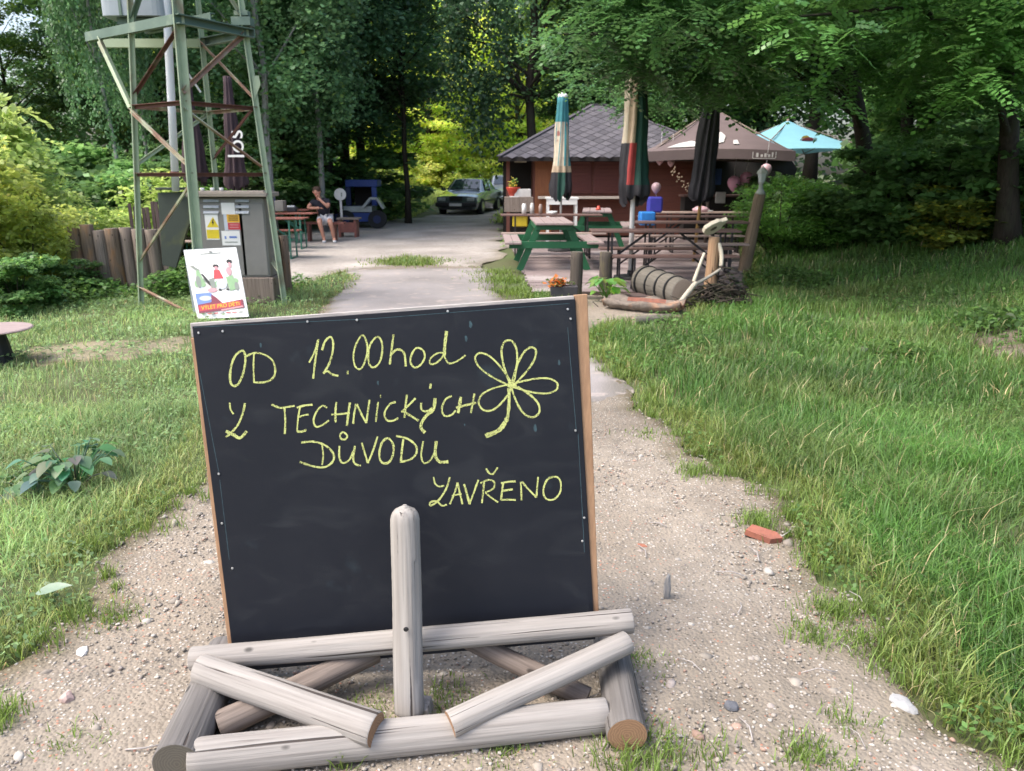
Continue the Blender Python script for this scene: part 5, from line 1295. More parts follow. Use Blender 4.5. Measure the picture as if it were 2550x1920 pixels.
# ================================================================== grey electricity cabinet
Yc = 9.75; x0, x1 = X(487, Yc, .9), X(664, Yc, .9); z0, z1 = .33, at(570, 492, Yc).z; dp = .42
cb = thing("electrical_cabinet", "grey steel electricity cabinet with yellow warning signs, standing in the tower", "cabinet", ((x0 + x1) / 2, Yc + .2, 0))
m = MB(); m.box(((x0 + x1) / 2, Yc + dp / 2, (z0 + z1) / 2), (x1 - x0, dp, z1 - z0)); m.build("body", 'cab', cb, .012)
m = MB(); m.box(((x0 + x1) / 2 + .01, Yc + dp / 2 - .03, z1 + .035), (x1 - x0 + .10, dp + .12, .05)); m.box(((x0 + x1) / 2, Yc + dp / 2, z1 + .066), (x1 - x0, dp, .02)); m.build("cap", 'cab_top', cb, .006)
m = MB(); m.box((x1 - .17, Yc - .006, (z0 + z1) / 2 - .02), (.30, .008, z1 - z0 - .1)); m.build("door", 'cab', cb, .003)
m = MB(); m.box((x0 + .31, Yc - .006, (z0 + z1) / 2 - .02), (.58, .008, z1 - z0 - .1)); m.build("door", 'cab', cb, .003)
m = MB(); m.box((x0 + .06, Yc - .025, z0 + .32), (.10, .02, .015)); m.box((x0 + .02, Yc - .016, z0 + .32), (.015, .02, .03)); m.build("door_handle", 'screw', cb)
for a_, b2 in ((508, 545), (587, 620)):
    for k, py in enumerate((500, 515, 529)):
        c = at((a_ + b2) / 2, py, Yc); w_ = (b2 - a_) / 1920 * Yc
        m = MB(); m.prism([(c.x - w_ / 2, Yc - .0102, c.z + .018), (c.x + w_ / 2, Yc - .0102, c.z + .018), (c.x + w_ / 2, Yc - .026, c.z - .012), (c.x - w_ / 2, Yc - .026, c.z - .012)], (0, .012, -.006)); m.build("louvre", 'louver', cb)
m = MB(); m.prism([at(392, 480, 9.95), at(484, 476, 9.95), at(484, 520, 9.95), at(462, 585, 9.95), at(438, 668, 9.95), at(404, 660, 9.95)], (0, .05, 0)); m.build("side_panel", 'moss', cb, .004)
m = MB(); m.box((at(438, 474, 9.95).x, 9.99, at(438, 474, 9.95).z + .02), (.48, .16, .03)); m.build("side_cap", 'moss', cb, .004)
m = MB(); m.box(((x0 + x1) / 2 + .03, Yc + dp / 2, .165), (x1 - x0 + .02, dp + .06, .33)); m.build("plinth", 'pal_grey', cb, .01)
for k, px in enumerate((465, 501, 526, 549)):
    c = at(px, 461, Yc + .1); m = MB(); m.tube([(c.x, Yc + .12, z1 + .07), (c.x, Yc + .12, z1 + .115)], [.022, .026], n=10); m.build("cap_nut", 'white', cb)
def plate(name, px0, py0, px1, py1, mt, parent, Y, th=.003, sh=0):
    a_, b2 = at(px0, py0, Y), at(px1, py1, Y); m = MB(); m.box(((a_.x + b2.x) / 2, Y - th / 2, (a_.z + b2.z) / 2), (b2.x - a_.x, th, a_.z - b2.z)); return m.build(name, mt, parent)
Ys = Yc - .0105
plate("notice_sheet", 550, 505, 586, 534, 'white', cb, Ys)
sg = plate("warning_sign", 509, 534, 548, 597, 'white', cb, Ys)
m = MB(); m.prism([at(515, 566, Ys - .004), at(545, 566, Ys - .004), at(530, 540, Ys - .004)], (0, .001, 0)); m.build("triangle", 'yellow', sg)
m = MB(); m.prism([at(530, 545, Ys - .0055), at(527, 556, Ys - .0055), at(530, 556, Ys - .0055), at(529, 563, Ys - .0055), at(533, 553, Ys - .0055), at(530.5, 553, Ys - .0055), at(532, 546, Ys - .0055)], (0, .001, 0)); m.build("lightning_mark", 'black', sg)
plate("yellow_field", 514, 572, 547, 594, 'yellow', sg, Ys - .0035, .001)
sg = plate("label_sheet", 556, 533, 598, 574, 'paleprint', cb, Ys - .0005)
plate("orange_field", 564, 534, 597, 554, 'orange', sg, Ys - .004, .001)
plate("red_field", 567, 555, 599, 572, 'redprint', sg, Ys - .004, .001)
for k in range(3): plate("print_line", 569, 537 + k * 5, 593, 539 + k * 5, 'black', sg, Ys - .0052, .0008)
for k in range(2): plate("print_line", 572, 559 + k * 6, 594, 561 + k * 6, 'pinkprint', sg, Ys - .0052, .0008)
sg = plate("notice_sheet", 551, 575, 600, 611, 'white', cb, Ys - .0004)
plate("print_line", 571, 588, 590, 593, 'blueprint', sg, Ys - .0040, .0008); plate("print_line", 559, 588, 564, 595, 'blueprint', sg, Ys - .0040, .0008); plate("print_line", 560, 602, 592, 604, 'greyprint', sg, Ys - .0040, .0008)

# ================================================================== palisade
pf = thing("palisade_fence", "low palisade of brown upright logs beside the green tower", "fence", (X(270, 10.9, 0), 10.9, 0))
r = random.Random(3); px = 182
k = 0
while px < 408:
    w_ = r.uniform(29, 34); Yk = 10.75 + r.uniform(-.03, .03) + k * .03; zt_ = at(px + w_ / 2, 566 + r.uniform(-6, 8), Yk).z; xx = X(px + w_ / 2, Yk, .4)
    log_piece("log", (xx + .01, Yk, -.1), (xx - .012, Yk + r.uniform(-.02, .02), zt_), w_ / 2 / 1920 * Yk * 1.05, w_ / 2 / 1920 * Yk * .98, 'pal' if k in (0, 1, 3) else 'pal_grey', pf, 'end_dark', 40 + k, n=14, rings=5)
    px += w_; k += 1
pf2 = thing("palisade_fence", "short palisade of dark upright logs right of the grey cabinet, below the beer tables", "fence", (X(690, 10.6, 0), 10.6, 0))
for k, (px, w_, py) in enumerate([(668, 24, 592), (690, 22, 590), (710, 20, 588)]):
    xx = X(px, 10.6, .4); log_piece("log", (xx, 10.6 + k * .03, -.1), (xx - .02, 10.62 + k * .03, at(px, py, 10.6).z), w_ / 2 / 1920 * 10.6 * 1.1, w_ / 2 / 1920 * 10.6, 'pal', pf2, 'end_dark', 60 + k, n=12, rings=4)
ps = thing("slat_screen", "purplish brown slatted screen behind the palisade", "fence", (X(360, 12.6, 0), 12.6, 0))
for k in range(9):
    px = 322 + k * 11; c = at(px, 508 + r.uniform(-8, 10), 12.6); m = MB(); m.box((c.x, 12.6 + (k % 2) * .02, c.z / 2), (.05, .02, c.z)); m.build("slat", 'purple_slat', ps)
# ================================================================== poster stand
po = thing("poster_stand", "white framed poster on an A shaped pavement stand in front of the tower", "poster stand", (G(555, 795).x, 8.6, 0))
qTL, qTR, qBR, qBL = at(457, 623, 8.80), at(588, 616, 8.82), at(622, 790, 8.55), at(492, 795, 8.50)
nrm = (qTR - qTL).cross(qBL - qTL).normalized(); qBR = qBR - nrm * (qBR - qTL).dot(nrm)
if nrm.y > 0: nrm = -nrm
def pq(s, t, lift=0.0):
    return (qTL.lerp(qTR, s)).lerp(qBL.lerp(qBR, s), t) + nrm * lift
def patch(name, poly, mt, lift, parent=po, th=.0008):
    m = MB(); m.prism([pq(s, t, lift) for s, t in poly], nrm * -th); return m.build(name, mt, parent)
patch("front_frame", [(0, 0), (1, 0), (1, 1), (0, 1)], 'white', 0, po, .022)
pp = patch("poster", [(.045, .03), (.955, .03), (.955, .965), (.045, .965)], 'white', .0015)
m = MB(); bb = Vector((-.19, .36, 0)); m.prism([qTL + Vector((-.012, .03, 0)), qTR + Vector((-.02, .03, 0)), qBR + bb, qBL + bb], (0, .012, 0)); m.build("rear_panel", 'louver', po)
m = MB(); m.bar(pq(0, .55, -.03), pq(0, .55, -.03) + Vector((0, .26, 0)), .01, .02); m.build("spreader", 'screw', po)
def ell(cx, cy, rx, ry, a_=0, n=14): return [(cx + rx * math.cos(t) * math.cos(a_) - ry * math.sin(t) * math.sin(a_), cy + rx * math.cos(t) * math.sin(a_) + ry * math.sin(t) * math.cos(a_)) for t in np.linspace(0, 2 * math.pi, n, endpoint=False)]
L_ = [.0025]
def pr(name, poly, mt): L_[0] += .0002; return patch(name, poly, mt, L_[0] + .0008, pp)
pr('printed_shape', [(.05, .10), (.95, .08), (.95, .60), (.05, .62)], 'white_old'); pr('printed_shape', ell(.30, .22, .16, .09), 'white'); pr('printed_shape', ell(.68, .18, .18, .09), 'white'); pr('printed_shape', ell(.50, .40, .26, .12), 'white')
for k_ in range(9): pr('printed_shape', ell(.12 + .095 * k_, .50 + .05 * math.sin(k_ * 2.3), .035, .05, k_), ('greenprint', 'paleprint', 'greyprint', 'pinkprint')[k_ % 4])
pr('print_line', [(.30, .065), (.70, .06), (.70, .072), (.30, .077)], 'greyprint')
pr("printed_shape", [(.06, .24), (.12, .235), (.24, .30), (.18, .32)], 'greyprint'); pr("printed_shape", [(.16, .31), (.21, .30), (.30, .52), (.24, .55), (.12, .52)], 'greenprint')
pr("printed_shape", [(.24, .36), (.28, .36), (.40, .50), (.38, .54), (.33, .50)], 'black'); pr("printed_shape", ell(.17, .47, .05, .09), 'greyprint')
pr("printed_shape", ell(.55, .255, .055, .025), 'black'); pr("printed_shape", ell(.55, .29, .035, .03), 'pinkprint'); pr("printed_shape", [(.50, .31), (.60, .31), (.66, .44), (.47, .44)], 'redprint')
pr("printed_shape", ell(.82, .20, .055, .03), 'black'); pr("printed_shape", ell(.82, .25, .03, .04), 'pinkprint')
pr("printed_shape", [(.70, .42), (.84, .40), (.88, .60), (.74, .62)], 'greenprint'); pr("printed_shape", ell(.78, .34, .05, .06), 'pinkprint')
pr("printed_shape", [(.37, .44), (.47, .42), (.48, .60), (.40, .60)], 'greyprint'); pr("printed_shape", ell(.40, .60, .09, .03), 'pinkprint'); pr("printed_shape", ell(.60, .52, .10, .07), 'paleprint')
pr("printed_shape", ell(.88, .56, .04, .06), 'greyprint'); pr("printed_shape", ell(.55, .60, .03, .015), 'black'); pr("printed_shape", ell(.70, .60, .03, .013), 'black')
pr("printed_shape", [(.06, .64), (.34, .63), (.46, .72), (.46, .80), (.06, .82)], 'blueprint'); pr("printed_shape", ell(.24, .71, .12, .035), 'paleprint')
pr("printed_shape", [(.36, .66), (.44, .70), (.55, .79), (.95, .75), (.95, .87), (.06, .92), (.06, .80), (.34, .77)], 'maroon')
pr("printed_shape", [(.08, .815), (.90, .77), (.90, .84), (.08, .89)], 'redprint')
pr("printed_shape", [(.50, .88), (.93, .84), (.93, .86), (.50, .905)], 'pinkprint')
xa_ = (pq(1, .8) - pq(0, .85)).normalized(); za_ = nrm; ya_ = za_.cross(xa_).normalized()
R4 = Matrix((xa_, ya_, za_)).transposed().to_4x4()
text("poster_lettering", "VÝLET PRO DĚTI", .062, 'yellow', pp, Matrix.Translation(pq(.50, .832, L_[0] + .0024)) @ R4, .0004, squeeze=.92)
for k in range(7): pr("print_line", [(.10 + k * .12, .925), (.19 + k * .12, .921), (.19 + k * .12, .935), (.10 + k * .12, .939)], 'redprint' if k % 3 else 'greyprint')
m = MB(); m.box(pq(.5, .045, .006), (.03, .01, .02)); m.build("clip", 'screw', po)
# ================================================================== wooden terrace
DZ = .06
dk = thing("wooden_terrace", "low terrace of worn brown boards in front of the hut", "terrace", (2.3, 10.4, 0))
r = random.Random(9); y = 10.38
while y < 19.4:
    t = (y - 10.38) / 9; xl = .27 - .37 * t + r.uniform(-.03, .03); xr = min(5.3, 3.15 + (y - 10.38) * .27)
    m = MB(); m.box(((xl + xr) / 2, y + .07, DZ - .014 + r.uniform(-.004, .004)), (xr - xl, .140, .028), Euler((r.uniform(-.01, .01), 0, 0)).to_matrix()); m.build("plank", 'deck', dk); y += .147
for k in range(2):
    m = MB(); m.box((1.71, 10.36 - .001 * k, DZ - .045 - k * .0), (2.88, .02, .085) if k == 0 else (.01, .02, .05)); 
    if k == 0: m.build("fascia_board", 'deck_dark', dk)
# step and low sill under the white pole
m = MB(); m.box((1.95, 10.1, .045), (1.3, .30, .03)); m.box((1.4, 10.12, .015), (.08, .22, .03)); m.box((2.5, 10.12, .015), (.08, .22, .03)); tag(m.build_at("terrace_step", 'deck_dark', (1.95, 10.1, 0)), "dark low wooden step at the front of the terrace behind the two stumps", "step")

def picnic(label, x, y, rot, extra=None):
    t = thing("picnic_table", label, "picnic table", (0, 0, 0), "green picnic tables on the terrace"); r = random.Random(int(x * 10)); L = 1.8
    for k in range(4): m = MB(); m.box((-.2325 + k * .155, 0, .755), (.148, L, .034)); m.build("top_plank", 'picnic_top', t, .004)
    for s in (-1, 1):
        for k in range(2): m = MB(); m.box((s * (.60 + k * .135), 0, .45), (.128, L, .034)); m.build("seat_plank", 'picnic_top', t, .004)
    for yy in (-.72, .72):
        for s in (-1, 1): m = MB(); m.bar((s * .24, yy, .735), (s * .56, yy, 0.0), .045, .105, 0, up=(1, 0, 0)); m.build("leg", 'picnic_green', t)
        m = MB(); m.box((0, yy + math.copysign(.04, yy), .415), (1.46, .034, .11)); m.build("cross_beam", 'picnic_green', t, .003)
        m = MB(); m.box((0, yy + math.copysign(.04, yy), .705), (.60, .034, .10)); m.build("top_beam", 'picnic_green', t, .003)
    for s in (-1, 1): m = MB(); m.box((s * .285, 0, .70), (.03, 1.38, .09)); m.build("side_rail", 'picnic_green', t)
    t.location = (x, y, DZ); t.rotation_euler = (0, 0, rot); return t
picnic("nearest green picnic table with brown top, at the left front of the terrace", .66, 13.45, .03)
picnic("farther green picnic table, behind the nearest one beside the hut counter", 1.86, 17.3, -.10)

def beer_table(label, xl, xr, y, z0, top='beer_wood', legm='beer_leg', rot=0.0, group="long folding beer tables"):
    t = thing("beer_table", label, "beer table", (0, 0, 0), group); L = xr - xl
    for k in range(3): m = MB(); m.box((0, -.165 + k * .165, .765), (L, .160, .026)); m.build("top_board", top, t, .003)
    for s in (-1, 1):
        m = MB(); xx = s * (L / 2 - .28)
        for yy in (-.19, .19): m.bar((xx, yy, .75), (xx, yy * 1.15, 0), .028, .028)
        m.bar((xx, -.22, .02), (xx, .22, .02), .03, .03); m.bar((xx, -.2, .35), (xx, .2, .35), .025, .025); m.build("leg_frame", legm, t)
        m = MB(); m.bar((xx, 0, .35), (xx - s * .52, 0, .735), .022, .03); m.build("brace", legm, t)
    t.location = ((xl + xr) / 2, y, z0); t.rotation_euler = (0, 0, rot); return t
def beer_bench(label, xl, xr, y, z0, top='beer_pale', legm='beer_leg', rot=0.0, group="long folding beer benches"):
    t = thing("beer_bench", label, "bench", (0, 0, 0), group); L = xr - xl
    m = MB(); m.box((0, 0, .455), (L, .25, .028)); m.build("seat_board", top, t, .003)
    for s in (-1, 1):
        m = MB(); xx = s * (L / 2 - .3)
        for yy in (-.09, .09): m.bar((xx, yy, .44), (xx, yy * 1.3, 0), .025, .025)
        m.bar((xx, -.13, .02), (xx, .13, .02), .028, .028); m.bar((xx, 0, .22), (xx - s * .3, 0, .435), .02, .025); m.build("leg_frame", legm, t)
    t.location = ((xl + xr) / 2, y, z0); t.rotation_euler = (0, 0, rot); return t
beer_table("long narrow table behind the nearest green picnic table, with white jars on it", -.22, 1.72, 15.2, DZ)
beer_bench("pale bench in front of the jar table, crossing behind the nearest picnic table", -.2, 1.75, 14.62, DZ)
beer_table("dark brown table with diagonal braces at the front of the terrace", 1.10, 3.15, 10.98, DZ)
beer_bench("bench at the terrace's front edge, before the dark braced table", 1.35, 3.05, 10.52, DZ, 'beer_wood')
beer_bench("bench between the front braced table and the next row", 1.30, 3.3, 11.65, DZ, 'beer_wood')
beer_table("brown table in the second row, behind the front braced table", 1.95, 3.85, 12.9, DZ)
beer_bench("bench before the second row table on the right", 1.85, 3.72, 12.35, DZ, 'beer_pale')
beer_table("brown table in the third row, under the black folded parasol", 2.35, 4.32, 14.6, DZ)
beer_bench("bench in front of the third row table", 2.2, 4.15, 14.05, DZ)
beer_table("farthest brown table, just before the dark space under the brown parasol", 2.95, 4.9, 16.2, DZ, 'beer_pale')
beer_bench("bench in front of the farthest table on the right", 2.9, 4.8, 15.65, DZ, 'beer_wood')
# left side sets
GL = "folding beer tables left of the yard"
beer_table("nearest brown beer table behind the tower's right leg", -6.1, -3.95, 15.1, 0, 'beer_red', 'beer_leg_green', group=GL)
beer_bench("pale bench in front of the nearest left beer table", -6.3, -4.25, 14.5, 0, 'beer_pale', 'beer_leg_green', group="benches left of the yard")
beer_bench("lowest bench closest to the palisade, ending beside the tower leg", -6.4, -4.45, 13.6, 0, 'beer_pale', 'beer_leg_green', group="benches left of the yard")
beer_table("middle beer table with green legs, left of the seated man", -6.3, -4.25, 17.0, 0, 'beer_red', 'beer_leg_green', group=GL)
beer_bench("bench with green legs between the two left beer tables", -6.4, -4.4, 16.3, 0, 'beer_red', 'beer_leg_green', group="benches left of the yard")
beer_table("farthest left beer table, on which the man rests his arm", -6.9, -4.78, 18.65, 0, 'beer_red', 'beer_leg_green', group=GL)
# things standing on tables
def boxy(name, label, cat, px0, py0, px1, py1, Y, d, mt, bev=.004, group=None):
    a, b = at(px0, py0, Y), at(px1, py1, Y); m = MB(); c = Vector(((a.x + b.x) / 2, Y + d / 2, (a.z + b.z) / 2))
    m.box(c, (b.x - a.x, d, a.z - b.z)); o = m.build_at(name, mt, (c.x, c.y, b.z))
    bm = bmesh.new(); bm.from_mesh(o.data); bmesh.ops.bevel(bm, geom=list(bm.edges), offset=bev, segments=1, affect='EDGES'); bm.to_mesh(o.data); bm.free()
    return tag(o, label, cat, group)
zt = DZ + .779
for k, (px, w_, h_, lb) in enumerate([(1305, .045, .20, "purplish white jar, leftmost on the long narrow table"), (1325, .04, .21, "white jar in the middle of the three on the long table"), (1346, .035, .19, "pinkish white jar, rightmost on the long table")]):
    x = X(px, 15.1, .9); m = MB(); m.lathe((x, 15.1, zt), [(.001, 0), (w_, .003), (w_, h_ * .8), (w_ * .75, h_ * .9), (w_ * .75, h_), (.001, h_ + .001)], n=12); tag(m.build_at("jar", ('white', 'white_old', 'beer_pale')[k], (x, 15.1, zt)), lb, "jar", "jars on the long table")
x = X(1377, 15.1, .9); m = MB(); m.lathe((x, 15.1, zt), [(.001, 0), (.06, 0), (.09, .05), (.07, .06), (.001, .03)], n=14); tag(m.build_at("bowl", 'white', (x, 15.1, zt)), "small white bowl right of the jars on the long table", "bowl")
x = 1.86; m = MB(); m.lathe((x, 17.0, DZ + .773), [(.001, 0), (.05, 0), (.06, .03), (.03, .05), (.03, .09), (.001, .09)], n=10); tag(m.build_at("ashtray", 'red_plastic', (x, 17.0, DZ + .773)), "small red ashtray on the farther green picnic table", "ashtray")
boxy("yellow_crate", "yellow plastic crate under the long table behind the nearest picnic table", "crate", 1276, 535, 1314, 565, 15.0, .35, 'yellow_plastic', .02)
m = MB(); a = at(1272, 569, 14.95); 
# blue plastic stool / crate and bag by the green and red parasol
boxy("blue_crate", "bright blue plastic crate beside the white parasol pole", "crate", 1596, 528, 1632, 562, 13.3, .3, 'blue_plastic', .02)
boxy("blue_bag", "dark blue patterned bag standing behind the bright blue crate", "bag", 1616, 490, 1650, 530, 13.9, .22, 'blue_dark', .03)
def balloon(label, px, py, Y, rr, mt, string_to=None):
    c = at(px, py, Y); root = thing("balloon", label, "balloon", c, "party balloons")
    m = MB(); m.lathe((c.x, c.y, c.z), [(.001, -rr * 1.32), (rr * .10, -rr * 1.26), (rr * .42, -rr * 1.0), (rr * .82, -rr * .5), (rr, .1 * rr), (rr * .86, rr * .6), (rr * .5, rr * .93), (.001, rr * 1.06)], n=16); m.build("skin", mt, root)
    m = MB(); e = Vector(string_to) if string_to else c + Vector((.02, 0, rr * 1.3 + .45)); s = c + Vector((0, 0, -rr * 1.3)) if not string_to else c - Vector((0, 0, rr * 1.3))
    m.tube([s, s.lerp(e, .5) + Vector((.02, rr * .9, 0)), e], .003, n=4); m.build("string", 'white', root)
balloon("left one of the pair of pink balloons under the brown parasol", 1828, 456, 17.0, .145, 'pink')
balloon("right one of the pair of pink balloons under the brown parasol", 1859, 446, 17.1, .145, 'pink')
balloon("pale pink balloon above the dark blue bag", 1634, 467, 14.0, .085, 'pale_pink', tuple(at(1634, 495, 14.0)))
balloon("small pinkish balloon hanging from the left of the brown valance", 1643, 398, 16.5, .085, 'pale_pink')
balloon("small pale balloon, second along the brown valance", 1671, 403, 16.5, .08, 'pale_pink')
balloon("pinkish balloon hanging just behind the lantern on the post", 1908, 422, 15.8, .11, 'pale_pink')
# white side table, brown counter with flowers
t = thing("white_side_table", "small white table in front of the hut, behind the picnic tables", "table", (X(1400, 17.9, .8), 17.9, DZ))
a, b = at(1360, 492, 17.6), at(1442, 492, 17.6); cx = (a.x + b.x) / 2; w_ = b.x - a.x; zt = a.z
m = MB(); m.box((cx, 17.9, zt - .02), (w_, .5, .04)); m.build("table_top", 'white', t); m = MB(); m.box((cx, 17.67, zt - .10), (w_ * .9, .02, .11)); m.build("apron", 'white', t)
for sx in (-1, 1):
    for sy in (-1, 1): m = MB(); m.box((cx + sx * w_ * .43, 17.9 + sy * .2, (zt - .04 + DZ) / 2), (.05, .05, zt - .04 - DZ)); m.build("leg", 'white', t)
boxy("brown_cupboard", "brown open cupboard below the white box at the left end of the terrace", "cupboard", 1256, 491, 1328, 528, 17.6, .5, 'pal_grey')
boxy("white_box", "white tin box on the brown cupboard beside the flower pot", "box", 1281, 471, 1322, 490.5, 17.7, .25, 'white_old')
m = MB(); x = X(1278, 17.75, .9); z_ = at(1278, 490.5, 17.75).z; pt = thing("flower_pot", "red orange flower pot with yellow flowers on the brown cupboard", "flower pot", (x, 17.8, z_)); m.lathe((x, 17.8, z_ + .02), [(.001, 0), (.09, 0), (.155, .17), (.16, .19), (.001, .17)], n=14); m.build("pot", 'red_plastic', pt)
m = MB(); m.box((x + .02, 17.8, z_ + .01), (.2, .2, .02)); m.build("saucer", 'white', pt)
rr = np.random.default_rng(4); p = np.array([x - .02, 17.8, z_ + .27]) + rr.normal(0, 1, (90, 3)) * np.array([.055, .05, .06])
V, F, T = leaf_quads(p, .05, rr, asp=.6, tint=np.where(rr.uniform(0, 1, (90, 1)) < .6, np.array([[.55, .48, .08]]), np.array([[.10, .2, .04]]))); mesh_np("flowers", V - np.array([x, 17.8, z_]), F, 'leaf', tint=T, parent=pt)

# ================================================================== parasols
def folded(name, label, x, y, z0, z_can0, z_can1, rb, rt, bands, pole_r=.022, pole_m='white_old', lean=(0, 0), wavy=.3, nf=9, base=True, group="folded parasols", top_cap=None, seed=0):
    """canopy hangs in vertical folds round the pole; bands(t, k) picks the cloth colour"""
    t = thing(name, label, "parasol", (x, y, z0), group); r = random.Random(seed)
    def px_(z): q = (z - z0) / 3; return Vector((x + lean[0] * q, y + lean[1] * q, z))
    m = MB(); m.tube([px_(z0), px_((z0 + z_can1) / 2), px_(z_can1)], pole_r, n=10); m.build("pole", pole_m, t)
    mats = []; m = MB(); n = nf * 4; R_ = 16; b0 = 0; ph = [r.uniform(-.25, .25) for _ in range(nf)]
    vs = []
    for i in range(R_ + 1):
        q = i / R_; z = z_can0 + (z_can1 - z_can0) * q; c = px_(z)
        base_r = rb + (rt - rb) * q ** .85
        if q < .25: base_r *= .82 + .18 * math.sin(q * 12.5)
        for k in range(n):
            a = 2 * math.pi * k / n; fo = k // 4; rad = base_r * (1 + .09 * math.sin(q * 11 + ph[fo] * 9) + wavy * math.cos(nf * a) * (1 - q * .6) + .10 * math.sin(2 * a + q * 5 + seed) + ph[fo] * .35 * (1 - q))
            zz_ = z + ((.05 * math.cos(nf * a + 1) + ph[fo] * .25) if i == 0 else 0)
            vs.append((c.x + rad * math.cos(a + q * .5), c.y + rad * math.sin(a + q * .5), zz_))
    m.v = vs
    for i in range(R_):
        for k in range(n):
            k2 = (k + 1) % n; mm = bands((i + .5) / R_, (k + .5) / n)
            if mm not in mats: mats.append(mm)
            m.f.append((i * n + k, i * n + k2, (i + 1) * n + k2, (i + 1) * n + k)); m.mi.append(mats.index(mm)); m.sm.append(True)
    m.f.append(tuple(R_ * n + k for k in range(n))); m.mi.append(0); m.sm.append(False)
    m.build("canopy", mats, t)
    if top_cap: m = MB(); c = px_(z_can1); m.lathe(c, [(rt * 1.05, -.02), (rt * 1.1, .02), (rt * .6, .06), (.001, .075)], n=12); m.build("finial", top_cap, t)
    if base: m = MB(); m.lathe((x, y, z0), [(.001, .0), (.26, .0), (.25, .035), (.05, .05), (.045, .12), (.001, .12)], n=18); m.build("base", 'rubber', t)
    return t
x = X(489, 14.6, 1.5); folded("folded_parasol", "plum brown folded parasol behind the tower's middle leg", x, 14.6, 0, at(490, 452, 14.6).z, at(489, 122, 14.6).z, .19, .05, lambda t, k: 'plum_fab', .03, 'steel_green', seed=1)
x = X(588, 14.2, 1.5); zc0, zc1 = at(588, 470, 14.2).z, at(586, 190, 14.2).z
pa = folded("folded_parasol", "plum brown folded parasol with white script, behind the tower's right half", x, 14.2, 0, zc0, zc1, .175, .06, lambda t, k: 'plum_fab', .03, 'steel_green', seed=2)
cc = at(597, 372, 14.2); R4 = Matrix(((0, 0, -1, 0), (0, -1, 0, 0), (1, 0, 0, 0), (0, 0, 0, 1)))
# script runs bottom to top up the canopy
Rt = Matrix(((0, -1, 0, 0), (0, 0, -1, 0), (1, 0, 0, 0), (0, 0, 0, 1)))
text("parasol_lettering", "los", .42, 'white', pa, Matrix.Translation((cc.x + .02, 14.2 - .225, cc.z + .08)) @ Rt, .002, squeeze=1.0)
def b_teal(t, k):
    if t > .72: return 'teal_fab'
    f = (k * 9) % 1
    if t < .22: return 'black_fab' if int(k * 9) % 3 else 'green_fab'
    if t < .30: return 'tan_fab'
    return 'cream_fab' if f < .8 else 'teal_fab'
x = X(1398, 16.0, 1.5); folded("folded_parasol", "folded parasol with teal top, cream middle and dark hem, left of the hut's shutters", x, 16.0, DZ, at(1398, 490, 16).z, at(1400, 240, 16).z, .215, .095, b_teal, .022, 'white_old', wavy=.22, top_cap='white', seed=3)
def b_green(t, k):
    a = (k * 2 * math.pi)     # angle: -y (towards the path) is 3pi/2
    side = math.cos(a)
    if t < .12: return 'black_fab'
    if t < .42: return 'red_fab' if side < -.15 and side > -.75 else ('green_fab' if side > -.2 else 'black_fab')
    if side < -.3: return 'tan_fab' if side > -.85 else 'cream_fab'
    if .62 < t and side > .6: return 'black_fab'
    return 'green_fab'
x = X(1577, 11.75, 1.2); folded("folded_parasol", "big green, tan and red folded parasol on a white pole at the terrace front", x, 11.75, DZ, at(1577, 500, 11.75).z, at(1574, 165, 11.75).z, .225, .12, b_green, .036, 'white', lean=(-.02, 0), wavy=.26, top_cap='green_fab', seed=4)
x = X(1737, 14.0, 1.2); folded("folded_parasol", "black folded parasol on a varnished wooden pole, before the open brown parasol", x, 14.0, DZ, at(1737, 500, 14).z, at(1745, 228, 14).z, .17, .115, lambda t, k: 'black_fab', .03, 'wood_yellow', lean=(.16, 0), wavy=.5, base=False, seed=5)

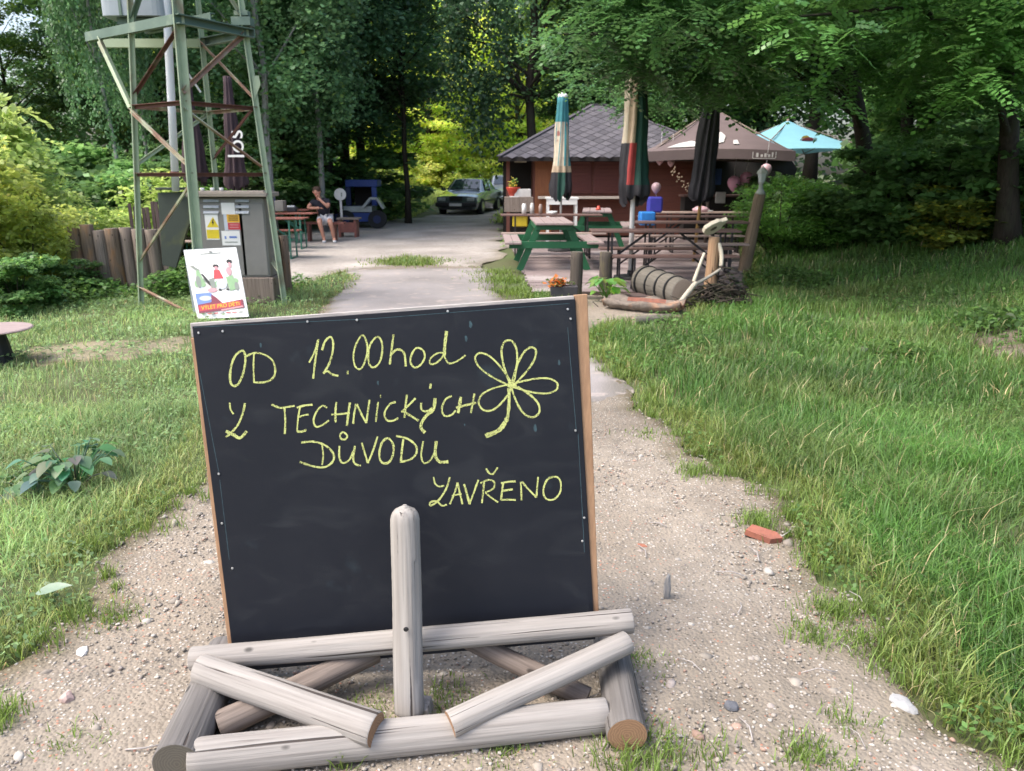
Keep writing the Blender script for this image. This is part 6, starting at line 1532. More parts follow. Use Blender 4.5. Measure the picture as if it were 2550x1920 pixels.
def open_parasol(label, pxc, Y, y_apex, y_rim, half, mt, rot, drop=.18, logo=None):
    za = at(pxc, y_apex, Y).z; x = X(pxc, Y, za); zr = at(pxc, y_rim, Y - half).z
    t = thing("open_parasol", label, "parasol", (0, 0, 0), "open parasols beside the hut")
    za -= DZ; zr -= DZ
    m = MB(); m.tube([(0, 0, 0), (0, 0, za + .04)], .035, n=10); m.build("pole", 'pal_grey', t)
    N = 8; rim = []
    for k in range(4):
        a, b = [(-1, -1), (1, -1), (1, 1), (-1, 1)][k], [(1, -1), (1, 1), (-1, 1), (-1, -1)][k]
        for q in range(N): f = q / N; rim.append(((a[0] * (1 - f) + b[0] * f) * half, (a[1] * (1 - f) + b[1] * f) * half, zr + .05 * math.sin(math.pi * f)))
    m = MB(); nr = len(rim); rings = 6; vs = []
    for i in range(rings + 1):
        f = i / rings
        for p in rim:
            sag = -.10 * math.sin(math.pi * f) * (1 if i < rings else 0)
            vs.append((p[0] * f, p[1] * f, za + (p[2] - za) * f + sag))
    fs = [(i * nr + k, i * nr + (k + 1) % nr, (i + 1) * nr + (k + 1) % nr, (i + 1) * nr + k) for i in range(rings) for k in range(nr)]
    m.add(vs, fs, 0, False); m.build("canopy", mt, t)
    if drop:
        vs = []
        for p in rim: vs += [p, (p[0] * 1.005, p[1] * 1.005, p[2] - drop)]
        m = MB(); m.add(vs, [(2 * k, 2 * ((k + 1) % nr), 2 * ((k + 1) % nr) + 1, 2 * k + 1) for k in range(nr)]); m.build("valance", mt, t)
    for k in range(4):
        a = [(-1, -1), (1, -1), (1, 1), (-1, 1)][k]; m = MB(); m.bar((0, 0, za - .04), (a[0] * half * .98, a[1] * half * .98, zr - .03), .02, .025); m.build("rib", 'pal_grey', t)
        m = MB(); m.bar((0, 0, za * .62), (a[0] * half * .5, a[1] * half * .5, (za + zr) / 2 - .10), .018, .02); m.build("strut", 'pal_grey', t)
    if logo: logo(t, half, za, zr, N)
    t.location = (x, Y, DZ); t.rotation_euler = (0, 0, rot); return t
def front_pt(half, za, zr, u, f):      # u -1..1 across, f 0 apex..1 rim, on the panel facing -y
    sag = -.10 * math.sin(math.pi * f); return Vector((u * half * f, -half * f, za + (zr + .05 * math.sin(math.pi * (u + 1) / 2) - za) * f + sag))
def logo_brown(t, half, za, zr, N):
    def blob(name, pts, mt):
        m = MB(); up = Vector((0, -.012, .02)); m.prism([front_pt(half, za, zr, u, f) + up for u, f in pts], Vector((0, .001, -.002))); m.build(name, mt, t)
    blob("printed_emblem", [(-.80, .93), (-.70, .80), (-.52, .74), (-.38, .80), (-.30, .93)], 'white_old')
    blob("printed_emblem", [(-.20, .70), (-.12, .55), (.10, .52), (.16, .62), (.06, .80), (-.14, .86)], 'white_old')
    blob("printed_emblem", [(.20, .86), (.26, .74), (.34, .72), (.30, .86)], 'white_old')
    z = zr - .02; y = -half - .01
    m = MB()
    for a, b, c, d in [(.42, .43, -.14, -.02), (.73, .74, -.14, -.02), (.43, .73, -.15, -.14), (.47, .50, -.12, -.04), (.53, .56, -.12, -.07), (.58, .61, -.12, -.05), (.63, .66, -.12, -.07), (.68, .70, -.12, -.03)]:
        m.box(((a + b) / 2 * half, y - .004, z + (c + d) / 2 + .03), ((b - a) * half, .004, d - c))
    m.build("printed_emblem", 'white_old', t)
open_parasol("large open brown parasol with white emblem, right of the hut", 1778, 17.4, 266, 377, 1.43, 'brown_fab', -.10, .19, logo_brown)
def logo_blue(t, half, za, zr, N):
    for k, (u, f, s, mt) in enumerate([(-.05, .62, .10, 'redprint'), (-.02, .52, .07, 'orange'), (.12, .60, .07, 'white'), (-.16, .60, .06, 'white')]):
        c = front_pt(half, za, zr, u, f) + Vector((0, -.02 - .004 * k, .02)); m = MB()
        m.prism([c + Vector((s * math.cos(a) * 1.6, -s * math.sin(a) * -.6, s * math.sin(a) * .7 * -1)) for a in np.linspace(0, 6.28, 12, endpoint=False)], (0, .001, -.001)); m.build("printed_emblem", mt, t)
open_parasol("open light blue parasol with a small red and white emblem, farthest right", 1962, 22.0, 300, 374, 1.75, 'ltblue_fab', .22, 0, logo_blue)
# black cloth hanging at the right of the brown parasol
m = MB(); Yb = 16.3; P0 = [at(1905, 392, Yb), at(1962, 384, Yb), at(1985, 420, Yb), at(1975, 452, Yb), at(1950, 430, Yb), at(1925, 425, Yb)]; m.prism(P0, (0, .12, 0))
tag(m.build_at("black_drape", 'black_fab', P0[0]), "black cloth hanging from the right corner of the brown parasol", "cloth")
# dark bar counter under the brown parasol
bc_ = thing("bar_counter", "dark bar counter in the shade under the brown parasol", "bar counter", (X(1830, 18.9, .6), 18.9, DZ))
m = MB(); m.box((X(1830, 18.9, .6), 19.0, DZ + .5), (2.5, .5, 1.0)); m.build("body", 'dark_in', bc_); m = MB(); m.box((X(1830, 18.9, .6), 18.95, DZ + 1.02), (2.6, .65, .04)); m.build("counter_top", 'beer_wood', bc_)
boxy("bar_shade_box", "near black box standing in for the deep shade behind the bar counter", "cabinet", 1730, 395, 1925, 500, 20.6, .4, 'dark_in')  # added dark box paints the black shade under the brown parasol
boxy("blue_poster", "dark blue poster hanging behind the bar", "poster", 1772, 420, 1795, 460, 20.3, .01, 'blue_paint', .001)
m = MB(); a = at(1745, 502, 16.1); m.lathe((at(1746, 508, 16.2).x, 16.2, DZ + .78), [(.001, 0), (.16, 0), (.18, .05), (.10, .10), (.001, .12)], n=14); tag(m.build_at("pink_cushion", 'pale_pink', (a.x, 16.2, DZ + .78)), "small pink cushion on the farthest table", "cushion")
m = MB(); a = at(1768, 511, 16.1); m.lathe((a.x, 16.15, DZ + .779), [(.001, 0), (.08, 0), (.09, .03), (.001, .02)], n=12); tag(m.build_at("white_plate", 'white', (a.x, 16.15, DZ + .779)), "small white plate on the farthest table beside the pink cushion", "plate")
boxy("white_chair_back", "pale grey chair back in front of the dark bar counter", "chair", 1783, 478, 1806, 506, 17.9, .04, 'white_old', .01)
m = MB()
for k in range(26): t_ = k / 25; c = at(1672 + 45 * t_ + 6 * math.sin(k), 420 + 55 * t_ + 8 * math.cos(k * 1.7), 19.3); m.lathe(c, [(.001, -.025), (.022, 0), (.001, .025)], n=6)
tag(m.build_at("garland", 'tan_fab', at(1695, 445, 19.3)), "orange and cream garland hanging at the hut's right wall", "garland")

# ================================================================== hut
HX0, HX1, HY0, HY1 = -.10, 5.05, 20.0, 24.6
zE = at(1300, 391, 19.6).z
hut = thing("wooden_hut", "brown wooden kiosk hut with a dark diamond shingled roof", "hut", (2.5, 22, 0))
wx = X(1330, 20, 1.2)
bz = DZ
k = 0
while bz < zE - .02:
    m = MB(); m.box(((wx + HX1) / 2, HY0 + .02 + (k % 2) * .002, bz + .069), (HX1 - wx, .035, .134)); m.build("wall_board", 'hut', hut); bz += .138; k += 1
for xx in (wx + .0, HX1):
    m = MB(); m.box((xx, (HY0 + HY1) / 2 + .03, zE / 2), (.05, HY1 - HY0, zE - .01)); m.build("side_wall", 'hut', hut)
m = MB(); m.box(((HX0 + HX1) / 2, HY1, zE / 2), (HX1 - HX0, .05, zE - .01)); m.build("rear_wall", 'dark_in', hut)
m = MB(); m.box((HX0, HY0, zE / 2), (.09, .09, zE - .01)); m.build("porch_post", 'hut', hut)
m = MB(); m.box((HX0 + .3, HY0 + 1.9, 1.0), (.9, .05, 2.0)); m.build("porch_shade_sheet", 'dark_in', hut)  # near-black sheet stands in for the shade inside the open porch
dx0, dx1 = X(1332, 20, 1.2), X(1374, 20, 1.2)
m = MB(); m.box(((dx0 + dx1) / 2, HY0 - .015, 1.02), (dx1 - dx0, .03, 1.8)); d = m.build("door", 'hut_door', hut, .004)
for zz_ in (.55, 1.4): m = MB(); m.box(((dx0 + dx1) / 2, HY0 - .036, zz_), ((dx1 - dx0) * .7, .012, .6)); m.build("door_panel", 'hut_door', d, .004)
for (a_, b_2) in ((1406, 1472), (1478, 1546), (1556, 1612)):
    x0_, x1_ = X(a_, 20, 1.4), X(b_2, 20, 1.4); zt_, zb_ = at(1480, 402, 20).z, at(1480, 482, 20).z
    m = MB(); m.box(((x0_ + x1_) / 2, HY0 - .018, (zt_ + zb_) / 2), (x1_ - x0_, .03, zt_ - zb_)); sh = m.build("shutter", 'shutter', hut, .003)
    for k in range(9): m = MB(); zq = zb_ + (zt_ - zb_) * (k + .5) / 9; m.box(((x0_ + x1_) / 2, HY0 - .037, zq), ((x1_ - x0_) * .9, .008, (zt_ - zb_) / 9 * .8), Euler((.18, 0, 0)).to_matrix()); m.build("slat", 'shutter', sh)
m = MB(); a_ = at(1340, 492, 19.75); b_2 = at(1560, 492, 19.75); m.box(((a_.x + b_2.x) / 2, 19.78, a_.z), (b_2.x - a_.x, .36, .06)); m.build("counter", 'counter', hut, .006)
m = MB(); c = at(1296, 400, 19.9); m.box((c.x, 19.95, c.z), (.30, .03, .09)); m.build("sign_board", 'cream_fab', hut)
# roof: four slopes with a short ridge
ex0, ex1, ey0, ey1 = -.32, 5.5, 19.45, 25.2
ra, rb_ = at(1476, 265, 22.3), at(1508, 262, 22.3); rz = ra.z + .03
E_ = [Vector((ex0, ey0, zE)), Vector((ex1, ey0, zE)), Vector((ex1, ey1, zE)), Vector((ex0, ey1, zE))]; RA, RB_ = Vector((ra.x, 22.3, rz)), Vector((rb_.x, 22.3, rz))
def slope(nm, pts): m = MB(); n_ = (pts[1] - pts[0]).cross(pts[-1] - pts[0]).normalized(); n_ = n_ if n_.z > 0 else -n_; m.prism(pts, -n_ * .05); return m.build(nm, 'shingle', hut)
slope("roof_slope", [E_[0], E_[1], RB_, RA]); slope("roof_slope", [E_[1], E_[2], RB_]); slope("roof_slope", [E_[2], E_[3], RA, RB_]); slope("roof_slope", [E_[3], E_[0], RA])
for a_, b_2 in ((E_[0], E_[1]), (E_[3], E_[0]), (E_[1], E_[2])): m = MB(); m.bar(a_ + Vector((0, 0, -.05)), b_2 + Vector((0, 0, -.05)), .03, .10); m.build("eave_board", 'dark_in', hut)
for a_, b_2 in ((E_[0], RA), (E_[1], RB_), (RA, RB_)): m = MB(); m.bar(a_ + Vector((0, 0, .02)), b_2 + Vector((0, 0, .02)), .14, .025); m.build("ridge_cap", 'shingle', hut)
me_sh = None
A0, A1, B0 = E_[0], E_[1], RA; up_ = ((RA + RB_) / 2 - (E_[0] + E_[1]) / 2); up_ = Vector((0, up_.y, up_.z)); SL = up_.length; up_.normalize(); nr_ = Vector((1, 0, 0)).cross(up_).normalized()
if nr_.z < 0: nr_ = -nr_
W_s, row, cnt = .335, .168, 0; shm = []
for v in range(3):
    q = MB(); hw = W_s / 2 * .96; t_ = .006; dv = .004 * v
    q.prism([Vector((-hw, 0, t_)), Vector((0, -row * .96, t_ + .004 + dv)), Vector((hw, 0, t_)), Vector((0, row * .96, t_ - .002))], Vector((0, 0, .007)))
    me = bpy.data.meshes.new("shingle"); me.from_pydata(q.v, [], q.f); me.materials.append(mat("shingle_%d" % v, [(.115, .108, .125), (.09, .085, .098), (.13, .122, .138)][v], None, scale=9, rough=.95)); shm.append(me)
Rr = Matrix((Vector((1, 0, 0)), up_, nr_)).transposed().to_4x4(); rr_ = random.Random(2)
i = 0
while i * row < SL - .1 and cnt < 290:
    s = i * row + .05; f = s / SL; xl = E_[0].x + (RA.x - E_[0].x) * f + W_s * .5; xr = E_[1].x + (RB_.x - E_[1].x) * f - W_s * .5; x = xl + (W_s / 2 if i % 2 else 0) - ((xl) % W_s)
    while x < xr:
        if x > xl - W_s * .2:
            p_ = Vector((x, E_[0].y, zE)) + up_ * s; link("shingle", rr_.choice(shm), hut, Matrix.Translation(p_) @ Rr, world=True); cnt += 1
        x += W_s
    i += 1

# ================================================================== lamp post, stumps, trough, carved creature
xb, yb = X(1852, 12.7, .3), 12.7; zb = H1(xb, yb); tp = at(1893, 484, 12.7)
lp = thing("lamp_post", "leaning round wooden post with a small lantern on top, right of the terrace", "lamp post", (xb, yb, zb - .15))
log_piece("post", (xb, yb, zb - .15), tp, .10, .088, 'post', lp, 'end_dark', 70, n=20, rings=10)
ln = MB(); ln.lathe(tp, [(.001, .0), (.09, .0), (.07, .04), (.035, .09), (.03, .16), (.055, .19), (.001, .19)], n=12); lb_ = ln.build("lantern_foot", 'lantern', lp)
ln = MB(); ln.lathe(tp + Vector((.01, 0, .19)), [(.05, 0), (.075, .13), (.001, .13)], n=6, smooth=False); ln.build("lantern_glass", 'lamp_glass', lp)
ln = MB(); ln.lathe(tp + Vector((.01, 0, .32)), [(.001, 0), (.095, 0), (.08, .04), (.03, .09), (.001, .12)], n=6, smooth=False); ln.build("lantern_roof", 'lantern', lp)
def stump(label, px, pyb, pyt, Y, r_, seed): 
    x = X(px, Y, .3); o = log_piece("stump_post", (x, Y, -.05), (x + .01, Y + .01, at(px, pyt, Y).z), r_, r_ * .93, 'stump', None, 'end_dark', seed, n=18, rings=8); return tag(o, label, "stump", "stumps at the front of the terrace")
stump("tall dark mossy stump at the front of the terrace, directly beside the trough", 1434, 728, 628, 10.05, .088, 80)
stump("second dark stump, right of the leafy plant", 1506, 700, 628, 10.5, .083, 81)
tr = thing("plant_trough", "dark trough with orange flowers at the foot of the left stump", "planter", (X(1402, 9.75, .1), 9.75, 0))
a_, b_2 = at(1370, 698, 9.7), at(1438, 727, 9.7); w_ = b_2.x - a_.x; cx = (a_.x + b_2.x) / 2; h_ = .21
m = MB(); m.prism([(cx - w_ / 2, 9.62, h_ + .02), (cx + w_ / 2, 9.62, h_ + .02), (cx + w_ * .44, 9.64, 0), (cx - w_ * .44, 9.64, 0)], (0, .2, 0)); m.build("trough", 'trough', tr, .004)
rr = np.random.default_rng(8); p = np.array([cx - .06, 9.72, h_ + .06]) + rr.normal(0, 1, (160, 3)) * np.array([.07, .05, .03]); V, F, T = leaf_quads(p, .05, rr, asp=.6, tint=np.where(rr.uniform(0, 1, (160, 1)) < .5, np.array([[.55, .17, .03]]), np.array([[.12, .16, .06]]))); mesh_np("flowers", V - np.array(wloc(tr)), F, 'leaf', tint=T, parent=tr)["kind"] = 'stuff'

cr = thing("wooden_creature", "carved creature made of a trunk body, upright orange neck and pale cut log head", "sculpture", (X(1768, 9.75, 0), 9.75, 0))
pb, pt_ = Vector((X(1766, 9.75, .05), 9.75, -.03)), at(1779, 590, 9.75)
log_piece("neck", pb, pt_, .088, .068, 'neck', cr, 'end_pale', 90, n=20, rings=12)
c = at(1783, 566, 9.68); hd = MB()
ax, ay = Vector((.80, -.1, .48)).normalized(), Vector((.30, .75, -.55)).normalized(); nz = ax.cross(ay).normalized(); ay = nz.cross(ax)
hp = [(-.165, -.02), (-.12, -.075), (-.03, -.085), (.06, -.07), (.10, -.03), (.165, -.012), (.165, .012), (.10, .04), (.05, .085), (-.05, .10), (-.14, .07)]
hd = MB(); hd.prism([c + ax * u * 1.0 + Vector((.0, .0, 1)) * 0 + ay * v * 1.15 for u, v in hp], nz * .055); o = hd.build("head", ['pale_wood'], cr, .006)
hd = MB(); nn = nz if nz.y < 0 else -nz; ctr = c - ax * .03 + (nz * .056 if nz.y < 0 else -nz * .001); hd.prism([ctr + ax * .035 * math.cos(a) * 1.3 + ay * .03 * math.sin(a) for a in np.linspace(0, 6.28, 10, endpoint=False)], nn * .002); hd.build("eye_hole", 'stump', cr)
f0, f1 = G(1598, 676, .19), G(1706, 716, .165)
f0 = Vector((X(1603, 10.45, .2), 10.45, .20)); f1 = Vector((X(1700, 9.55, .17), 9.55, .17))
log_piece("body_trunk", f0, f1, .20, .165, 'barrel', cr, 'end_pale', 91, n=26, rings=14)
dd = (f1 - f0)
for t_ in (.10, .36, .60, .83):
    m = MB(); pc = f0 + dd * t_; dn = dd.normalized(); u_ = dn.cross(Vector((0, 0, 1))).normalized(); v_ = u_.cross(dn); rr0 = .20 + (.165 - .20) * t_ + .006
    m.tube([pc + u_ * rr0 * math.cos(a) + v_ * rr0 * math.sin(a) for a in np.linspace(0, 2 * math.pi, 25)], .013, n=6, cap=False); m.build("band", 'rubber', cr)
def stick(nm, a, b, r0, r1, mt='birch_stick', s=0): log_piece(nm, a, b, r0, r1, mt, cr, 'end_pale', 100 + s, n=10, rings=8, bend=.02)
stick("arm", at(1662, 804, 9.0), at(1733, 705, 9.35), .038, .030, s=1); stick("arm", at(1722, 712, 9.33), at(1794, 670, 9.6), .024, .016, s=2); stick("arm", at(1727, 702, 9.36), at(1754, 630, 9.5), .022, .016, 'pale_wood', s=3)
stick("branch_stub", at(1789, 606, 9.72), at(1796, 662, 9.65), .028, .026, 'pale_wood', s=4); stick("leg", at(1742, 742, 9.6), at(1802, 792, 9.1), .018, .014, 'birch_stick', s=5); stick("leg", at(1800, 700, 9.8), at(1840, 740, 9.7), .016, .012, 'bark', s=6)
stick("leg", at(1665, 752, 9.45), at(1672, 780, 9.2), .03, .025, 'pale_wood', s=7)
# brushwood heap
bw = MB(); r = random.Random(12); g = G(1800, 772)
for k in range(260):
    a = r.uniform(0, 6.28); c = Vector((g.x + r.gauss(.0, .20), g.y + .15 + r.gauss(0, .16), abs(r.gauss(.03, .13)))); L = r.uniform(.12, .4); d = Vector((math.cos(a), math.sin(a) * .6, r.uniform(-.2, .55))).normalized()
    bw.tube([c - d * L / 2, c + Vector((r.uniform(-.03, .03), 0, .02)), c + d * L / 2], [r.uniform(.006, .02), .01, .004], n=5)
bw.sm = [True] * len(bw.f); tag(bw.build("brushwood_heap", 'bark'), "dark heap of roots and brushwood behind the carved creature", kind="stuff")
# hollow log fire trough
hl = thing("hollow_log", "old hollowed log with a red brown hollow, lying on the gravel pad", "log", G(1600, 775))
g0, g1 = G(1508, 757, .06), G(1700, 772, .06); ddx = (g1 - g0); L = ddx.length; dn = ddx.normalized(); sd_ = dn.cross(Vector((0, 0, 1))).normalized()
m = MB(); n1, n2 = 16, 11; r = random.Random(4); vs = []
for i in range(n1 + 1):
    t_ = i / n1; ro = .20 * math.sin(math.pi * min(1, max(0, .12 + t_ * .8))) ** .5 + r.uniform(-.012, .012)
    for k in range(n2):
        a = math.pi * (1 + k / (n2 - 1)); q = ro * (1 + r.uniform(-.05, .05)); vs.append(g0 + dn * L * t_ + sd_ * q * math.cos(a) * 1.25 + Vector((0, 0, .08 + q * math.sin(a) * .75 + (.03 * math.sin(t_ * 14) if k in (0, n2 - 1) else 0))))
    for k in range(n2):
        a = math.pi * (2 - k / (n2 - 1)); q = ro * .62 * (1 if .15 < t_ < .85 else .9); vs.append(g0 + dn * L * t_ + sd_ * q * math.cos(a) * 1.25 + Vector((0, 0, .085 + q * math.sin(a) * .55)))
nn_ = n2 * 2
fs = [(i * nn_ + k, i * nn_ + (k + 1) % nn_, (i + 1) * nn_ + (k + 1) % nn_, (i + 1) * nn_ + k) for i in range(n1) for k in range(nn_)] + [tuple(range(nn_)), tuple(n1 * nn_ + k for k in range(nn_))]
mis = [1 if (k >= n2 - 0 and k < nn_ - 1 and 3 < i < 12) else 0 for i in range(n1) for k in range(nn_)] + [2, 2]
b0_ = len(m.v); m.v += [tuple(v) for v in vs]; m.f += fs; m.mi += mis; m.sm += [True] * len(fs)
M['rot_red'] = mat("charred_red_wood", (.24, .075, .04), (.10, .04, .028), scale=14); M['hollow_bark'] = mat("grey_brown_bark", (.24, .20, .165), (.14, .115, .095), scale=12, stretch=(1, 4, 4), rough=.9, bump=.8, spots=(.40, .22, .13), spot_scale=4, spot_lo=.55, spot_hi=.7)
m.build("shell", ['hollow_bark', 'rot_red', 'rot_red'], hl)
o = log_piece("short_log", G(1578, 800, .05), G(1668, 792, .05), .055, .05, 'barrel', None, 'end_pale', 110, n=18, rings=8); tag(o, "short grey log lying in the grass before the hollow log", "log")
m = MB()
rr = random.Random(6)
for k in range(60):
    px, py = rr.gauss(1522, 12), rr.gauss(748, 9); g = G(px, py); a = rr.uniform(0, 6.28); m.bar((g.x, g.y, .02), (g.x + .08 * math.cos(a), g.y + .08 * math.sin(a), rr.uniform(.01, .12)), .02, .008)
tag(m.build("wood_chips", 'hollow_bark'), "splintered orange brown bark at the left end of the hollow log", kind="stuff")
# ================================================================== cars
def car(name, label, cat, paint, loc, rot, blunt=0.0):
    t = thing(name, label, cat, (0, 0, 0), "cars parked at the end of the drive")
    #      y     w    zb   zm   belt  wt   ztop      (y = 0 at the nose, growing backwards)
    S = [(0.00, .76, .26, .42, .58, .70, .62), (.05, .84, .22, .46, .68, .73, .72), (.35, .86, .20, .50, .74, .74, .79), (1.15, .87, .20, .55, .84, .73, .90), (1.30, .87, .20, .56, .86, .71, .93),
         (1.95, .87, .20, .56, .89, .57, 1.36), (2.3, .87, .20, .56, .90, .56, 1.41), (3.1, .87, .20, .56, .90, .56, 1.39), (3.75, .86, .22, .56, .89, .66, .99), (4.1, .85, .24, .56, .87, .70, .95), (4.65, .82, .28, .52, .84, .70, .90), (4.74, .76, .32, .50, .76, .62, .80)]
    def sec(s):
        y, w, zb, zm, zt, wt, zp = s; h = [(0, zb), (w * .90, zb), (w, zm), (w * .965, zt), (wt, zp - .02), (wt * .6, zp), (0, zp + .012)]
        return [(x, y, z) for x, z in h] + [(-x, y, z) for x, z in h[-2:0:-1]]
    m = MB(); n = len(sec(S[0])); vs = []
    for s in S: vs += sec(s)
    fs = [(i * n + k, i * n + (k + 1) % n, (i + 1) * n + (k + 1) % n, (i + 1) * n + k) for i in range(len(S) - 1) for k in range(n)] + [tuple(range(n)), tuple((len(S) - 1) * n + k for k in range(n))]
    m.add(vs, fs, 0, False); m.build("body", paint, t, .012)
    def q(nm, pts, mt, off, par=t):
        c = sum((Vector(p) for p in pts), Vector()) / 4; nv = (Vector(pts[1]) - Vector(pts[0])).cross(Vector(pts[3]) - Vector(pts[0])).normalized()
        if nv.dot(c - Vector((0, 2.4, .7))) < 0: nv = -nv
        b = MB(); b.prism([c + (Vector(p) - c) * .9 + nv * off for p in pts], nv * .006); return b.build(nm, mt, par)
    q("windscreen", [(-.69, 1.32, .95), (.69, 1.32, .95), (.55, 1.95, 1.35), (-.55, 1.95, 1.35)], 'glass', .012)
    q("rear_window", [(-.63, 3.74, 1.0), (.63, 3.74, 1.0), (.54, 3.12, 1.37), (-.54, 3.12, 1.37)], 'glass', .012)
    for s in (-1, 1):
        q("side_window", [(s * .835, 1.45, .90), (s * .83, 2.35, .92), (s * .575, 2.35, 1.36), (s * .60, 1.98, 1.33)], 'glass', .01)
        q("side_window", [(s * .83, 2.42, .92), (s * .82, 3.45, .92), (s * .60, 3.12, 1.34), (s * .575, 2.42, 1.36)], 'glass', .01)
        b = MB(); b.box((s * .95, 1.55, .95), (.16, .10, .11)); b.build("wing_mirror", paint, t, .02)
        b = MB(); b.box((s * .585, .005, .60), (.30, .06, .13)); hl_ = b.build("headlight", 'lamp_glass', t, .02)
        b = MB(); b.box((s * .87, 2.4, .50), (.02, 3.0, .035)); b.build("side_trim", 'black', t)
        for yy in (.82, 3.72):
            b = MB(); b.tube([(s * .70, yy, .31), (s * .885, yy, .31)], .315, n=20); w_ = b.build("wheel", 'rubber', t)
            b = MB(); b.tube([(s * .886, yy, .31), (s * .90, yy, .31)], .19, n=14); b.build("rim", 'car_silver', w_)
    b = MB(); b.box((0, -.035, .64), (.52, .05, .17)); g_ = b.build("grille", 'black', t, .008)
    for k in range(5): b = MB(); b.box((0, -.064, .575 + k * .032), (.48, .008, .008)); b.build("grille_bar", 'chrome', g_)
    b = MB(); b.box((0, -.07, .40), (1.66, .14, .17)); b.build("bumper", 'black' if paint != 'car_silver' else paint, t, .03)
    b = MB(); b.box((0, -.145, .40), (.50, .012, .11)); b.build("number_plate", 'white', t)
    b = MB(); b.box((0, -.08, .25), (1.3, .06, .08)); b.build("lower_intake", 'black', t)
    t.location = loc; t.rotation_euler = (0, 0, rot); return t
x = X(1136, 31.2, .6); car("parked_car", "dark green saloon car parked nose first at the end of the yard", "car", 'car_green', (x, 31.2, H1(x, 31.2)), -.20)
x = X(1268, 36.5, .6); car("parked_car", "silver car standing behind the dark green one, half hidden by the hut", "car", 'car_silver', (x, 36.5, H1(x, 36.5)), .10)

# ================================================================== small blue vehicle with a white mudguard
Yv = 23.6
bv = thing("blue_utility_vehicle", "small blue open cab vehicle with white bonnet and mudguard, parked under the dark trees", "vehicle", (X(900, Yv, 0), Yv + .7, 0))
def fr(px0, py0, px1, py1, d0, d1, nm, mt, bev=.01):
    a, b = at(px0, py0, Yv), at(px1, py1, Yv); m = MB(); m.box(((a.x + b.x) / 2, Yv + (d0 + d1) / 2, (a.z + b.z) / 2), (b.x - a.x, d1 - d0, a.z - b.z)); return m.build(nm, mt, bv, bev)
fr(850, 448, 932, 466, .5, 1.3, "cab_roof", 'blue_paint'); fr(850, 466.5, 866, 514, .5, .62, "cab_pillar", 'navy_paint'); fr(917, 466.5, 932, 514, .5, .62, "cab_pillar", 'blue_paint')
fr(862, 466.5, 920, 516, 1.2, 1.28, "cab_rear", 'dark_in'); fr(856, 513, 928, 528, -.1, .75, "bonnet", 'car_silver'); fr(862, 528.5, 924, 552, -.05, .9, "body", 'blue_paint')
fr(830, 534, 864, 552, .1, .9, "step_box", 'navy_paint')
m = MB(); pts = [at(906, 516, Yv - .1), at(924, 494, Yv - .1), at(940, 494, Yv - .1), at(957, 519, Yv - .1)]
for a_, b_2 in zip(pts[:-1], pts[1:]): m.bar(a_, b_2, .34, .07)
m.build("mudguard", 'car_silver', bv)
for px in (940, 862):
    c = at(px, 533, Yv); m = MB(); m.tube([Vector((c.x, Yv - .12, .27)), Vector((c.x, Yv + .1, .27))], .27, n=20); w_ = m.build("wheel", 'rubber', bv); m = MB(); m.tube([Vector((c.x, Yv - .125, .27)), Vector((c.x, Yv - .121, .27))], .12, n=12); m.build("hub", 'navy_paint', w_)
# round white paddle sign
c = at(847, 484, 20.6); sp_ = thing("round_sign", "round white sign on a short white post right of the seated man", "sign", (c.x, 20.6, 0))
m = MB(); m.tube([c + Vector((0, .02, 0)), c + Vector((0, -.005, 0))], .155, n=24); m.build("disc", 'white_old', sp_); m = MB(); m.box((c.x + .035, 20.592, c.z - .005), (.03, .004, .1)); m.build("mark", 'greyprint', sp_)
m = MB(); m.bar((c.x, 20.63, 0), (c.x, 20.63, c.z), .055, .03); m.build("post", 'white_old', sp_)
# dark red seat planter right of the man, tree bench
bn = thing("red_bench", "dark red wooden bench right of the seated man", "bench", (X(868, 20.2, 0), 20.4, 0))
a_, b_2 = X(838, 20.2, .4), X(893, 20.2, .4); m = MB(); m.box(((a_ + b_2) / 2, 20.4, .47), (b_2 - a_, .45, .04)); m.build("seat", 'pal_grey', bn)
for xx in (a_ + .06, b_2 - .10): m = MB(); m.box((xx, 20.4, .225), (.06, .38, .45)); m.build("leg", 'beer_red', bn)
m = MB(); m.box(((a_ + b_2) / 2, 20.25, .25), (b_2 - a_ - .12, .03, .25)); m.build("panel", 'beer_red', bn)
mb_ = thing("seat_bench", "brown bench the man sits on", "bench", (X(805, 18.9, 0), 18.95, 0))
m = MB(); m.box((X(800, 18.9, .4), 19.02, .44), (1.1, .30, .04)); m.build("seat", 'beer_red', mb_)
for px in (768, 832): m = MB(); m.box((X(px, 18.9, .2), 19.02, .21), (.05, .26, .42)); m.build("leg", 'beer_red', mb_)
# containers behind the beer tables
m = MB(); x = X(665, 16.8, .9); m.lathe((x, 16.9, .779), [(.001, 0), (.13, 0), (.135, .3), (.09, .34), (.09, .38), (.001, .38)], n=14); tag(m.build_at("blue_canister", 'blue_dark', (x, 16.9, .779)), "blue canister on the beer table, seen behind the tower's right leg", "canister")
boxy("grey_box", "dark grey box on the beer table right of the blue canister", "box", 683, 500, 706, 526, 16.75, .25, 'cab')
boxy("black_bag", "black bag with a white strap on the beer table beside the man's arm", "bag", 713, 516, 737, 528, 18.3, .25, 'black_fab', .02)
boxy("white_packet", "white packet lying on top of the black bag on the beer table", "packet", 714, 512, 732, 516, 18.38, .12, 'white')

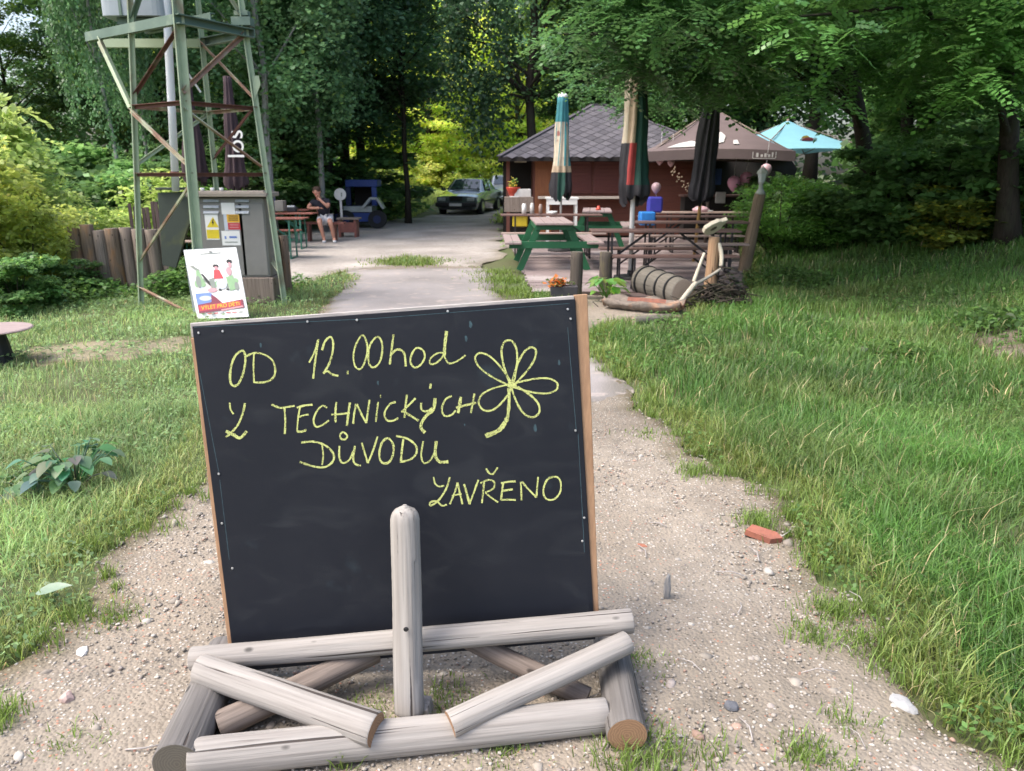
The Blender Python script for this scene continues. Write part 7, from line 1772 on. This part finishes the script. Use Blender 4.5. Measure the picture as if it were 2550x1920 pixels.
# ================================================================== seated man
def skinned(name, joints, edges, mt, parent, root_i=0, sub=1):
    """joints: {id: ((x,y,z), r)}; grows one smooth surface round the bones"""
    ids = list(joints); me = bpy.data.meshes.new(name); me.from_pydata([joints[i][0] for i in ids], [(ids.index(a), ids.index(b)) for a, b in edges], [])
    o = bpy.data.objects.new(name, me); COL.objects.link(o); md = o.modifiers.new("s", 'SKIN'); md.use_smooth_shade = True
    for i, k in enumerate(ids):
        r_ = joints[k][1]; me.skin_vertices[0].data[i].radius = (r_, r_) if not isinstance(r_, tuple) else r_; me.skin_vertices[0].data[i].use_root = (i == root_i)
    o.modifiers.new("u", 'SUBSURF').levels = sub; o.modifiers["u"].render_levels = sub
    bpy.context.view_layer.update(); dg = bpy.context.evaluated_depsgraph_get(); m2 = bpy.data.meshes.new_from_object(o.evaluated_get(dg)); m2.name = name
    bpy.data.objects.remove(o); m2.materials.clear(); m2.materials.append(M[mt]); return link(name, m2, parent)
man = thing("seated_man", "seated man in dark T-shirt, pale shorts and white shoes, hand on his chin", "person", (X(806, 18.8, .5), 18.85, 0))
J = {'pel': ((0, .12, .54), .12), 'bel': ((-.02, .08, .68), .115), 'che': ((-.05, .02, .86), .13), 'nkb': ((-.08, -.02, 1.00), .06), 'nck': ((-.10, -.05, 1.06), .05), 'hd1': ((-.11, -.08, 1.12), (.068, .08)), 'hd2': ((-.12, -.07, 1.20), (.075, .09)), 'hd3': ((-.12, -.06, 1.255), (.05, .06)),
     'shR': ((-.25, .0, .95), .055), 'elR': ((-.34, -.12, .80), .042), 'wrR': ((-.10, -.22, .805), .03), 'haR': ((-.04, -.24, .81), (.038, .02)),
     'shL': ((.12, .0, .95), .055), 'elL': ((.17, -.24, .83), .042), 'wrL': ((-.02, -.22, 1.0), .03), 'haL': ((-.07, -.19, 1.055), (.036, .024)),
     'hpR': ((-.09, .10, .53), .09), 'knR': ((-.04, -.34, .51), .062), 'caR': ((.0, -.33, .33), .052), 'anR': ((.05, -.33, .09), .036), 'ftR': ((.07, -.44, .045), (.036, .03)),
     'hpL': ((.10, .10, .53), .09), 'knL': ((.22, -.34, .50), .062), 'caL': ((.25, -.31, .32), .052), 'anL': ((.28, -.29, .09), .036), 'ftL': ((.32, -.40, .045), (.036, .03))}
Eb = [('pel', 'bel'), ('bel', 'che'), ('che', 'nkb'), ('nkb', 'nck'), ('nck', 'hd1'), ('hd1', 'hd2'), ('hd2', 'hd3'), ('che', 'shR'), ('shR', 'elR'), ('elR', 'wrR'), ('wrR', 'haR'), ('che', 'shL'), ('shL', 'elL'), ('elL', 'wrL'), ('wrL', 'haL'),
      ('pel', 'hpR'), ('hpR', 'knR'), ('knR', 'caR'), ('caR', 'anR'), ('anR', 'ftR'), ('pel', 'hpL'), ('hpL', 'knL'), ('knL', 'caL'), ('caL', 'anL'), ('anL', 'ftL')]
body = skinned("body", J, Eb, 'skin', man, 0, 2)
sub_ = lambda ids, k, ov={}: {i: (J[i][0], ov.get(i, (J[i][1] if not isinstance(J[i][1], tuple) else J[i][1][0]) + k)) for i in ids}
jj = sub_(['pel', 'bel', 'che', 'shR', 'shL'], .022); jj['slR'] = ((-.31, -.07, .865), .062); jj['slL'] = ((.15, -.14, .88), .062); jj['nk'] = ((-.075, -.015, .985), .07)
skinned("shirt", jj, [('pel', 'bel'), ('bel', 'che'), ('che', 'nk'), ('che', 'shR'), ('shR', 'slR'), ('che', 'shL'), ('shL', 'slL')], 'navy', man, 0, 1)
jj = {'pel': ((0, .12, .52), .14), 'hR': ((-.09, .08, .52), .105), 'kR': ((-.05, -.27, .515), .085), 'hL': ((.10, .08, .52), .105), 'kL': ((.20, -.27, .505), .085)}
skinned("shorts", jj, [('pel', 'hR'), ('hR', 'kR'), ('pel', 'hL'), ('hL', 'kL')], 'shorts', man, 0, 1)
hr = MB(); o0 = wloc(man); hc = o0 + Vector((-.12, -.045, 1.20))
hr.lathe(hc, [(.088, -.02), (.097, .02), (.088, .065), (.055, .095), (.001, .105)], n=14); hr.lathe(hc + Vector((0, .03, -.03)), [(.06, -.06), (.085, .0), (.08, .05)], n=12); hr.build("hair", 'hair', man)
fc_ = MB(); fp = o0 + Vector((-.12, -.165, 1.165)); fc_.lathe(fp + Vector((0, 0, -.015)), [(.001, -.016), (.013, -.008), (.008, .012), (.001, .025)], n=8); fc_.build("nose", 'skin', man)
for s in (-1, 1):
    e_ = MB(); e_.lathe(fp + Vector((s * .03, .012, .025)), [(.001, -.006), (.009, 0), (.001, .006)], n=8); e_.build("eye", 'hair', man)
    e_ = MB(); e_.lathe(o0 + Vector((-.12 + s * .082, -.07, 1.17)), [(.001, -.03), (.014, -.01), (.016, .012), (.001, .03)], n=8); e_.build("ear", 'skin', man)
e_ = MB(); e_.box(fp + Vector((0, .012, -.05)), (.042, .012, .010)); e_.build("mouth", 'redprint', man)
def hand(base, d, up, curl, sgn):
    d, up = Vector(d).normalized(), Vector(up).normalized(); s = d.cross(up).normalized(); m = MB()
    for k, L in enumerate((.062, .072, .068, .052)):
        b = Vector(base) + s * (k - 1.5) * .019; p1 = b + d * L * .45 + up * -.2 * L * curl; p2 = p1 + (d * (1 - curl * .7) - up * curl).normalized() * L * .32; p3 = p2 + (d * (1 - curl) - up * curl * 1.2).normalized() * L * .28
        m.tube([o0 + b, o0 + p1, o0 + p2, o0 + p3], [.009, .0085, .008, .006], n=6)
    b = Vector(base) - d * .03 + s * sgn * .03; m.tube([o0 + b, o0 + b + (s * sgn + d * .6).normalized() * .03, o0 + b + (s * sgn * .4 + d).normalized() * .055], [.011, .009, .007], n=6); m.build("fingers", 'skin', man)
hand((-.02, -.25, .812), (1, -.2, 0), (0, 0, 1), .3, 1); hand((-.085, -.18, 1.075), (-.5, .2, .8), (-.3, -1, 0), .6, 1)
for nm, an, ft in (("shoe", 'anR', 'ftR'), ("shoe", 'anL', 'ftL')):
    a_ = Vector(J[an][0]); f_ = Vector(J[ft][0]); skinned("shoe", {'a': ((a_.x, a_.y + .02, .05), (.05, .045)), 'b': ((f_.x * .6 + a_.x * .4, f_.y * .6 + a_.y * .4, .045), (.05, .04)), 'c': ((f_.x, f_.y - .05, .035), (.042, .03))}, [('a', 'b'), ('b', 'c')], 'shoe', man, 0, 1)
